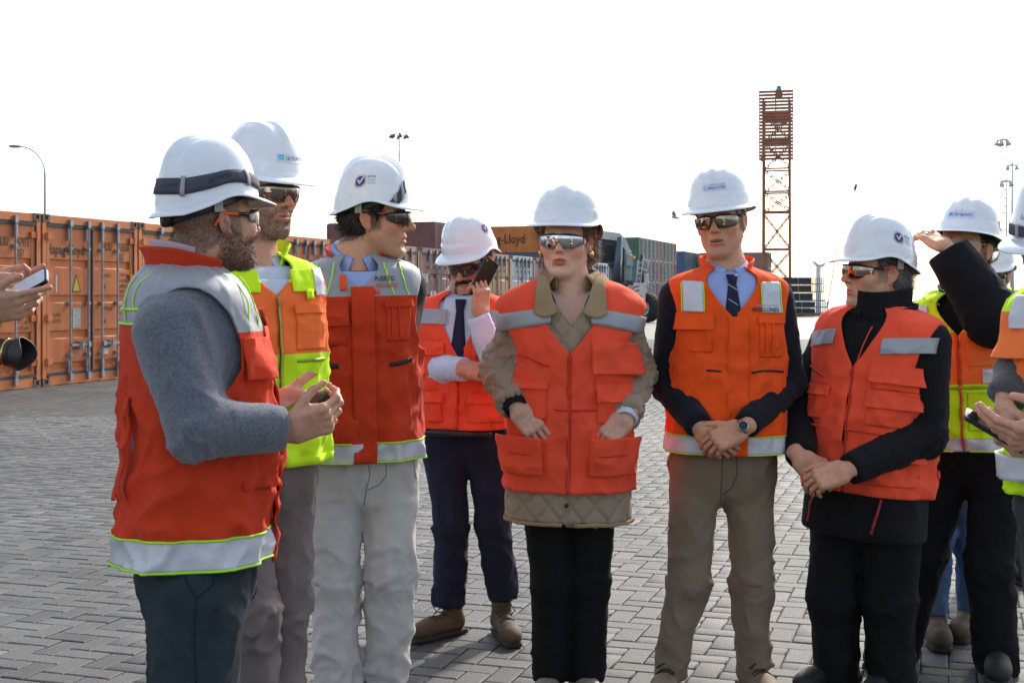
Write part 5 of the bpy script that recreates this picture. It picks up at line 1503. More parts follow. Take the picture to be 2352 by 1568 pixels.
# ------------------------------------------------------------------ safety glasses
def make_glasses(root, org, H4, lens, frame_m=None, tip=None, split=False, drop=0.0, big=1.0, thin=False, rim=False, z0=0.0, amin=None):
    g = bpy.data.objects.new('safety_glasses', None); g.empty_display_size = 0.05; link(g, root)
    fm = frame_m or M_blackp
    rx, ry, cy = 0.0800, 0.083, -0.029
    def L(a, z):
        """a in -1..1 round the face"""
        th = a * R(74); zz = z + 0 * th - z0 + 0.004; sg_ = zz * zz / 0.17 - zz * 0.11
        return np.stack([(rx - sg_ * 0.6) * np.sin(th), cy - (ry - sg_) * np.cos(th), z + 0 * th], -1)
    top = lambda a: z0 + 0.0195 - 0.010 * a * a - (0 if split else 0.002) * np.exp(-(a / 0.2) ** 2) - (0.004 if split else 0) * np.exp(-(a / 0.12) ** 2)
    bot = lambda a: z0 - 0.0265 * big + (0.010 if split else 0.019) * np.abs(a) ** 2.6 - drop + 0.024 * np.exp(-(a / 0.135) ** 2)
    ranges = [(-0.97, -0.085), (0.085, 0.97)] if split else [(-1.0, 1.0)]
    for (a0, a1) in ranges:
        a = np.linspace(a0, a1, 44 if not split else 24)[:, None]; v = np.linspace(0, 1, 10)[None]
        if split:
            m = (a - 0.5 * (a0 + a1)) / (0.5 * (a1 - a0)); k = (1 - np.abs(m) ** 5) ** 0.5; c = 0.5 * (top(a) + bot(a)) ; hh = 0.5 * (top(a) - bot(a)) * (0.35 + 0.65 * k)
            z = c + (2 * v - 1) * hh
        else: z = bot(a) + (top(a) - bot(a)) * v
        G = L(a + 0 * v, z); G = G * np.array([1, 1, 1])
        solid(mesh_np('lens', H4(G.reshape(-1, 3)), grid_faces(len(a), 10), lens, g, off=org), 0.0016, 1.0)
        if split or rim:
            q = MB(); ring = [G[i, -1] for i in range(len(a))] + [G[-1, j] for j in range(8, -1, -1)] + [G[i, 0] for i in range(len(a) - 2, -1, -1)] + [G[0, j] for j in range(1, 10)]
            q.tube(ring, 0.0021, 6); mesh_np('lens_rim', H4(np.array(q.v)), q.f, fm, g, off=org)
    q = MB(); aa = np.linspace(-1, 1, 41); r = 0.0011 if thin else 0.0030
    if not split: q.tube([L(np.array(a), np.array(top(a))) for a in aa], r, 6)
    else: q.tube([L(np.array(a), np.array(top(a) - 0.004)) for a in np.linspace(-0.12, 0.12, 7)], 0.0024, 6)
    mesh_np('brow_bar', H4(np.array(q.v)), q.f, fm, g, off=org)
    for sg in (-1, 1):
        e = L(np.array(sg * 0.99), np.array(top(1.0) - 0.001))
        mid = np.array([sg * 0.0835, -0.022, z0 + 0.012]); ear = np.array([sg * 0.086, 0.022, z0 + 0.016]); end = np.array([sg * 0.083, 0.042, -0.012])
        q = MB(); q.tube([e, e * 0.35 + mid * 0.65, mid], [r * 1.3, r * 1.7, r * 1.7], 6); mesh_np('temple', H4(np.array(q.v)), q.f, fm, g, off=org)
        q = MB(); q.tube([mid, ear, end], [r * 1.5, r * 1.3, r * 1.1], 6); mesh_np('temple_tip', H4(np.array(q.v)), q.f, tip or fm, g, off=org)
    return g

# ------------------------------------------------------------------ strands
def strands(name, roots, dirs, length, width, col, colvar, root, org, seed=1, curl=0.4, seg=4, grav=0.25):
    rng = np.random.RandomState(seed); n = len(roots)
    L = length * rng.uniform(0.55, 1.25, n); d = dirs + rng.normal(size=(n, 3)) * curl; d /= np.linalg.norm(d, axis=1)[:, None]
    side = np.cross(d, rng.normal(size=(n, 3))); side /= np.linalg.norm(side, axis=1)[:, None] + 1e-9
    bend = rng.normal(size=(n, 3)) * 0.35 + np.array([0, 0, -grav])
    k = np.linspace(0, 1, seg + 1)
    pts = roots[:, None] + (d[:, None] * k[None, :, None] + bend[:, None] * (k ** 2)[None, :, None] * 0.5) * L[:, None, None]
    w = (width * (1 - 0.85 * k))[None, :, None]
    A = pts - side[:, None] * w; B = pts + side[:, None] * w
    V = np.stack([A, B], 2).reshape(-1, 3); m = 2 * (seg + 1)
    f = np.array([(2 * i, 2 * i + 1, 2 * i + 3, 2 * i + 2) for i in range(seg)])
    Fq = (f[None] + (np.arange(n) * m)[:, None, None]).reshape(-1, 4)
    c = np.asarray(col) * (1 + colvar * rng.normal(size=(n, 1))).clip(0.3, 2.5); C = np.repeat(c, m, 0).clip(0.003, 1)
    o = mesh_np(name, V, Fq, M_hair, root, col=C, off=org); o['kind'] = 'stuff'
    return o
# ------------------------------------------------------------------ assembling a person
from mathutils.bvhtree import BVHTree
def seam_on(o, org, lines, m, r=0.0016, name='seam', dy=0.0):
    """raised seams laid on a garment along lines given in the picture"""
    me = o.data; V = [Vector(v.co) + Vector(org) for v in me.vertices]; bv = BVHTree.FromPolygons(V, [tuple(p.vertices) for p in me.polygons])
    c = Vector((0, 0, CAMH))
    for ln in lines:
        ln = np.array(ln, float); k = np.linspace(0, 1, 6 * len(ln)); q = np.stack([np.interp(k, np.linspace(0, 1, len(ln)), ln[:, i]) for i in (0, 1)], 1)
        pts = []
        for a, b in q:
            d = Vector(P(a, b, 1.0)) - c; h = bv.ray_cast(c, d.normalized())
            if h[0] is not None: pts.append(np.array(h[0]) + np.array(h[1]) * 0.0006)
        if len(pts) > 2:
            t = MB(); t.tube(pts, r, 5); mesh_np(name, np.array(t.v), t.f, m, o, off=org)

class Person:
    def __init__(s, label, Z, group='people in hard hats'):
        s.Z = Z; s.label = label; s.root = empty('person'); tag(s.root, label, 'person', group)
        s.body = []; s.skin = (0.46, 0.26, 0.17); s.seed = (abs(hash(len(label) * 7.13 + Z)) % 97)
    def w(s, px, py, dz=0.0): return P(px, py, s.Z + dz)
    def place(s, px):
        b = P(px, HOR, s.Z); b[2] = 0; s.org = b; s.root.location = tuple(b)
    # ---- trunk
    def torso(s, neck, hip, yaw, **k): s.T = Torso(neck, hip, yaw, seed=s.seed, **k); return s.T
    def shoulder(s, side, dx=0.165, t=-0.108, f=0.0):
        T = s.T; L, F = T.basis(np.array([t])); return T.N + L[0] * side * dx * T.w + T.A * t + F[0] * f
    # ---- head
    def head(s, c, yaw, pitch=0, roll=0, scale=1.0, h=0.0034, hair=None, **o):
        s.HM = head_frame(yaw, pitch, roll) * scale; s.Hc = np.asarray(c, float); s.skin = o.get('skin', s.skin)
        s.H4 = lambda p: np.asarray(p) @ s.HM.T + s.Hc
        inv = lambda p: (np.asarray(p) - s.Hc) @ np.linalg.inv(s.HM).T
        nb = inv(s.T.N + s.T.A * 0.005 + s.T.F * o.get('nf', 0.0))
        o['neck'] = nb; o['down'] = (np.linalg.inv(s.HM) @ (-s.T.A * 0.09 + s.T.F * 0.015))
        f = head_sdf(o)
        lo = np.minimum((-0.13, -0.135, -0.20), nb - 0.12); hi = np.maximum((0.13, 0.15, 0.14), nb + 0.12)
        fc = lambda p: smax(f(p), (np.asarray(o['neck'])[2] - 0.13) - p[:, 2], 0.01)
        V, Q = surf(fc, lo, hi, h); V = relax(V, Q, 1, 0.25)
        V = V + vnormals(V, Q) * (0.0006 * noise3(V * 70) + 0.0004 * noise3(V * 160))[:, None]
        C = head_colours(V, o); s.ho = o; s.hf = f; s.hV = V; s.hN = vnormals(V, Q)
        s.body.append((s.H4(V), Q, C))
        s.inv = inv
    def hair(s, col, thick=0.010, front=-0.035, low=-0.085, side=-0.03, n=2600, length=0.022, curl=0.35, wave=0.3, fringe=0.0, puff=0.0, colvar=0.3):
        """hair outside the helmet: a shell round the skull plus strands"""
        f = s.hf
        def g(p):
            ax = np.abs(p[:, 0])
            d = ell(p * np.array([1, 1, 1]), (0, 0.020, 0.030), (0.0775 + thick, 0.100 + thick, 0.092 + thick))
            d = smin(d, ell(p, (0, 0.040, -0.030), (0.064 + thick + puff, 0.062 + thick + puff, 0.060)), 0.03)
            cut = np.maximum(front + np.clip(0.05 - p[:, 2], 0, 0.2) * 0.42 - p[:, 1], low - p[:, 2])   # keep behind the face, above the nape
            cut = np.maximum(cut, p[:, 2] - 0.10)
            d = smax(d, cut, 0.008)
            # free the ears
            d = smax(d, -ell(np.stack([ax, p[:, 1], p[:, 2]], 1), (0.086, 0.006, -0.012), (0.030, 0.027, 0.040)), 0.008)
            return d
        V, Q = surf(g, (-0.12, -0.10, -0.13), (0.12, 0.16, 0.12), 0.0042)
        V = V - vnormals(V, Q) * (0.0030 * noise3(V * np.array([70, 70, 28])) + 0.0016 * noise3(V * 190))[:, None]
        Nn = vnormals(V, Q); rng = np.random.RandomState(s.seed + 1)
        c = np.asarray(col) * (1 + 0.35 * noise3(V * np.array([160, 160, 30]))).clip(0.3, 2)[:, None]
        o = mesh_np('hair', s.H4(V), Q, M_hair, s.root, col=np.clip(c, 0.003, 1), off=s.org)
        idx = rng.choice(len(V), min(n, len(V)), replace=len(V) < n)
        back = np.stack([0 * idx, 0.5 + 0 * idx, -0.75 + 0 * idx], 1).astype(float)
        d = back + Nn[idx] * 0.75
        st = strands('hair_strands', V[idx], d, length, 0.0007, col, colvar, o, None, s.seed, curl)
        me = st.data; co = np.empty(len(me.vertices) * 3, F32); me.vertices.foreach_get('co', co)
        co = s.H4(co.reshape(-1, 3)) - s.org; me.vertices.foreach_set('co', co.astype(F32).ravel()); me.update()
    def beard(s, col, n=2500, length=0.007, zmax=-0.045, scalp=False, colvar=0.35, goatee=False):
        V, Nn = s.hV, s.hN; x, y, z = np.abs(V[:, 0]), V[:, 1], V[:, 2]
        m = (z < zmax + np.clip(y + 0.04, 0, 1) * 1.1) & (y < 0.03) & (z > -0.138) & ~((np.hypot(x, (z + 0.070) * 1.3) < 0.024) & (y < -0.07)) & (x < 0.078)
        m |= (np.abs(z + 0.052) < 0.007) & (x < 0.030) & (y < -0.07)
        if goatee: m = ((np.abs(z + 0.0515) < 0.008) & (x < 0.034) & (y < -0.06)) | ((z < -0.098) & (z > -0.135) & (x < 0.03) & (y < -0.04)) | ((np.abs(x - 0.031) < 0.006) & (z < -0.052) & (z > -0.12) & (y < -0.05))
        if scalp: m |= (y > 0.0) & (z > -0.058) & (z < 0.05) & (x < 0.078)
        idx = np.nonzero(m)[0]
        if not len(idx): return
        rng = np.random.RandomState(s.seed); idx = rng.choice(idx, n)
        d = Nn[idx] + np.array([0, 0.1, -0.7])
        st = strands('beard', s.H4(V[idx] + Nn[idx] * 0.0003), d @ s.HM.T, length, 0.00045, col, colvar, s.root, s.org, s.seed, 0.35, 2)
    # ---- hands
    def hand(s, side, wrist, fwd, dorsal, pose, sc=1.0, skin=None):
        V, Q, Vl = mesh_hand(pose, wrist, fwd, dorsal, side, sc)
        sk = np.array(skin if skin is not None else s.skin) * np.array([0.97, 0.95, 0.95])
        s.body.append((V, Q, hand_colours(Vl, sk, pose)))
    # ---- arms: dict(sh, el, wr)
    def top(s, name, m, arms, r=(0.074, 0.060, 0.044), shrink=0.004, h=0.0088, amp=0.006, lo=-0.6, fa=17, cuff=None, bias=None, hi=0.02, k=0.03):
        """garment with sleeves under the vest"""
        T = s.T; pts = [T.N + T.A * 0.03, T.N + T.A * lo]
        pts += [T.N + T.A * t + T.L * a * 0.24 * T.w + T.F * b * 0.2 * T.d for t in (0, lo) for a in (-1, 1) for b in (-1, 1)]
        for a in arms: pts += [a[0], a[1], a[2]]
        bl, bh = bounds(pts, 0.11)
        def f(p):
            d = T.sdf(p, shrink, lo, hi)
            for (a, b, c) in arms:
                ax = unit(np.asarray(c) - np.asarray(b)); e = rc(p, a, b, r[0], r[1])
                e = smin(e, smax(rc(p, b, np.asarray(c) + ax * 0.03, r[1], r[2]), (p - np.asarray(c)) @ ax, 0.006), 0.02)
                d = smin(d, e, k)
            return d
        bones = [(T.N, T.N + T.A * lo)] + [x for (a, b, c) in arms for x in ((a, b), (b, c))]
        def bs(hs):
            if bias is not None: return bias(hs)
            g = np.where(hs < 1, 0.5, 1.0); fr = hs - np.floor(hs); arm = hs >= 1; up = (np.floor(hs - 1) % 2 == 0)
            near = np.where(up, fr, 1 - fr)           # 1 at the elbow
            return np.where(arm, 0.30 + 0.90 * near ** 2, 0.10)
        o = make_sdf_part(name, f, bl, bh, h, m, s.root, s.org, bones, amp, s.seed, fa, 5, bs)
        if cuff is not None:
            for (a, b, c) in arms:
                ax = unit(np.asarray(c) - np.asarray(b)); q = MB(); cm, cr, cl = cuff
                q.lathe(np.asarray(c) - ax * cl, ax, [(0, cr - 0.002), (0.004, cr + 0.002), (cl - 0.003, cr + 0.001), (cl + 0.002, cr - 0.002), (cl, cr - 0.008), (cl - 0.01, cr - 0.012)], 28)
                mesh_np('cuff', np.array(q.v), q.f, cm, o, off=s.org)
        return o
    def trousers(s, m, hipc, legs, r=(0.092, 0.072, 0.060), h=0.0096, amp=0.007, w=1.0, d=1.0, top=0.14, cut=0.0, fa=13, name='trousers', pel=None, bias=None):
        """legs: (hip, knee, ankle) points"""
        T = s.T; hipc = np.asarray(hipc, float)
        pts = [hipc + [0, 0, top], hipc] + [q for l in legs for q in l]
        bl, bh = bounds(pts, 0.17)
        M = np.stack([T.L, T.F, T.A], 1)
        pl = pel or (0.170 * w, 0.122 * d, 0.155)
        def f(p):
            dd = ell(p, hipc + T.A * 0.02, pl, M); dd = smax(dd, (p - hipc) @ T.A - top, 0.01)
            al = None
            for (a, b, c) in legs:
                ax = unit(np.asarray(c) - np.asarray(b))
                e = rc(p, a, b, r[0], r[1]); e = smin(e, smax(rc(p, b, np.asarray(c) + ax * 0.05, r[1], r[2]), (p - np.asarray(c)) @ ax - cut, 0.005), 0.03)
                al = e if al is None else smin(al, e, 0.012)
            return smin(dd, al, 0.05)
        bones = [x for (a, b, c) in legs for x in ((a, b), (b, c))]
        def bs(hs):
            if bias is not None: return bias(hs)
            fr = hs - np.floor(hs); up = np.floor(hs) % 2 == 0
            return np.where(up, 0.30 + 0.60 * fr ** 3 + 0.35 * (1 - fr) ** 4, 0.45 + 0.45 * (1 - fr) ** 3 + 0.85 * fr ** 3)
        return make_sdf_part(name, f, bl, bh, h, m, s.root, s.org, bones, amp, s.seed + 5, fa, 5.5, bs)
    def shoe(s, ank, yaw, m, sole, high=0.13, lace=None, sc=1.0, cloth=False):
        """ank: point on the ground below the ankle"""
        F = heading(yaw); L = np.cross([0, 0, 1.0], F); M = np.stack([F, L, [0, 0, 1.0]], 1) * sc
        def up(p):
            d = ell(p, (0.165, 0, 0.046), (0.078, 0.048, 0.043)); d = smin(d, rc(p, (-0.03, 0, 0.060), (0.12, 0, 0.055), 0.046, 0.042), 0.03)
            d = smin(d, rc(p, (-0.015, 0, 0.075), (-0.018, 0, high), 0.044, 0.046), 0.03)
            d = smax(d, p[:, 2] - high - 0.005, 0.006); d = smax(d, 0.012 - p[:, 2], 0.004)
            return d
        def sl(p):
            q = p.copy(); w = np.interp(p[:, 0], [-0.08, -0.02, 0.06, 0.15, 0.24], [0.040, 0.043, 0.040, 0.052, 0.034])
            d = np.maximum(np.abs(p[:, 1]) - w, np.maximum(-0.082 - p[:, 0], p[:, 0] - 0.236))
            d = smax(d, np.maximum(p[:, 2] - 0.026, -p[:, 2] + 0.001), 0.012)
            return smax(d, np.hypot((p[:, 0] - 0.15) / 1.15, p[:, 1]) - 0.078 - 10 * (p[:, 0] < 0.15), 0.01)
        V, Q = surf(up, (-0.10, -0.08, -0.01), (0.27, 0.08, high + 0.03), 0.0082)
        so = mesh_np('shoe', V @ M.T + ank, Q, m, s.root, off=s.org)
        V, Q = surf(sl, (-0.10, -0.08, -0.02), (0.27, 0.08, 0.05), 0.0082); mesh_np('sole', V @ M.T + ank, Q, sole, so, off=s.org)
        if lace is not None:
            for i in range(5):
                x = 0.115 - i * 0.024; z = 0.098 + max(0, i - 1) * 0.013 * (high / 0.13)
                q = MB(); sg = 1 if i % 2 else -1
                q.tube([(x, -0.032, z - 0.012), (x - 0.004, -0.012, z + 0.002), (x - 0.008, 0.012, z + 0.003), (x - 0.012, 0.032, z - 0.010)], 0.0032, 5)
                mesh_np('lace', np.array(q.v) @ M.T + ank, q.f, lace, so, off=s.org)
            if high < 0.145: return so
            q = MB(); z = 0.098 + 3 * 0.013
            for sg in (-1, 1): q.tube([(0.02, 0, z), (0.04, sg * 0.03, z + 0.012), (0.06, sg * 0.045, z - 0.012), (0.05, sg * 0.03, z - 0.03)], 0.003, 5)
            mesh_np('bow', np.array(q.v) @ M.T + ank, q.f, lace, so, off=s.org)
        return so
    def finish(s, arms=(), legs=(), r=(0.040, 0.028, 0.016)):
        """inner body joins head, hands and trunk into one mesh"""
        T = s.T
        pts = [T.N, T.N - T.A * 0.62] + [q for a in arms for q in a] + [q for l in legs for q in l]
        bl, bh = bounds(pts, 0.24)
        def f(p):
            d = T.sdf(p, 0.035, -0.46, -0.03)
            for (a, b, c) in arms: d = smin(d, np.minimum(rc(p, a, b, r[0], r[1]), rc(p, b, c, r[1], r[2])), 0.03)
            for (a, b, c) in legs: d = smin(d, np.minimum(rc(p, a, b, 0.07, 0.05), rc(p, b, c, 0.05, 0.035)), 0.03)
            return d
        V, Q = surf(f, bl, bh, 0.024)
        parts = [(V, Q, np.tile(np.array(s.skin), (len(V), 1)))] + s.body
        vs, qs, cs = [], [], []; base = 0; first = None
        for (V, Q, C) in parts:
            vs.append(V); qs.append(Q + base); cs.append(C)
            if first is None: first = V
            else:
                # tie the piece to the trunk out of sight: join its vertex deepest inside the clothes
                dmin = f(V[::7]); i = int(np.argmin(dmin)) * 7; d = np.linalg.norm(first - V[i], axis=1); j, k = np.argsort(d)[:2]
                i2 = Q[(Q == i).any(1)][0]; i2 = [x for x in i2 if x != i][0]
                qs.append(np.array([[i + base, i2 + base, k, j]]))
            base += len(V)
        o = mesh_np('body', np.concatenate(vs), np.concatenate(qs), M_skin, s.root, col=np.concatenate(cs), off=s.org)
        return o

# hand poses
RELAX = dict(index=(20, 25, 15), middle=(25, 30, 18), ring=(30, 32, 20), little=(35, 32, 20), spread=1.0)
CLASP = dict(index=(38, 34, 14), middle=(42, 38, 16), ring=(46, 40, 18), little=(50, 40, 18), spread=0.3, thumb=((0.75, 0.5, -0.3), (0.95, 0.2, -0.15), (1.0, 0.0, -0.2)))
POCKET = dict(index=(10, 12, 8), middle=(12, 14, 8), ring=(14, 16, 10), little=(16, 18, 10), spread=0.5, thumb=((0.65, 0.7, -0.2), (0.85, 0.5, -0.15), (0.9, 0.4, -0.1)))
HOLD = dict(index=(35, 48, 30), middle=(42, 52, 32), ring=(48, 52, 32), little=(52, 50, 30), spread=0.6, thumb=((0.6, 0.6, -0.6), (0.85, 0.15, -0.5), (0.9, -0.2, -0.4)))
PHONE = dict(index=(30, 45, 25), middle=(45, 60, 35), ring=(52, 65, 35), little=(55, 65, 35), spread=0.5, thumb=((0.65, 0.6, -0.5), (0.95, 0.2, -0.2), (1.0, 0.0, 0.0)))
OPEN = dict(index=(5, 12, 8), middle=(10, 18, 10), ring=(16, 22, 12), little=(20, 26, 14), spread=1.0, thumb=((0.5, 0.8, -0.2), (0.6, 0.75, 0.0), (0.75, 0.65, 0.05)))

def tube_part(name, pts, r, m, parent, org, n=8):
    q = MB(); q.tube(pts, r, n); return mesh_np(name, np.array(q.v), q.f, m, parent, off=org)

def zipper(T, parent, org, t0, t1, m, off=0.017, l=0.0, w=0.007, puller=True):
    ribbon(T, 'zip', [(T.th_of(l, t0), t0), (T.th_of(l, t1), t1)], w, m, parent, off, org=org, n=60)
    if puller:
        p = T.front(np.array([l]), np.array([t1]), off + 0.006)[0]; q = MB(); q.tube([p, p - T.A * 0.028 + T.F * 0.002], 0.003, 5); mesh_np('zip_puller', np.array(q.v), q.f, m, parent, off=org)

def tie(T, root, org, m, t_top, t_bot, off, w0=0.020, w1=0.034, l0=0.0, l1=0.0):
    n = 30; v = np.linspace(0, 1, n)[None]; u = np.linspace(-1, 1, 7)[:, None]
    w = np.where(v < 0.12, w0 * (1.0 - 0.35 * v / 0.12), w0 * 0.62 + (w1 - w0 * 0.62) * np.clip((v - 0.12) / 0.88, 0, 1))
    l = l0 + (l1 - l0) * v + u * w; t = t_top + (t_bot - t_top) * v + 0 * u
    kn = np.where(v < 0.12, 0.010, 0.004)
    V = T.front(l, t, 0.0, folds=False); Nn = T._n.reshape(7, n, 3); V = V + Nn * ((off + kn) * np.ones_like(l) - 0.004 * np.abs(u) ** 2)[..., None]
    o = solid(mesh_np('tie', V.reshape(-1, 3), grid_faces(7, n), m, root, off=org), 0.003)
    return o

def flap_pocket(T, parent, org, m, l0, l1, t0, t1, off, flap=0.45, fl=0.007, lift=0.0, wide=0.006, body=True, skew=0.0):
    """bellows pocket with a flap"""
    if body:
        patch(T, 'pocket', l0, l1, t0, t1, m, parent, off, 0.004, lift=lambda u, v: 0.004 * np.sin(math.pi * u) ** 0.4 * np.sin(math.pi * np.clip(v, 0.0, 1)) ** 0.4 + lift * v, skew=skew, org=org)
    tm = t1 - (t1 - t0) * flap
    patch(T, 'pocket_flap', l0 - wide, l1 + wide, tm, t1 + 0.006, m, parent, off + 0.007 + lift * 0.8, 0.003, lift=lambda u, v: (fl * 0.8) * (1 - v) ** 1.5 * (1 + 0.5 * np.sin(5 * u + l0 * 40)) + 0.0015 * np.sin(11 * u), skew=skew, org=org)
# ------------------------------------------------------------------ the people
M_navyk = fabric('navy_knit', (0.010, 0.011, 0.018), rough=0.95, sheen=0.06, bump=0.0012, bscale=900)
M_black = fabric('black_cloth', (0.008, 0.008, 0.010), sheen=0.02)
M_blackt = fabric('black_trouser', (0.0065, 0.0065, 0.0075), sheen=0.0)
M_khaki = fabric('khaki_cotton', (0.22, 0.165, 0.115))
M_cream = fabric('cream_cotton', (0.56, 0.54, 0.51))
M_mauve = fabric('grey_mauve_cotton', (0.20, 0.165, 0.155))
M_teal = fabric('dark_teal_cotton', (0.022, 0.034, 0.042))
M_navyt = fabric('navy_wool', (0.014, 0.018, 0.036))
M_greyt = fabric('grey_wool', (0.050, 0.048, 0.055))
M_denim = fabric('denim', (0.075, 0.14, 0.26), bump=0.0015, bscale=900)
M_shirt_b = fabric('light_blue_shirt', (0.33, 0.41, 0.72), rough=0.8)
M_shirt_w = fabric('white_shirt', (0.60, 0.67, 0.80), rough=0.8)
M_shirt_p = fabric('pink_check_shirt', (0.55, 0.42, 0.48), rough=0.8)
M_knit = fabric('grey_marl_knit', (0.125, 0.135, 0.165), rough=1.0, var=0.35, vscale=160, bump=0.0025, bscale=420, sheen=0.5)
M_knit2 = fabric('dark_grey_knit', (0.085, 0.082, 0.092), rough=1.0, var=0.25, vscale=120, bump=0.0025, bscale=380, sheen=0.4)
M_quilt = fabric('khaki_quilt', (0.33, 0.255, 0.18), rough=0.6, sheen=0.1)
M_cord = fabric('tan_cord_collar', (0.36, 0.245, 0.135), rough=0.9, bump=0.0012, bscale=500)
M_grey_in = fabric('pale_grey_blouse', (0.42, 0.41, 0.46))
M_seam_c = mat('seam_cream', (0.26, 0.245, 0.225), 0.9); M_seam_k = mat('seam_khaki', (0.10, 0.075, 0.05), 0.9); M_seam_t = mat('seam_teal', (0.008, 0.012, 0.016), 0.9)
M_tie = fabric('navy_tie', (0.012, 0.016, 0.045), rough=0.6)
M_tiest = mat('tie_stripe', (0.38, 0.33, 0.33), 0.6)
M_boot = mat('brown_boot', (0.085, 0.056, 0.030), 0.8, var=0.4, vscale=18, bump=0.0015, bscale=90, dirt=(0.16, 0.13, 0.09), dscale=14, damount=0.35)
M_boot2 = mat('tan_boot', (0.20, 0.135, 0.085), 0.75, var=0.3, vscale=18, bump=0.001, bscale=90)
M_blackshoe = mat('black_shoe', (0.010, 0.010, 0.010), 0.7)
M_beigeshoe = mat('beige_shoe', (0.28, 0.24, 0.19), 0.6)
M_sole = mat('rubber_sole', (0.035, 0.03, 0.027), 0.9)
M_lace = mat('lace_dark', (0.05, 0.03, 0.02), 0.8)
M_phone = mat('phone_body', (0.010, 0.010, 0.013), 0.25, coat=0.3)
M_screen = mat('phone_screen', (0.006, 0.006, 0.008), 0.05, spec=0.8)
M_gold = mat('gold', (0.75, 0.48, 0.14), 0.25, 1.0)
M_watch = mat('steel_watch', (0.55, 0.56, 0.58), 0.22, 1.0)

def zones(*rules):
    """rules: (material index, test(l, th, t)); first match wins"""
    def z(l, th, t):
        out = np.zeros(len(t), int); done = np.zeros(len(t), bool)
        for mi, f in rules:
            m = f(l, th, t) & ~done; out[m] = mi; done |= m
        return out
    return z

def legs_of(p, hipc, spread, knees, ankles):
    T = p.T; return [(hipc + T.L * sg * spread - T.A * 0.02, k, a) for sg, k, a in zip((-1, 1), knees, ankles)]

def mobile(name_label, c, ax, up, size=(0.072, 0.145, 0.009), col=None, group=None, screen=None):
    """phone: centre, long axis, outward normal of the screen"""
    y = unit(ax); z = unit(np.asarray(up, float) - y * np.dot(up, y)); x = np.cross(y, z); M = np.stack([x, y, z], 1)
    t = empty('mobile_phone', tuple(c)); tag(t, name_label, 'phone', group)
    w, l, h = [v / 2 for v in size]; r = 0.010
    out = []
    for (cx, cy, a0) in ((w - r, l - r, 0), (-w + r, l - r, 90), (-w + r, -l + r, 180), (w - r, -l + r, 270)):
        for k in range(5): a = R(a0 + k * 22.5); out.append((cx + r * math.cos(a), cy + r * math.sin(a)))
    n = len(out); V = [(a, b, -h) for a, b in out] + [(a, b, h) for a, b in out]
    mesh_np('case', np.array(V) @ M.T, [tuple(range(n - 1, -1, -1)), tuple(range(n, 2 * n))] + [(i, (i + 1) % n, n + (i + 1) % n, n + i) for i in range(n)], col or M_phone, t, False)
    V = [(a * 0.92, b * 0.90, h + 0.0006) for a, b in out]; mesh_np('screen', np.array(V) @ M.T, [tuple(range(n))], screen or M_screen, t, False)
    V = [(w * 0.7 + 0.005 * math.cos(a), l * 0.82 + 0.005 * math.sin(a), -h - 0.0006) for a in np.linspace(0, 6.28, 10, endpoint=False)]
    mesh_np('lens', np.array(V) @ M.T, [tuple(range(9, -1, -1))], mat('phone_lens', (0.2, 0.2, 0.22), 0.2), t, False)
    return t

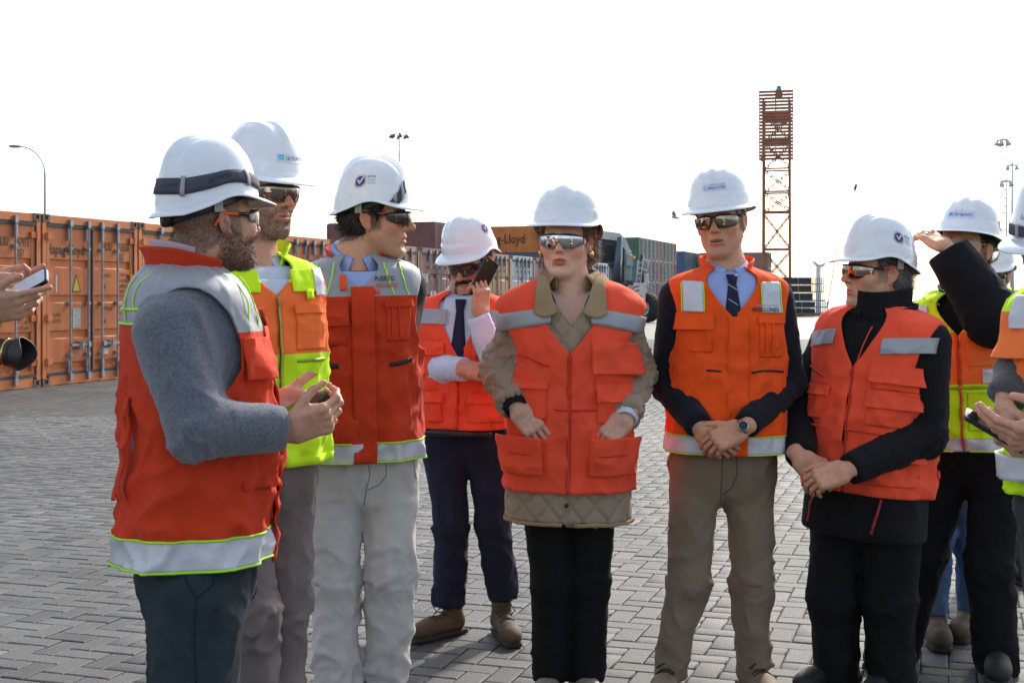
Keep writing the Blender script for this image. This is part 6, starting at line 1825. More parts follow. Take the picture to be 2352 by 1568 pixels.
# ---- the tie man in khaki trousers
def person_tie():
    p = Person('grey-haired man in orange vest and striped navy tie with clasped hands, khaki trousers', 4.63); p.place(1668); w = p.w; org = p.org; root = p.root
    T = p.torso(w(1669, 618), w(1664, 1045), 0, w=0.99, d=1.0, amp=0.8)
    p.head(w(1655, 508), -22, 2, -5, skin=(0.620, 0.312, 0.187), crop=0.8, mouth=0.004, nose=0.95, jaw=1.0, chin=0.004, shadow=0.25, brow=0.5, hair_col=(0.12, 0.11, 0.10), neck_r=0.056)
    p.hair((0.20, 0.19, 0.18), 0.005, front=-0.050, low=-0.075, n=1800, length=0.016, curl=0.25)
    make_helmet(root, org, p.H4, 'B', [('mejillones', 0.12, 0.30)], band='grey', knob=False, H=0.139)
    make_glasses(root, org, p.H4, M_lens_brown, split=True)
    aR = (p.shoulder(-1), w(1533, 880, 0.02), w(1606, 978, -0.19)); aL = (p.shoulder(1), w(1810, 880, 0.02), w(1712, 978, -0.21))
    p.top('sweater', M_navyk, [aR, aL], r=(0.074, 0.062, 0.045), amp=0.007)
    v = make_vest(T, root, org, -0.635, -0.165, 0.56, [M_or, M_silver_w], zones((1, lambda l, th, t: (t < -0.572))), rows=[-0.572], hole_c=-0.178, hole_h=0.128, hole_w=0.62)
    make_collar(T, 'collar', v, org, M_or, 0.50, 0.056, flare=0.010, t0=-0.006, rx=0.086, ry=0.086, gap_top=0.85, rake=0.045, th=0.007)
    make_collar(T, 'shirt_collar', root, org, M_shirt_b, 0.16, 0.036, flare=0.008, drop=0.044, point=0.55, t0=0.004, rx=0.063, ry=0.066, rake=0.040, fall=0.012, lean=0.012, spread=0.42)
    patch(T, 'shirt_front', -0.085, 0.085, -0.20, -0.010, M_shirt_b, root, 0.002, 0.002, org=org)
    ti = tie(T, root, org, M_tie, -0.028, -0.21, 0.006)
    for k in range(3):
        t0 = -0.055 - 0.05 * k; ribbon(T, 'stripe', [(T.th_of(-0.016, t0), t0), (T.th_of(0.016, t0 - 0.022), t0 - 0.022)], 0.004, M_tiest, ti, 0.013, org=org, n=10)
    patch(T, 'placket', -0.018, 0.048, -0.637, -0.165, M_or, v, 0.0205, 0.005, nu=8, nv=50, org=org)
    for (l0, l1) in ((-0.158, -0.098), (0.098, 0.158)):
        patch(T, 'reflective_strip', l0, l1, -0.150, -0.052, M_silver_w, v, 0.0165, 0.002, org=org)
        for l in (l0 - 0.003, l1 + 0.003):
            ts = np.linspace(-0.150, -0.055, 8); ribbon(T, 'piping', [(float(T.th_of(l, t)), t) for t in ts], 0.005, M_neon, v, 0.018, org=org)
    lettering('MEJILLONES', lambda q: T.front(q[:, 0] + 0.062, q[:, 1] - 0.146, 0.0205), 0.012, M_ink, v, width=0.088, bold=True, off=org)
    lettering('COMPLEJO PORTUARIO', lambda q: T.front(q[:, 0] + 0.074, q[:, 1] - 0.130, 0.0205), 0.0055, M_st_grey, v, width=0.076, off=org)
    flap_pocket(T, v, org, M_or, -0.168, -0.070, -0.285, -0.160, 0.0155, 0.40, fl=0.014)
    flap_pocket(T, v, org, M_or, 0.085, 0.160, -0.300, -0.165, 0.0155, 0.15, fl=0.003, body=True)
    for l in (0.105, 0.125): ribbon(T, 'pen_loop', [(float(T.th_of(l, t)), t) for t in np.linspace(-0.285, -0.185, 6)], 0.007, M_or, v, 0.026, org=org)
    for (a, b) in ((-0.155, -0.035), (0.060, 0.165)):
        ribbon(T, 'pocket_slit', [(float(T.th_of(a + (b - a) * k, -0.352)), -0.352 + 0.006 * math.sin(k * 3)) for k in np.linspace(0, 1, 8)], 0.008, M_zipb, v, 0.0155, org=org)
    for t in (-0.573, -0.634): ribbon(T, 'piping', [(0.06 + k, t) for k in np.linspace(0, 2 * math.pi - 0.2, 60)], 0.005, M_neon, v, 0.0165, org=org, n=140)
    p.hand(-1, w(1612, 985, -0.185), (0.72, -0.18, -0.66), (-0.25, -0.95, 0.1), CLASP)
    p.hand(1, w(1703, 984, -0.235), (-0.86, -0.10, -0.42), (-0.25, -0.85, 0.45), dict(CLASP, thumb=((0.75, 0.6, -0.05), (0.9, 0.45, 0.0), (0.95, 0.25, -0.1))))
    wr = w(1703, 984, -0.235); ax = unit(w(1690, 990, -0.237) - wr)
    q = MB(); q.lathe(wr - ax * 0.012, ax, [(0, 0.029), (0.002, 0.032), (0.016, 0.032), (0.018, 0.029)], 24); wt = mesh_np('wristwatch', np.array(q.v), q.f, M_watch, root, off=org)
    c = wr + np.array([0.0, -0.030, 0.012]); q = MB(); q.lathe(c, (-0.1, -0.92, 0.35), [(-0.004, 0.0), (-0.004, 0.019), (0.004, 0.019), (0.005, 0.016)], 20); mesh_np('watch_case', np.array(q.v), q.f, M_watch, wt, off=org)
    q = MB(); q.lathe(c, (-0.1, -0.92, 0.35), [(0.0045, 0.016), (0.0047, 0.0)], 20); mesh_np('dial', np.array(q.v), q.f, M_blackp, wt, off=org)
    hip = w(1660, 1062); lg = legs_of(p, hip, 0.092, (w(1580, 1330, -0.02), w(1728, 1330, -0.02)), (w(1535, 1545, 0.02), w(1728, 1540, 0.02)))
    tr = p.trousers(M_khaki, hip, lg, r=(0.093, 0.068, 0.060), amp=0.020, fa=8.0)
    seam_on(tr, org, [[(1660, 1046), (1658, 1100), (1655, 1150)], [(1692, 1046), (1694, 1090), (1680, 1120), (1660, 1136)], [(1546, 1040), (1524, 1090)], [(1780, 1034), (1798, 1084)]], M_seam_k)
    for (a, y) in ((lg[0][2], -14), (lg[1][2], 8)):
        p.shoe(np.array([a[0], a[1], 0.0]), y, M_boot2, M_sole, 0.14, M_blackshoe)
    p.finish([aR, aL], lg)
person_tie()

# ---- the woman in the quilted jacket
def quilt_post(T, sp=0.062, dep=0.006):
    def f(V, Nn):
        q = V - T.N; t = q @ T.A; l = q @ T.L; f_ = q @ T.F; a = np.arctan2(l, f_) * 0.17
        u = (a + t) / sp; v = (a - t) / sp
        g = np.minimum(np.abs(u - np.round(u)), np.abs(v - np.round(v)))
        return V + Nn * (dep * (1 - np.exp(-(g / 0.13) ** 2)) - dep * 0.6)[:, None]
    return f
def person_woman():
    p = Person('woman in red orange vest over a quilted khaki jacket, hands in her pockets', 4.55); p.place(1308); w = p.w; org = p.org; root = p.root
    tab = Torso.TAB.copy(); tab[:, 1] *= np.interp(tab[:, 0], [-0.95, -0.5, -0.2, -0.05, 0], [1.05, 1.02, 0.96, 0.98, 0.95])
    T = p.torso(w(1312, 648), w(1306, 1090), -3, w=0.95, d=1.0, amp=0.8, tab=tab)
    p.head(w(1300, 554), -15, 0, 1, scale=1.02, skin=(0.74, 0.425, 0.30), mouth=0.003, nose=0.85, jaw=0.98, fat=0.004, age=1.0, brow=0.35, lips=(0.60, 0.085, 0.075), lipw=0.95, hair_col=(0.11, 0.055, 0.028), neck_r=0.050)
    p.hair((0.17, 0.085, 0.040), 0.015, front=-0.045, low=-0.072, n=4200, length=0.036, curl=0.45, puff=0.016)
    make_helmet(root, org, p.H4, 'A', [], band='black', knob=False, H=0.134, tilt=-5, zr=0.052, w=0.112)
    make_glasses(root, org, p.H4, M_lens_mirror, tip=M_orangep, big=1.12)
    for sg in (1, -1):      # round ear clips
        c = np.array([sg * 0.086, 0.000, -0.042]); q = MB(); q.lathe(c, (sg, -0.45, 0), [(0.0, 0.0), (0.0, 0.011), (0.004, 0.0115), (0.007, 0.008), (0.008, 0.0)], 18)
        mesh_np('earring', p.H4(np.array(q.v)), q.f, M_gold, root, off=org)
    aR = (p.shoulder(-1, 0.158), w(1152, 842, 0.06), w(1184, 930, -0.13)); aL = (p.shoulder(1, 0.158), w(1458, 850, 0.06), w(1438, 952, -0.13))
    hem = -0.812
    def fj(p_):
        d = T.sdf(p_, -0.012, hem, -0.012)
        for (a, b, c) in (aR, aL):
            ax = unit(c - b); e = rc(p_, a, b, 0.072, 0.070); e = smin(e, smax(rc(p_, b, c + ax * 0.03, 0.070, 0.054), (p_ - c) @ ax, 0.008), 0.02); d = smin(d, e, 0.03)
        # open at the throat
        q = p_ - T.N; t = q @ T.A; l = np.abs(q @ T.L); f_ = q @ T.F
        return smax(d, -np.maximum(np.maximum(l - 0.055 - 0.45 * (t + 0.09), 0.02 - f_), -0.155 - t + 1.5 * l), 0.006)
    bl, bh = bounds([T.N, T.N + T.A * hem + T.L * 0.24, T.N + T.A * hem - T.L * 0.24, aR[1], aL[1], aR[2], aL[2], T.N + T.F * 0.22, T.N - T.F * 0.22], 0.12)
    V, Q = surf(fj, bl, bh, 0.0065); V = relax(V, Q, 1, 0.3); Nn = vnormals(V, Q)
    # crossed quilting seams
    bones = [(T.N, T.N + T.A * hem), (aR[0], aR[1]), (aR[1], aR[2]), (aL[0], aL[1]), (aL[1], aL[2])]
    best = np.full(len(V), 1e9); uu = np.zeros(len(V)); vv = np.zeros(len(V))
    for i, (a, b) in enumerate(bones):
        ax = unit(b - a); L_ = np.linalg.norm(b - a); h = np.clip((V - a) @ ax, 0, L_); c = a + ax * h[:, None]; d = np.linalg.norm(V - c, axis=1) / (0.2 if i == 0 else 0.085)
        m = d < best; best[m] = d[m]
        e1 = unit(np.cross(ax, T.F if i else T.L)); e2 = np.cross(ax, e1); r = V - c
        an = np.arctan2(r @ e1, r @ e2) * (0.17 if i == 0 else 0.08); al = (V - a) @ ax
        uu[m] = (an + al * 0.8)[m]; vv[m] = (an - al * 0.8)[m]
    sp = 0.080; nz = 0.06 * noise3(V * 9); g = np.minimum(np.abs(uu / sp + nz - np.round(uu / sp + nz)), np.abs(vv / sp - nz - np.round(vv / sp - nz)))
    V = V + Nn * (0.0075 * (1 - np.exp(-(g / 0.085) ** 2)) - 0.004)[:, None]
    V = wrinkle(V, Nn, bones, 0.013, 4, 15, 6, lambda hs: np.where(hs < 1, 0.2, 1.0))
    j = mesh_np('quilted_jacket', V, Q, M_quilt, root, off=org)
    patch_th(T, 'hem_binding', 0.06, 2 * math.pi - 0.06, hem - 0.004, hem + 0.008, M_cord, j, 0.015, 0.006, nu=90, nv=3, org=org)
    q = MB(); c = T.front(np.array([-0.004]), np.array([-0.742]), 0.022)[0]; q.lathe(c, T.F, [(0, 0.008), (0.003, 0.007), (0.004, 0)], 12); mesh_np('button', np.array(q.v), q.f, M_blackp, j, off=org)
    for i, (a, b, c) in enumerate((aR, aL)):
        ax = unit(c - b); q = MB(); q.lathe(c - ax * 0.015, ax, [(0, 0.046), (0.04, 0.040), (0.045, 0.036), (0.03, 0.030)], 24); mesh_np('knit_cuff', np.array(q.v), q.f, M_black if i == 0 else M_shirt_w, j, off=org)
    # the vest stands wide over the shoulders
    tab2 = tab.copy(); tab2[:, 1] *= np.interp(tab2[:, 0], [-0.35, -0.22, -0.12, -0.075, -0.045, -0.02, 0.0], [1.0, 1.04, 1.20, 1.20, 1.02, 0.98, 1.0])
    T2 = Torso(w(1312, 648), w(1306, 1090), -3, w=0.95, d=1.0, amp=0.9, tab=tab2, seed=p.seed)
    v = make_vest(T2, root, org, -0.705, -0.235, 0.62, [M_or_red], zones(), hole_c=-0.235, hole_h=0.150, hole_w=0.66, off=0.030, rows=[], vpow=0.85)
    make_collar(T, 'jacket_collar', j, org, M_cord, 0.62, 0.044, flare=0.022, drop=0.050, point=0.0, t0=0.000, rx=0.082, ry=0.080, rake=0.030, fall=0.030, lean=0.01, th=0.006)
    for sg in (-1, 1):      # rounded collar leaves lying on the vest
        u = np.linspace(0, 1, 12)[:, None]; vq = np.linspace(0, 1, 16)[None]
        inner = 0.038 + 0.040 * vq; outer = 0.108 - 0.018 * vq ** 2; rnd = 0.022 * (1 - vq) ** 3 * (u ** 4 + (1 - u) ** 5 * 0.6)
        l = sg * (inner + (outer - inner) * u); t = -0.118 + 0.122 * vq + rnd + 0.030 * u * vq - 0.014 * u * (1 - vq)
        V = T.front(l, t, 0.0, folds=False); Nn_ = T._n.reshape(12, 16, 3); V = V + Nn_ * (0.046 - 0.004 * vq)[..., None]
        solid(mesh_np('collar_leaf', V.reshape(-1, 3), grid_faces(12, 16) if sg > 0 else grid_faces(12, 16)[:, ::-1], M_cord, j, off=org), 0.006)
    make_collar(T, 'blouse_collar', root, org, M_grey_in, 0.50, 0.060, flare=0.014, t0=-0.012, rx=0.072, ry=0.074, gap_top=0.80, rake=0.120, lean=0.055)
    zipper(T2, v, org, -0.70, -0.240, M_zip, 0.034)
    for (l0, l1) in ((-0.222, -0.062), (0.066, 0.226)):
        tf = lambda u: -0.020 * np.abs(u - (0 if l0 > 0 else 1))
        u = np.linspace(0, 1, 18)[:, None]; vq = np.linspace(0, 1, 6)[None]; l = l0 + (l1 - l0) * u + 0 * vq; t = -0.150 + 0.052 * vq - 0.16 * (np.abs(l) - 0.062) * 1.0 + 0.01
        V = T2.front(l, t, 0.034); solid(mesh_np('reflective_strip', V.reshape(-1, 3), grid_faces(18, 6), M_silver, v, off=org), 0.003)
    # pockets
    flap_pocket(T2, v, org, M_or_red, 0.075, 0.185, -0.365, -0.20, 0.033, 0.62, fl=0.024, wide=0.010)
    flap_pocket(T2, v, org, M_or_red, 0.085, 0.180, -0.470, -0.345, 0.033, 0.42, fl=0.016)
    flap_pocket(T2, v, org, M_or_red, -0.175, -0.07, -0.455, -0.335, 0.033, 0.18, fl=0.006)
    ribbon(T2, 'pocket_zip', [(float(T2.th_of(l, t)), t) for l, t in ((-0.150, -0.240), (-0.12, -0.252), (-0.09, -0.268), (-0.062, -0.280))], 0.009, M_zip, v, 0.035, org=org)
    ribbon(T2, 'seam', [(float(T2.th_of(l, -0.425)), -0.425 + abs(l) * 0.03) for l in np.linspace(-0.17, 0.17, 12)], 0.008, M_zip, v, 0.034, org=org)
    for (l0, l1) in ((-0.225, -0.075), (0.060, 0.215)):
        l0c, l1c = max(l0, -0.180), min(l1, 0.180)
        patch(T2, 'hand_pocket', l0c, l1c, -0.645, -0.520, M_or_red, v, 0.046, 0.006, lift=lambda u, v_: 0.022 * v_ + 0.010 * np.sin(math.pi * u), org=org)
        ribbon(T2, 'pocket_zip', [(float(T2.th_of(l, -0.575)), -0.575) for l in np.linspace(l0c + 0.025, l1c - 0.03, 6)], 0.008, M_zip, v, 0.072, org=org)
    HP = dict(POCKET, index=(25, 25, 10), middle=(28, 28, 10), ring=(32, 30, 10), little=(36, 30, 10))
    p.hand(-1, w(1190, 938, -0.150), (0.60, -0.22, -0.76), (-0.15, -0.93, 0.34), HP, 0.95, (0.62, 0.37, 0.27))
    p.hand(1, w(1438, 958, -0.150), (-0.68, -0.22, -0.70), (0.15, -0.93, 0.34), HP, 0.95, (0.62, 0.37, 0.27))
    hip = w(1306, 1100); lg = legs_of(p, hip, 0.080, (w(1268, 1340, -0.02), w(1352, 1340, -0.02)), (w(1262, 1560, 0.0), w(1345, 1560, 0.0)))
    p.trousers(M_blackt, hip, lg, r=(0.090, 0.072, 0.062), amp=0.008, w=1.0)
    for a, y in ((lg[0][2], -8), (lg[1][2], 6)): p.shoe(np.array([a[0], a[1], 0.0]), y, M_beigeshoe, M_sole, 0.09)
    p.finish([aR, aL], lg)
person_woman()

# ---- profile man in cream trousers, grey yoke vest
def yoke_vest(p, hem, vt, vang, yoke, band=0.062, logo=False, side_front=True):
    T = p.T; org = p.org; root = p.root
    z = zones((2, lambda l, th, t: t < hem + band), (1, lambda l, th, t: t > yoke + 0.02 * (np.abs(th) > 2.0)))
    v = make_vest(T, root, org, hem, vt, vang, [M_or_deep, M_greyfab, M_silver_w], z, rows=[hem + band, yoke], hole_c=-0.180, hole_h=0.128, hole_w=0.62)
    for t in (hem + 0.001, hem + band): ribbon(T, 'piping', [(0.06 + k, t) for k in np.linspace(0, 2 * math.pi - 0.2, 60)], 0.0065, M_neon, v, 0.0165, org=org, n=160)
    for sg in (-1, 1):
        for l0, l1 in ((0.075, 0.105), (0.125, 0.150)):
            ribbon(T, 'piping', [(sg * float(T.th_of(l0 + (l1 - l0) * k, -0.03 + (yoke + 0.03) * k)), -0.03 + (yoke + 0.03) * k) for k in np.linspace(0, 1, 8)], 0.005, M_neon, v, 0.0165, org=org)
            ribbon(T, 'piping', [(sg * (math.pi - float(T.th_of(l0 * 1.0 + (l1 - l0) * k, -0.03 + (yoke + 0.05) * k))), -0.03 + (yoke + 0.05) * k) for k in np.linspace(0, 1, 8)], 0.005, M_neon, v, 0.0165, org=org)
    for t in (yoke + 0.018, -0.098): ribbon(T, 'piping', [(2.0 + (2 * math.pi - 4.0) * k, t) for k in np.linspace(0, 1, 20)], 0.006, M_neon, v, 0.0165, org=org, n=80)
    return v
def person_cream():
    p = Person('clean-shaven man seen in profile, grey-shouldered orange vest and cream trousers', 4.40); p.place(848); w = p.w; org = p.org; root = p.root
    T = p.torso(w(818, 592), w(828, 1060), 11, w=1.0, d=1.08, amp=1.1)
    p.head(w(866, 500), 80, 1, -2, scale=1.03, skin=(0.620, 0.319, 0.193), mouth=0.003, nose=1.35, jaw=1.0, chin=0.005, shadow=0.35, brow=0.9, crop=0.9, hair_col=(0.022, 0.015, 0.012), neck_r=0.060, age=0.6)
    p.hair((0.022, 0.016, 0.013), 0.009, front=-0.048, low=-0.088, n=5200, length=0.024, curl=0.6, puff=0.002)
    make_helmet(root, org, p.H4, 'A', [('check', -1.72, 0.26)], band='black', H=0.148, tilt=1, strap=(0.06, 0.16, -0.95, -0.35, 0.55, []))
    make_glasses(root, org, p.H4, M_lens_dark, tip=M_blackp)
    tube_part('frame_accent', [p.H4([-0.080, -0.050, 0.012]), p.H4([-0.084, -0.030, 0.012])], 0.0042, M_redp, root, org)
    aR = (p.shoulder(-1), w(700, 860, 0.14), w(780, 985, 0.24)); aL = (p.shoulder(1), w(905, 870, 0.20), w(850, 990, 0.26))
    p.top('sweater', M_navyk, [aR, aL], r=(0.066, 0.054, 0.044), amp=0.006, hi=-0.045)
    v = yoke_vest(p, -0.665, -0.105, 0.45, -0.130)
    make_collar(T, 'collar', v, org, M_or_deep, 0.70, 0.045, flare=0.018, t0=-0.006, rx=0.088, ry=0.090, gap_top=0.9, rake=0.05, th=0.007, back=0.2)
    make_collar(T, 'shirt_collar', root, org, M_shirt_b, 0.22, 0.050, flare=0.006, drop=0.060, point=0.45, t0=0.004, rx=0.070, ry=0.074, rake=0.060, fall=0.012, spread=0.30, back=0.15, lean=0.01)
    patch(T, 'shirt_front', -0.075, 0.075, -0.16, -0.050, M_shirt_b, root, 0.006, 0.002, org=org)
    patch(T, 'placket', -0.030, 0.040, -0.667, -0.10, M_or_deep, v, 0.0245, 0.005, nu=10, nv=60, org=org)
    flap_pocket(T, v, org, M_or_deep, -0.150, -0.045, -0.285, -0.155, 0.0155, 0.52, fl=0.010)
    flap_pocket(T, v, org, M_or_deep, 0.078, 0.150, -0.275, -0.150, 0.0155, 0.12, fl=0.003)
    for l in (0.095, 0.115): ribbon(T, 'pen_loop', [(float(T.th_of(l, t)), t) for t in np.linspace(-0.265, -0.165, 6)], 0.007, M_or_deep, v, 0.026, org=org)
    ribbon(T, 'pocket_zip', [(float(T.th_of(l, t)), t) for l, t in ((-0.185, -0.318), (-0.14, -0.334), (-0.09, -0.350), (-0.035, -0.352))], 0.017, M_zipb, v, 0.0165, org=org)
    ribbon(T, 'pocket_zip', [(float(T.th_of(l, t)), t) for l, t in ((0.085, -0.352), (0.12, -0.345), (0.155, -0.335))], 0.015, M_zipb, v, 0.0165, org=org)
    lettering('PUERTO', lambda q: T.front(q[:, 0] + 0.046, q[:, 1] - 0.083, 0.0190), 0.014, M_ink, v, width=0.062, bold=True, off=org)
    lettering('ANGAMOS', lambda q: T.front(q[:, 0] + 0.046, q[:, 1] - 0.103, 0.0190), 0.014, mat('letter_orange', (0.5, 0.12, 0.03), 0.6), v, width=0.070, bold=True, off=org)
    patch(T, 'velcro_tab', -0.063, -0.043, -0.110, -0.062, M_or_red, v, 0.018, 0.002, nu=5, nv=6, org=org)
    patch(T, 'velcro_tab', 0.043, 0.060, -0.122, -0.108, M_or_red, v, 0.018, 0.002, nu=5, nv=6, org=org)
    p.hand(-1, w(785, 992, 0.25), (0.6, 0.1, -0.7), (0, 1, 0), RELAX); p.hand(1, w(842, 996, 0.25), (-0.6, 0.1, -0.7), (0, 1, 0), RELAX)
    hip = w(830, 1075); lg = legs_of(p, hip, 0.092, (w(768, 1330, -0.03), w(898, 1330, -0.03)), (w(778, 1600, 0.0), w(888, 1556, 0.02)))
    tr = p.trousers(M_cream, hip, lg, r=(0.100, 0.082, 0.078), amp=0.024, fa=8.0, d=1.05)
    seam_on(tr, org, [[(846, 1062), (850, 1090), (842, 1122), (836, 1160)], [(886, 1062), (888, 1090), (872, 1112), (846, 1124)], [(700, 1064), (692, 1110)], [(948, 1052), (956, 1100)]], M_seam_c)
    for a, y in ((lg[0][2], 5), (lg[1][2], 20)): p.shoe(np.array([a[0], a[1], 0.0]), y, M_blackshoe, M_sole, 0.10)
    p.finish([aR, aL], lg)
person_cream()

# ---- foreground man in the grey knitted sweater
def person_sweater():
    p = Person('bearded man in grey knitted sweater seen from behind, nearest the camera', 3.22); p.place(442); w = p.w; org = p.org; root = p.root
    T = p.torso(w(432, 618), w(432, 1290), 103, w=0.98, d=1.18, belly=0.02, amp=1.4)
    p.head(w(492, 507), 130, -6, 0, scale=1.0, h=0.0031, skin=(0.620, 0.332, 0.220), nose=0.9, fat=0.006, beard=0.92, beard_col=(0.045, 0.026, 0.018), beard_line=-0.004, brow=0.9, crop=0.85, hair_col=(0.050, 0.034, 0.026), neck_r=0.064)
    p.beard((0.045, 0.026, 0.018), 4200, 0.005, zmax=-0.044)
    p.beard((0.05, 0.035, 0.028), 2600, 0.004, zmax=-1, scalp=True)
    make_helmet(root, org, p.H4, 'A', [], band='black', H=0.150, tilt=3, zr=0.052, strap=(0.16, 0.140, -3.4, -0.25, -0.022, [('ACTIVEX', -1.75), ('ACTIVEX', -2.85)]))
    make_glasses(root, org, p.H4, M_lens_smoke, tip=M_orangep)
    aR = (w(388, 762, -0.19), w(456, 982, -0.24), w(650, 984, -0.16)); aL = (w(478, 742, 0.20), w(560, 960, 0.22), w(632, 935, 0.08))
    sw = p.top('sweater', M_knit, [aR, aL], r=(0.080, 0.074, 0.050), amp=0.012, fa=17, k=0.05, lo=-0.45, cuff=(M_knit, 0.051, 0.045))
    co = np.empty(len(sw.data.vertices) * 3, F32); sw.data.vertices.foreach_get('co', co); co = co.reshape(-1, 3)
    nr = np.empty(len(sw.data.vertices) * 3, F32); sw.data.vertices.foreach_get('normal', nr); nr = nr.reshape(-1, 3)
    ix = np.random.RandomState(5).choice(len(co), 9000); strands('wool_fuzz', co[ix].astype(float), nr[ix].astype(float), 0.006, 0.00022, (0.22, 0.235, 0.27), 0.5, sw, None, 3, 0.7, 2, 0.1)
    v = yoke_vest(p, -0.700, -0.12, 0.6, -0.150, band=0.072)
    make_collar(T, 'collar', v, org, M_or_deep, 0.62, 0.042, flare=0.016, t0=-0.004, rx=0.092, ry=0.098, gap_top=0.8, rake=0.03, th=0.008, back=0.35)
    make_collar(T, 'shirt_collar', root, org, M_shirt_p, 0.40, 0.058, flare=0.008, t0=-0.004, rx=0.076, ry=0.082, rake=0.03, back=0.30)
    patch(T, 'placket', -0.030, 0.035, -0.717, -0.10, M_or_deep, v, 0.0215, 0.006, nu=8, nv=50, org=org)
    patch(T, 'velcro_tab', -0.060, -0.030, -0.19, -0.14, M_or_red, v, 0.020, 0.002, nu=5, nv=6, org=org)
    flap_pocket(T, v, org, M_or_deep, -0.165, -0.060, -0.330, -0.170, 0.0155, 0.55, fl=0.022)
    flap_pocket(T, v, org, M_or_deep, -0.165, -0.060, -0.520, -0.385, 0.0155, 0.3, fl=0.010)
    # long back pleat with its pocket edge
    for a, o_ in ((-2.52, 0.022), (-2.60, 0.019)):
        ribbon(T, 'pleat', [(a + 0.03 * math.sin(7 * k), -0.30 - 0.24 * k) for k in np.linspace(0, 1, 12)], 0.022, M_or_deep, v, o_, org=org)
    # hands holding a phone
    p.hand(-1, w(663, 988, -0.150), (0.90, 0.10, 0.28), (0.20, -0.82, -0.45), dict(HOLD, thumb=((0.7, 0.6, -0.2), (0.85, 0.4, -0.3), (0.95, 0.1, -0.35))))
    p.hand(1, w(632, 925, 0.06), (0.86, -0.10, -0.12), (-0.1, 0.75, -0.55), dict(OPEN, index=(30, 40, 25), middle=(34, 42, 25), ring=(38, 44, 25), little=(40, 44, 25), thumb=((0.5, 0.85, 0.0), (0.6, 0.8, 0.0), (0.75, 0.65, 0.0))))
    mobile('dark phone held by the man in the grey knitted sweater', w(702, 930, -0.055), (0.75, 0.45, 0.35), (-0.35, -0.35, 0.85), (0.066, 0.128, 0.010), group='mobile phones')
    hip = w(448, 1330); lg = legs_of(p, hip, 0.090, (w(440, 1680, -0.14), w(470, 1680, 0.10)), (w(440, 2010, -0.12), w(480, 2010, 0.12)))
    tr = p.trousers(M_teal, hip, lg, r=(0.112, 0.092, 0.080), amp=0.024, fa=8, d=1.16, w=0.95, top=0.09)
    seam_on(tr, org, [[(418, 1298), (432, 1340), (450, 1372), (486, 1346), (498, 1300)], [(450, 1372), (446, 1470), (450, 1568)]], M_seam_t, 0.0022)
    for a, y in ((lg[0][2], 100), (lg[1][2], 108)): p.shoe(np.array([a[0], a[1], 0.0]), y, M_blackshoe, M_sole, 0.10)
    p.finish([aR, aL], lg)
person_sweater()

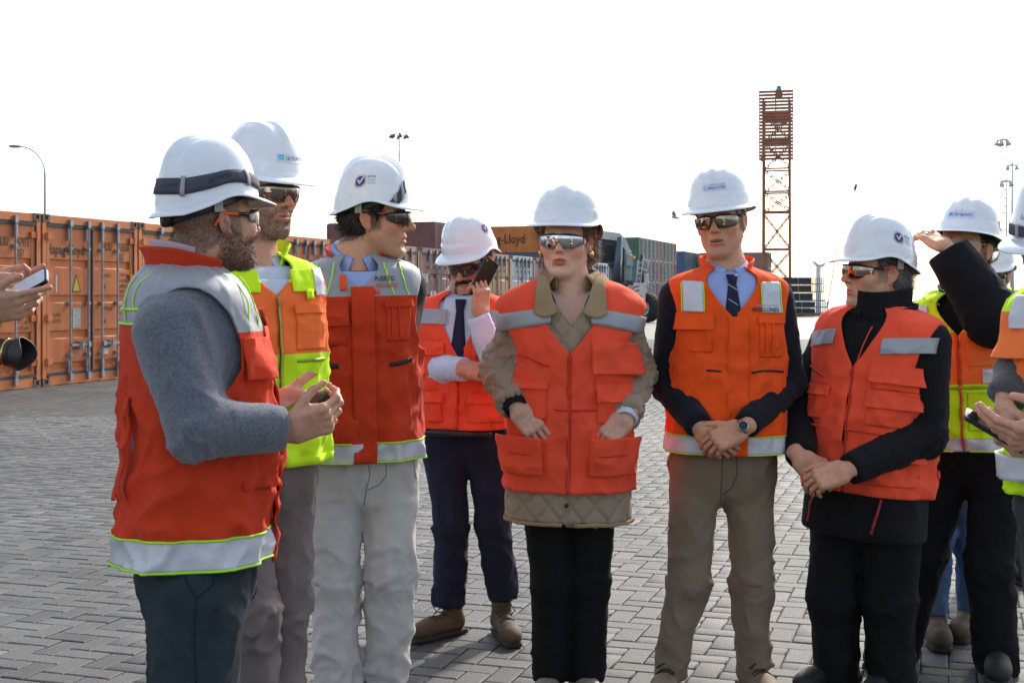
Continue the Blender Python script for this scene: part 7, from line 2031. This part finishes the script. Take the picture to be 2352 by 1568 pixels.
# ---- tall bearded man behind him
def fluo_vest(p, hem, vt, vang, y0, y1, band=None, **k):
    """yellow yoke, orange chest, yellow skirt"""
    T = p.T
    rules = [(2, lambda l, th, t: t < hem + band)] if band else []
    rules += [(1, lambda l, th, t: t < y1), (1, lambda l, th, t: t > y0 - 0.03 * (np.abs(l) < 0.05))]
    return make_vest(T, p.root, p.org, hem, vt, vang, [M_or_fluo, M_yel, M_silver_w], zones(*rules), rows=[y0, y1] + ([hem + band] if band else []), hole_c=-0.180, hole_h=0.128, hole_w=0.62, **k)
def person_tall():
    p = Person('tall man with grey beard stubble in yellow and orange vest behind the sweater man', 3.80); p.place(580); w = p.w; org = p.org; root = p.root
    T = p.torso(w(578, 588), w(590, 1090), 38, w=0.98, d=1.0, amp=1.0)
    p.head(w(606, 440), 50, 4, 0, scale=1.0, h=0.0031, skin=(0.620, 0.319, 0.199), nose=1.15, jaw=1.02, chin=0.004, beard=0.72, beard_col=(0.075, 0.062, 0.055), brow=0.9, crop=0.8, hair_col=(0.03, 0.024, 0.02), neck_r=0.060, age=0.8)
    p.beard((0.10, 0.085, 0.075), 3600, 0.005, zmax=-0.050, colvar=0.6)
    make_helmet(root, org, p.H4, 'B', [('ultraport_bars', 0.10, 0.20)], band='grey', knob=False, H=0.150, tilt=2)
    make_glasses(root, org, p.H4, M_lens_brown, big=1.1)
    aR = (p.shoulder(-1), w(560, 850, -0.28), w(640, 960, -0.18)); aL = (p.shoulder(1), w(668, 850, 0.24), w(640, 980, 0.26))
    aR = (aR[0], w(470, 850, -0.02), w(500, 1000, 0.0))
    p.top('shirt', M_shirt_w, [aR, aL], r=(0.066, 0.054, 0.042), hi=-0.03)
    v = fluo_vest(p, -0.590, -0.115, 0.50, -0.050, -0.280)
    make_collar(T, 'collar', v, org, M_yel, 0.50, 0.066, flare=0.022, t0=-0.010, rx=0.088, ry=0.090, gap_top=0.80, rake=0.05, th=0.007)
    make_collar(T, 'shirt_collar', root, org, M_shirt_w, 0.25, 0.036, flare=0.010, drop=0.055, point=0.7, t0=0.0, rx=0.066, ry=0.070, rake=0.045, fall=0.016, spread=0.4)
    patch(T, 'shirt_front', -0.055, 0.055, -0.20, -0.07, M_shirt_w, root, 0.002, 0.002, org=org)
    zipper(T, v, org, -0.585, -0.120, mat('zip_brass', (0.45, 0.40, 0.05), 0.5), 0.018)
    for (a, b) in ((-0.15, -0.05), (0.05, 0.15)):
        flap_pocket(T, v, org, M_or_fluo, a, b, -0.270, -0.150, 0.0155, 0.15, fl=0.003)
        patch(T, 'yoke_flap', a * 0.98, b * 0.98, -0.108, -0.050, M_yel, v, 0.019, 0.004, org=org)
        patch(T, 'velcro_tab', (a + b) / 2 - 0.012, (a + b) / 2 + 0.012, -0.130, -0.102, M_yel, v, 0.024, 0.002, nu=4, nv=4, org=org)
        ribbon(T, 'pocket_zip', [(float(T.th_of(l, -0.300)), -0.300) for l in np.linspace(a, b, 6)], 0.010, mat('zip_olive', (0.30, 0.45, 0.02), 0.5), v, 0.017, org=org)
    for sg in (-1, 1): ribbon(T, 'piping', [(sg * float(T.th_of(0.168, t)), t) for t in np.linspace(-0.16, -0.05, 6)], 0.006, M_or_red, v, 0.018, org=org)
    for sg in (-1, 1): patch(T, 'reflective_strip', sg * 0.125, sg * 0.160, -0.120, -0.050, M_silver_w, v, 0.0215, 0.002, org=org)
    patch_th(T, 'hem_band', 0.02, 2 * math.pi - 0.02, -0.598, -0.572, M_yel, v, 0.017, 0.003, nu=90, nv=3, org=org)
    hip = w(590, 1085); lg = legs_of(p, hip, 0.090, (w(580, 1400, -0.10), w(652, 1400, 0.06)), (w(575, 1690, -0.08), w(630, 1680, 0.08)))
    p.hand(-1, w(502, 1008, 0.0), (0.1, -0.1, -1), (-1, 0, 0), RELAX); p.hand(1, w(640, 990, 0.26), (-0.2, 0, -1), (0, 1, 0), RELAX)
    p.trousers(M_mauve, hip, lg, r=(0.094, 0.076, 0.066), amp=0.024, fa=8)
    for a, y in ((lg[0][2], 35), (lg[1][2], 45)): p.shoe(np.array([a[0], a[1], 0.0]), y, M_blackshoe, M_sole, 0.10)
    p.finish([aR, aL], lg)
person_tall()

# ---- man on the phone
def person_phone():
    p = Person('man with moustache talking on a phone, white shirt sleeves and red orange vest', 5.44); p.place(1080); w = p.w; org = p.org; root = p.root
    T = p.torso(w(1068, 675), w(1062, 985), -6, w=0.97, d=1.0, amp=0.9)
    p.head(w(1082, 606), -27, 17, -4, scale=1.0, skin=(0.583, 0.300, 0.180), mouth=0.008, nose=1.25, jaw=0.97, goatee=0.95, beard_col=(0.018, 0.012, 0.010), beard=0.25, brow=1.0, crop=0.95, hair_col=(0.015, 0.011, 0.010), neck_r=0.056)
    p.beard((0.015, 0.010, 0.009), 2600, 0.006, goatee=True)
    p.hair((0.014, 0.011, 0.010), 0.006, front=-0.045, low=-0.080, n=1200, length=0.012)
    make_helmet(root, org, p.H4, 'A', [('check', 1.45, 0.36)], band='black', H=0.150, tilt=-3, zr=0.052)
    make_glasses(root, org, p.H4, M_lens_smoke, tip=M_orangep)
    aR = (p.shoulder(-1), w(966, 838, -0.02), w(1066, 848, -0.24)); aL = (p.shoulder(1), w(1136, 832, -0.20), w(1098, 728, -0.20))
    p.top('shirt', M_shirt_w, [aR, aL], r=(0.066, 0.058, 0.046), amp=0.012, fa=14, cuff=(M_shirt_w, 0.047, 0.06), hi=-0.02, lo=-0.50)
    v = make_vest(T, root, org, -0.545, -0.250, 0.52, [M_or_red], zones(), hole_c=-0.178, hole_h=0.128, hole_w=0.62, off=0.015)
    make_collar(T, 'shirt_collar', root, org, M_shirt_w, 0.18, 0.036, flare=0.010, drop=0.046, point=0.6, t0=0.0, rx=0.064, ry=0.066, rake=0.045, fall=0.014, spread=0.4, lean=0.01)
    patch(T, 'shirt_front', -0.07, 0.07, -0.30, -0.01, M_shirt_w, root, 0.004, 0.002, org=org)
    tie(T, root, org, M_tie, -0.030, -0.33, 0.008, 0.022, 0.040)
    zipper(T, v, org, -0.54, -0.255, M_zip, 0.019)
    for (a, b) in ((-0.195, -0.050), (0.055, 0.195)): patch(T, 'reflective_strip', a, b, -0.125, -0.068, M_silver, v, 0.018, 0.002, skew=-0.03 if a > 0 else 0.0, org=org)
    for (a, b) in ((-0.165, -0.06), (0.06, 0.165)):
        flap_pocket(T, v, org, M_or_red, a, b, -0.33, -0.20, 0.017, 0.35, fl=0.008); flap_pocket(T, v, org, M_or_red, a - 0.015, b, -0.515, -0.40, 0.017, 0.30, fl=0.010)
    p.hand(-1, w(1074, 849, -0.25), (0.95, 0.05, -0.1), (0.1, -0.7, 0.7), dict(CLASP, spread=0.3))
    hd = w(1098, 718, -0.205)
    p.hand(1, w(1104, 722, -0.200), (0.05, 0.02, 1.0), (0.72, -0.68, 0.0), dict(index=(28, 62, 35), middle=(34, 66, 38), ring=(40, 68, 38), little=(46, 68, 38), spread=0.5, thumb=((0.80, 0.45, -0.3), (0.97, 0.15, -0.1), (1.0, 0.0, 0.0))))
    mobile('black phone pressed to the ear of the moustached man', w(1112, 636, -0.165), (0.42, 0.25, 0.88), (-0.62, 0.75, 0.10), (0.074, 0.150, 0.010), group='mobile phones')
    q = MB(); c = T.front(np.array([0.0]), np.array([-0.55]), 0.0)[0]
    b0 = [T.S(np.array([a]), np.array([-0.560]), 0.004, folds=False)[0] for a in np.linspace(-0.7, 0.7, 12)]
    q.tube(b0, 0.018, 6); mesh_np('belt', np.array(q.v), q.f, M_blackp, root, off=org)
    hip = w(1068, 1005); lg = legs_of(p, hip, 0.092, (w(1038, 1205, -0.06), w(1130, 1195, -0.04)), (w(1030, 1385, -0.02), w(1158, 1375, 0.0)))
    p.trousers(M_navyt, hip, lg, r=(0.092, 0.070, 0.066), amp=0.014, fa=8)
    a = w(1034, 1430); p.shoe(np.array([a[0], a[1] - 0.02, 0.0]), -48, M_boot, M_sole, 0.15, M_lace, 0.90)
    a = w(1154, 1430); p.shoe(np.array([a[0], a[1] - 0.03, 0.0]), 14, M_boot, M_sole, 0.15, M_lace, 0.90)
    p.finish([aR, aL], lg)
person_phone()

# ---- stern man with black neck warmer
def person_stern():
    p = Person('grey-haired man in profile with black neck warmer, red orange vest and folded hands', 4.66); p.place(1995); w = p.w; org = p.org; root = p.root
    T = p.torso(w(2030, 708), w(1992, 1120), -42, w=1.05, d=1.20, belly=0.015, amp=1.1)
    p.head(w(2010, 626), -73, -4, 0, scale=1.05, skin=(0.644, 0.338, 0.213), nose=1.15, jaw=1.04, fat=0.006, shadow=0.2, brow=0.5, age=1.0, crop=0.7, hair_col=(0.10, 0.09, 0.085), neck_r=0.064)
    p.hair((0.13, 0.12, 0.115), 0.010, front=-0.040, low=-0.085, n=5200, length=0.030, curl=0.5, puff=0.004, colvar=0.6)
    make_helmet(root, org, p.H4, 'A', [('check', 1.62, 0.26)], band='black', knob=False, H=0.148, tilt=0)
    make_glasses(root, org, p.H4, M_lens_brown, tip=M_orangep, big=1.1)
    aR = (p.shoulder(-1), w(1826, 955, 0.06), w(1842, 1052, -0.14)); aL = (p.shoulder(1), w(2128, 1000, -0.16), w(1950, 1078, -0.30))
    jk = p.top('jacket', M_black, [aR, aL], r=(0.078, 0.070, 0.052), amp=0.008, lo=-0.80, shrink=0.000, hi=-0.01)
    make_collar(T, 'neck_warmer', root, org, M_black, 0.0, 0.105, flare=0.000, t0=-0.025, rx=0.092, ry=0.104, rake=0.030, lean=0.030, th=0.008, back=0.05)
    make_collar(T, 'jacket_collar', jk, org, M_black, 0.15, 0.060, flare=0.006, t0=-0.030, rx=0.112, ry=0.118, rake=0.055, lean=0.020, th=0.006)
    v = make_vest(T, root, org, -0.640, -0.205, 0.42, [M_or_red], zones(), hole_c=-0.190, hole_h=0.140, hole_w=0.62, off=0.018, vpow=0.9)
    for (a, b) in ((-0.20, -0.085), (0.085, 0.215)): patch(T, 'reflective_strip', a, b, -0.150, -0.098, M_silver, v, 0.021, 0.002, skew=0.02, org=org)
    zipper(T, v, org, -0.635, -0.210, M_zip, 0.022)
    ribbon(T, 'zip', [(float(T.th_of(l, t)), t) for l, t in ((0.008, -0.20), (0.018, -0.15), (0.03, -0.10), (0.04, -0.07))], 0.006, M_zip, jk, 0.010, org=org)
    flap_pocket(T, v, org, M_or_red, 0.070, 0.190, -0.275, -0.200, 0.020, 0.7, fl=0.012); flap_pocket(T, v, org, M_or_red, 0.065, 0.185, -0.400, -0.285, 0.020, 0.45, fl=0.012)
    flap_pocket(T, v, org, M_or_red, -0.190, -0.075, -0.400, -0.290, 0.020, 0.25, fl=0.010)
    flap_pocket(T, v, org, M_or_red, 0.060, 0.200, -0.600, -0.470, 0.020, 0.35, fl=0.016)
    ribbon(T, 'seam', [(float(T.th_of(l, -0.425)), -0.425) for l in np.linspace(-0.18, 0.2, 12)], 0.008, M_zip, v, 0.021, org=org)
    ribbon(T, 'pocket_zip', [(float(T.th_of(l, t)), t) for l, t in ((-0.17, -0.225), (-0.13, -0.245), (-0.10, -0.255))], 0.009, M_zip, v, 0.021, org=org)
    for a in (1.75, 1.83): ribbon(T, 'side_strap', [(a + 0.05 * k, -0.545 - 0.02 * k) for k in np.linspace(0, 1, 4)], 0.020, M_or_red, v, 0.024, org=org)
    for l, t0 in ((-0.10, -0.645), (0.13, -0.645)):
        ribbon(T, 'pocket_zip', [(float(T.th_of(l - 0.02 * k, t0 - 0.12 * k)), t0 - 0.12 * k) for k in np.linspace(0, 1, 6)], 0.010, mat('zip_red', (0.30, 0.012, 0.015), 0.5), jk, 0.008, org=org)
    p.hand(-1, w(1838, 1050, -0.17), (0.55, -0.35, -0.62), (-0.45, -0.65, 0.62), CLASP)
    p.hand(1, w(1942, 1080, -0.31), (-0.86, 0.02, -0.30), (-0.15, -0.80, 0.55), CLASP)
    hip = w(1990, 1170); lg = legs_of(p, hip, 0.095, (w(1915, 1380, 0.02), w(2042, 1380, -0.06)), (w(1920, 1560, 0.04), w(2045, 1575, -0.05)))
    p.trousers(M_blackt, hip, lg, r=(0.112, 0.088, 0.078), amp=0.014, fa=8, w=1.12, d=1.2)
    for a, y in ((lg[0][2], -50), (lg[1][2], -35)): p.shoe(np.array([a[0], a[1] + 0.03, 0.0]), y, M_blackshoe, M_sole, 0.09, None, 0.9)
    p.finish([aR, aL], lg)
person_stern()

# ---- man shading his eyes
def person_arm():
    p = Person('man shading his eyes with a raised black sleeve, yellow and orange vest', 4.95); p.place(2228); w = p.w; org = p.org; root = p.root
    T = p.torso(w(2220, 672), w(2240, 1035), -32, w=1.0, d=1.08, amp=1.0)
    p.head(w(2220, 572), -42, -10, 2, scale=1.0, skin=(0.620, 0.319, 0.199), nose=1.0, beard=0.3, shadow=0.3, crop=0.9, hair_col=(0.02, 0.015, 0.012), neck_r=0.060)
    p.hair((0.02, 0.015, 0.013), 0.006, front=-0.045, low=-0.080, n=1500, length=0.012)
    make_helmet(root, org, p.H4, 'B', [('ultraport', 0.05, 0.24), ('round_purple', 1.75, 0.20)], band='black', knob=False, H=0.146, tilt=-3)
    make_glasses(root, org, p.H4, mat('clear_lens', (0.8, 0.8, 0.8), 0.05, alpha=0.12), frame_m=M_gold, thin=True)
    aR = (p.shoulder(-1), w(2120, 870, 0.10), w(2150, 1000, 0.05)); aL = (p.shoulder(1, t=-0.09), w(2284, 732, -0.24), w(2176, 574, -0.17))
    jk = p.top('jacket', M_black, [aR, aL], r=(0.092, 0.104, 0.076), amp=0.008, hi=-0.01)
    make_collar(T, 'jacket_collar', jk, org, M_black, 0.45, 0.060, flare=0.020, t0=-0.012, rx=0.084, ry=0.088, rake=0.05, gap_top=0.7, th=0.008)
    make_collar(T, 'shirt_collar', root, org, M_shirt_w, 0.30, 0.040, flare=0.008, drop=0.046, point=0.6, t0=-0.004, rx=0.066, ry=0.070, rake=0.045, fall=0.012, spread=0.4)
    v = fluo_vest(p, -0.575, -0.150, 0.52, -0.110, -0.330, band=0.050, off=0.018)
    make_collar(T, 'collar', v, org, M_yel, 0.55, 0.030, flare=0.060, t0=-0.020, rx=0.098, ry=0.104, gap_top=0.75, rake=0.05, th=0.007)
    zipper(T, v, org, -0.57, -0.17, M_zip, 0.021)
    for (a, b) in ((-0.125, -0.085), (0.075, 0.12)): patch(T, 'reflective_strip', a, b, -0.325, -0.275, M_silver_w, v, 0.021, 0.002, org=org)
    for (a, b) in ((-0.155, -0.105),): patch(T, 'reflective_strip', a, b, -0.12, -0.05, M_silver_w, v, 0.021, 0.002, org=org)
    flap_pocket(T, v, org, M_or_fluo, 0.03, 0.15, -0.265, -0.150, 0.019, 0.2, fl=0.005)
    flap_pocket(T, v, org, M_yel, 0.02, 0.16, -0.500, -0.360, 0.019, 0.0, fl=0.0)
    ribbon(T, 'pocket_zip', [(float(T.th_of(l, -0.342)), -0.342) for l in np.linspace(-0.12, 0.17, 10)], 0.012, mat('zip_olive', (0.30, 0.45, 0.02), 0.5), v, 0.021, org=org)
    q = MB(); c = T.front(np.array([0.045]), np.array([-0.150]), 0.026)[0]; q.lathe(c, T.F, [(0, 0.009), (0.003, 0.008), (0.004, 0)], 12); mesh_np('pin', np.array(q.v), q.f, M_st_navy, v, off=org)
    for t in (-0.525, -0.574): ribbon(T, 'piping', [(0.06 + k, t) for k in np.linspace(0, 2 * math.pi - 0.2, 60)], 0.006, M_yel, v, 0.0205, org=org, n=140)
    p.hand(1, w(2174, 566, -0.16), (-0.60, 0.60, 0.48), (0.05, -0.60, 0.80), dict(OPEN, index=(30, 30, 15), middle=(34, 30, 15), ring=(30, 28, 12), little=(18, 22, 10)), 0.95)
    p.hand(-1, w(2152, 1010, 0.05), (0, 0, -1), (-1, 0, 0), RELAX)
    hip = w(2232, 1050); lg = legs_of(p, hip, 0.095, (w(2120, 1270, 0.06), w(2272, 1300, -0.08)), (w(2058, 1510, 0.12), w(2292, 1540, -0.05)))
    p.trousers(M_blackt, hip, lg, r=(0.100, 0.084, 0.082), amp=0.014, fa=8)
    for a, y in ((lg[0][2], -40), (lg[1][2], -20)): p.shoe(np.array([a[0], a[1], 0.0]), y, M_blackshoe, M_sole, 0.10)
    p.finish([aR, aL], lg)
person_arm()

# ---- man at the right edge reading his phone
def person_edge():
    p = Person('man at the right edge in yellow and orange vest holding a phone, mostly cut off', 2.90); p.place(2530); w = p.w; org = p.org; root = p.root
    T = p.torso(w(2535, 640), w(2540, 1130), -52, w=1.0, d=1.1, amp=1.2)
    p.head(w(2446, 588), -32, 10, 0, scale=1.0, skin=(0.644, 0.344, 0.220), shadow=0.3, crop=0.8, hair_col=(0.03, 0.02, 0.017))
    make_helmet(root, org, p.H4, 'B', [('ultr', -0.36, 0.17)], band='grey', knob=False, H=0.150, zr=0.046, strap=(0.07, 0.09, -1.5, 0.9, 0.0, []))
    make_glasses(root, org, p.H4, M_lens_dark)
    aR = (p.shoulder(-1), w(2368, 796, 0.07), w(2310, 918, 0.0)); aL = (p.shoulder(1), w(2580, 940, -0.16), w(2452, 1004, -0.26))
    p.top('sweater', M_knit2, [aR, aL], r=(0.066, 0.052, 0.044), amp=0.012, fa=17, lo=-0.43, shrink=0.012)
    v = fluo_vest(p, -0.475, -0.14, 0.6, -0.075, -0.235)
    for (a, b) in ((-0.140, -0.095), (0.095, 0.140)): patch(T, 'reflective_strip', a, b, -0.11, -0.045, M_silver_w, v, 0.018, 0.002, org=org)
    patch_th(T, 'reflective_strip', -1.9, -0.35, -0.440, -0.385, M_silver_w, v, 0.023, 0.003, org=org)
    patch_th(T, 'reflective_strip', -0.20, 0.6, -0.445, -0.375, M_silver_w, v, 0.023, 0.003, org=org)
    flap_pocket(T, v, org, M_or_fluo, -0.150, -0.045, -0.220, -0.125, 0.016, 0.5, fl=0.020)
    zipper(T, v, org, -0.47, -0.15, M_zip, 0.018)
    p.hand(-1, w(2306, 928, -0.008), (-0.20, -0.40, -0.88), (-0.85, 0.10, 0.10), HOLD, 0.86)
    p.hand(1, w(2444, 1004, -0.245), (-0.96, 0.10, 0.02), (0.05, -0.65, -0.72), dict(HOLD, index=(20, 25, 12), middle=(25, 30, 14), ring=(35, 40, 20), little=(40, 42, 20)))
    mobile('black phone in the hand of the man cut off at the right edge', w(2284, 988, -0.10), (0.80, -0.25, -0.50), (0.45, -0.35, 0.80), (0.070, 0.140, 0.009), group='mobile phones')
    hip = w(2530, 1160); lg = legs_of(p, hip, 0.09, (w(2470, 1560, 0.04), w(2560, 1560, -0.05)), (w(2470, 2080, 0.05), w(2560, 2080, -0.05)))
    p.trousers(M_greyt, hip, lg, r=(0.100, 0.080, 0.070), amp=0.016, fa=8)
    for a, y in ((lg[0][2], -50), (lg[1][2], -45)): p.shoe(np.array([a[0], a[1], 0.0]), y, M_blackshoe, M_sole, 0.10)
    p.finish([aR, aL], lg)
person_edge()

# ---- two people standing behind the raised arm
def person_back():
    p = Person('man half hidden behind the raised sleeve, only helmet and ear showing', 6.5); p.place(2290); w = p.w; org = p.org; root = p.root
    T = p.torso(w(2288, 694), w(2292, 960), -25, w=1.0, d=1.0)
    p.head(w(2276, 632), -30, 6, 0, skin=(0.596, 0.306, 0.193), crop=0.9, hair_col=(0.02, 0.015, 0.012), h=0.0046)
    make_helmet(root, org, p.H4, 'A', [('r', 0.55, 0.22)], band='black', knob=False, H=0.148)
    make_glasses(root, org, p.H4, M_lens_dark)
    aR = (p.shoulder(-1), w(2225, 830, 0.03), w(2235, 930, -0.05)); aL = (p.shoulder(1), w(2362, 830, 0.0), w(2350, 930, -0.05))
    p.top('sweater', M_black, [aR, aL])
    v = fluo_vest(p, -0.58, -0.2, 0.6, -0.12, -0.33)
    make_collar(T, 'collar', v, org, M_yel, 0.6, 0.040, flare=0.020, t0=-0.005, rx=0.086, ry=0.088, rake=0.04)
    p.hand(-1, aR[2], (0, -0.1, -1), (-1, 0, 0), RELAX); p.hand(1, aL[2], (0, -0.1, -1), (1, 0, 0), RELAX)
    hip = w(2292, 975); lg = legs_of(p, hip, 0.09, (w(2258, 1140, -0.02), w(2325, 1140, -0.02)), (w(2256, 1290), w(2328, 1290)))
    p.trousers(M_greyt, hip, lg)
    for a, y in ((lg[0][2], -20), (lg[1][2], 0)): p.shoe(np.array([a[0], a[1], 0.0]), y, M_blackshoe, M_sole, 0.10)
    p.finish([aR, aL], lg)
person_back()
def person_jeans():
    p = Person('person in blue jeans hidden behind others, only legs and brown shoes showing', 5.36); p.place(2190); w = p.w; org = p.org; root = p.root
    T = p.torso(w(2215, 690), w(2195, 1000), -15, w=0.92, d=0.95)
    p.head(w(2222, 612), -25, 5, 0, skin=(0.596, 0.319, 0.206), crop=0.9, hair_col=(0.03, 0.02, 0.015), h=0.0046)
    make_helmet(root, org, p.H4, 'A', [], band='black', knob=False, H=0.148)
    make_glasses(root, org, p.H4, M_lens_dark)
    aR = (p.shoulder(-1), w(2135, 850, 0.05), w(2150, 955, 0.0)); aL = (p.shoulder(1), w(2290, 850, 0.03), w(2285, 960, 0.0))
    p.top('sweater', M_black, [aR, aL]); v = fluo_vest(p, -0.56, -0.2, 0.6, -0.12, -0.33)
    p.hand(-1, aR[2], (0, -0.1, -1), (-1, 0, 0), RELAX); p.hand(1, aL[2], (0, -0.1, -1), (1, 0, 0), RELAX)
    hip = w(2192, 1020); lg = legs_of(p, hip, 0.085, (w(2160, 1225, -0.03), w(2225, 1225, -0.0)), (w(2146, 1408, 0.0), w(2226, 1400, 0.1)))
    p.trousers(M_denim, hip, lg, r=(0.080, 0.058, 0.050), amp=0.012, fa=9)
    for a, y in ((lg[0][2], -10), (lg[1][2], -30)): p.shoe(np.array([a[0], a[1], 0.0]), y, M_boot, M_sole, 0.13)
    p.finish([aR, aL], lg)
person_jeans()

# ---- photographer at the left edge, only hands and lens in the picture
def person_photo():
    p = Person('person at the left edge of whom only two hands with a phone show', 3.70); p.place(-190); w = p.w; org = p.org; root = p.root
    T = p.torso(w(-215, 560), w(-210, 1100), 78, w=0.95, d=1.0)
    p.head(w(-190, 440), 80, 12, 0, skin=(0.644, 0.370, 0.244), crop=0.9, hair_col=(0.03, 0.02, 0.015), h=0.0046)
    make_helmet(root, org, p.H4, 'A', [], band='black', knob=False, H=0.148)
    aR = (p.shoulder(-1), w(-190, 860, -0.22), w(-42, 730, -0.05)); aL = (p.shoulder(1), w(-190, 850, 0.18), w(-48, 690, 0.05))
    p.top('jacket', M_black, [aR, aL], lo=-0.72)
    v = make_vest(T, root, org, -0.62, -0.2, 0.5, [M_or], zones())
    sk = (0.56, 0.33, 0.22)
    ext = dict(index=(2, 6, 3), middle=(26, 40, 25), ring=(34, 46, 28), little=(40, 48, 28), spread=0.5, thumb=((0.75, 0.55, -0.1), (0.9, 0.4, 0.0), (0.95, 0.25, 0.0)))
    p.hand(-1, w(-38, 712, -0.07), (0.95, 0.0, 0.13), (0.05, -0.90, -0.40), ext, 1.05, sk)
    p.hand(1, w(-44, 672, 0.06), (0.95, -0.02, 0.18), (-0.05, 0.75, -0.45), dict(ext, index=(6, 10, 6), thumb=((0.7, 0.5, 0.2), (0.9, 0.2, 0.15), (0.95, -0.1, -0.1))), 1.05, sk)
    mobile('white-faced phone held out by two hands at the left edge', w(62, 656, -0.02), (0.86, 0.0, 0.46), (-0.30, -0.62, 0.72), (0.068, 0.130, 0.010), group='mobile phones', screen=mat('phone_white_face', (0.62, 0.66, 0.72), 0.12, spec=0.6))
    hip = w(-210, 1110); lg = legs_of(p, hip, 0.09, (w(-215, 1450, -0.10), w(-195, 1450, 0.10)), (w(-220, 1740, -0.1), w(-190, 1740, 0.1)))
    p.trousers(M_navyt, hip, lg)
    for a, y in ((lg[0][2], 85), (lg[1][2], 90)): p.shoe(np.array([a[0], a[1], 0.0]), y, M_blackshoe, M_sole, 0.10)
    p.finish([aR, aL], lg)
    # camera with lens hood hanging at the chest
    Z = 3.55; c0 = P(-60, 800, Z); t = empty('photo_camera', tuple(c0)); tag(t, 'black camera with petal lens hood pointing right at the left edge', 'camera')
    Mb = mat('camera_black', (0.014, 0.014, 0.015), 0.45, bump=0.0004, bscale=900); ax = unit(np.array([1.0, -0.12, -0.11])); up = unit(np.array([0.11, 0, 1.0])); sd = np.cross(up, ax)
    Mx = np.stack([ax, sd, up], 1)
    q = MB(); q.box(-0.045, 0.0, -0.068, 0.068, -0.050, 0.042); q.box(-0.04, 0.0, -0.03, 0.03, 0.042, 0.066); q.box(-0.05, 0.02, -0.072, -0.045, -0.048, 0.030)
    o = mesh_np('camera_body', np.array(q.v) @ Mx.T, q.f, Mb, t, False); b = o.modifiers.new('b', 'BEVEL'); b.width = 0.006; b.segments = 2
    q = MB(); q.lathe((0, 0, 0), (1, 0, 0), [(0.0, 0.033), (0.02, 0.034), (0.021, 0.0365), (0.055, 0.0365), (0.056, 0.0345), (0.075, 0.0345), (0.076, 0.037), (0.115, 0.0375), (0.118, 0.036)], 36)
    mesh_np('lens_barrel', np.array(q.v) @ Mx.T, q.f, Mb, t)
    q = MB(); q.lathe((0, 0, 0), (1, 0, 0), [(0.095, 0.038), (0.0955, 0.0385), (0.099, 0.0385), (0.0995, 0.038)], 36); mesh_np('lens_ring', np.array(q.v) @ Mx.T, q.f, M_gold, t)
    q = MB(); q.lathe((0, 0, 0), (1, 0, 0), [(0.112, 0.031), (0.116, 0.02), (0.118, 0.0)], 30); mesh_np('front_glass', np.array(q.v) @ Mx.T, q.f, M_lens_dark, t)
    n = 60; a = np.linspace(0, 2 * math.pi, n, endpoint=False); k = np.linspace(0, 1, 8)
    ln = 0.032 + 0.014 * np.cos(2 * a); r = 0.0390 + 0.007 * k[None] + 0 * a[:, None]; x = 0.112 + ln[:, None] * k[None]
    V = np.stack([x, r * np.cos(a)[:, None], r * np.sin(a)[:, None]], -1).reshape(-1, 3)
    solid(mesh_np('lens_hood', V @ Mx.T, grid_faces(n, 8, True), Mb, t), 0.002)
    tube_part('neck_strap', [np.array([-0.02, -0.07, 0.03]) @ Mx.T, np.array([-0.10, -0.08, 0.18]), np.array([-0.16, -0.05, 0.30])], 0.006, M_strapg, t, None)
person_photo()
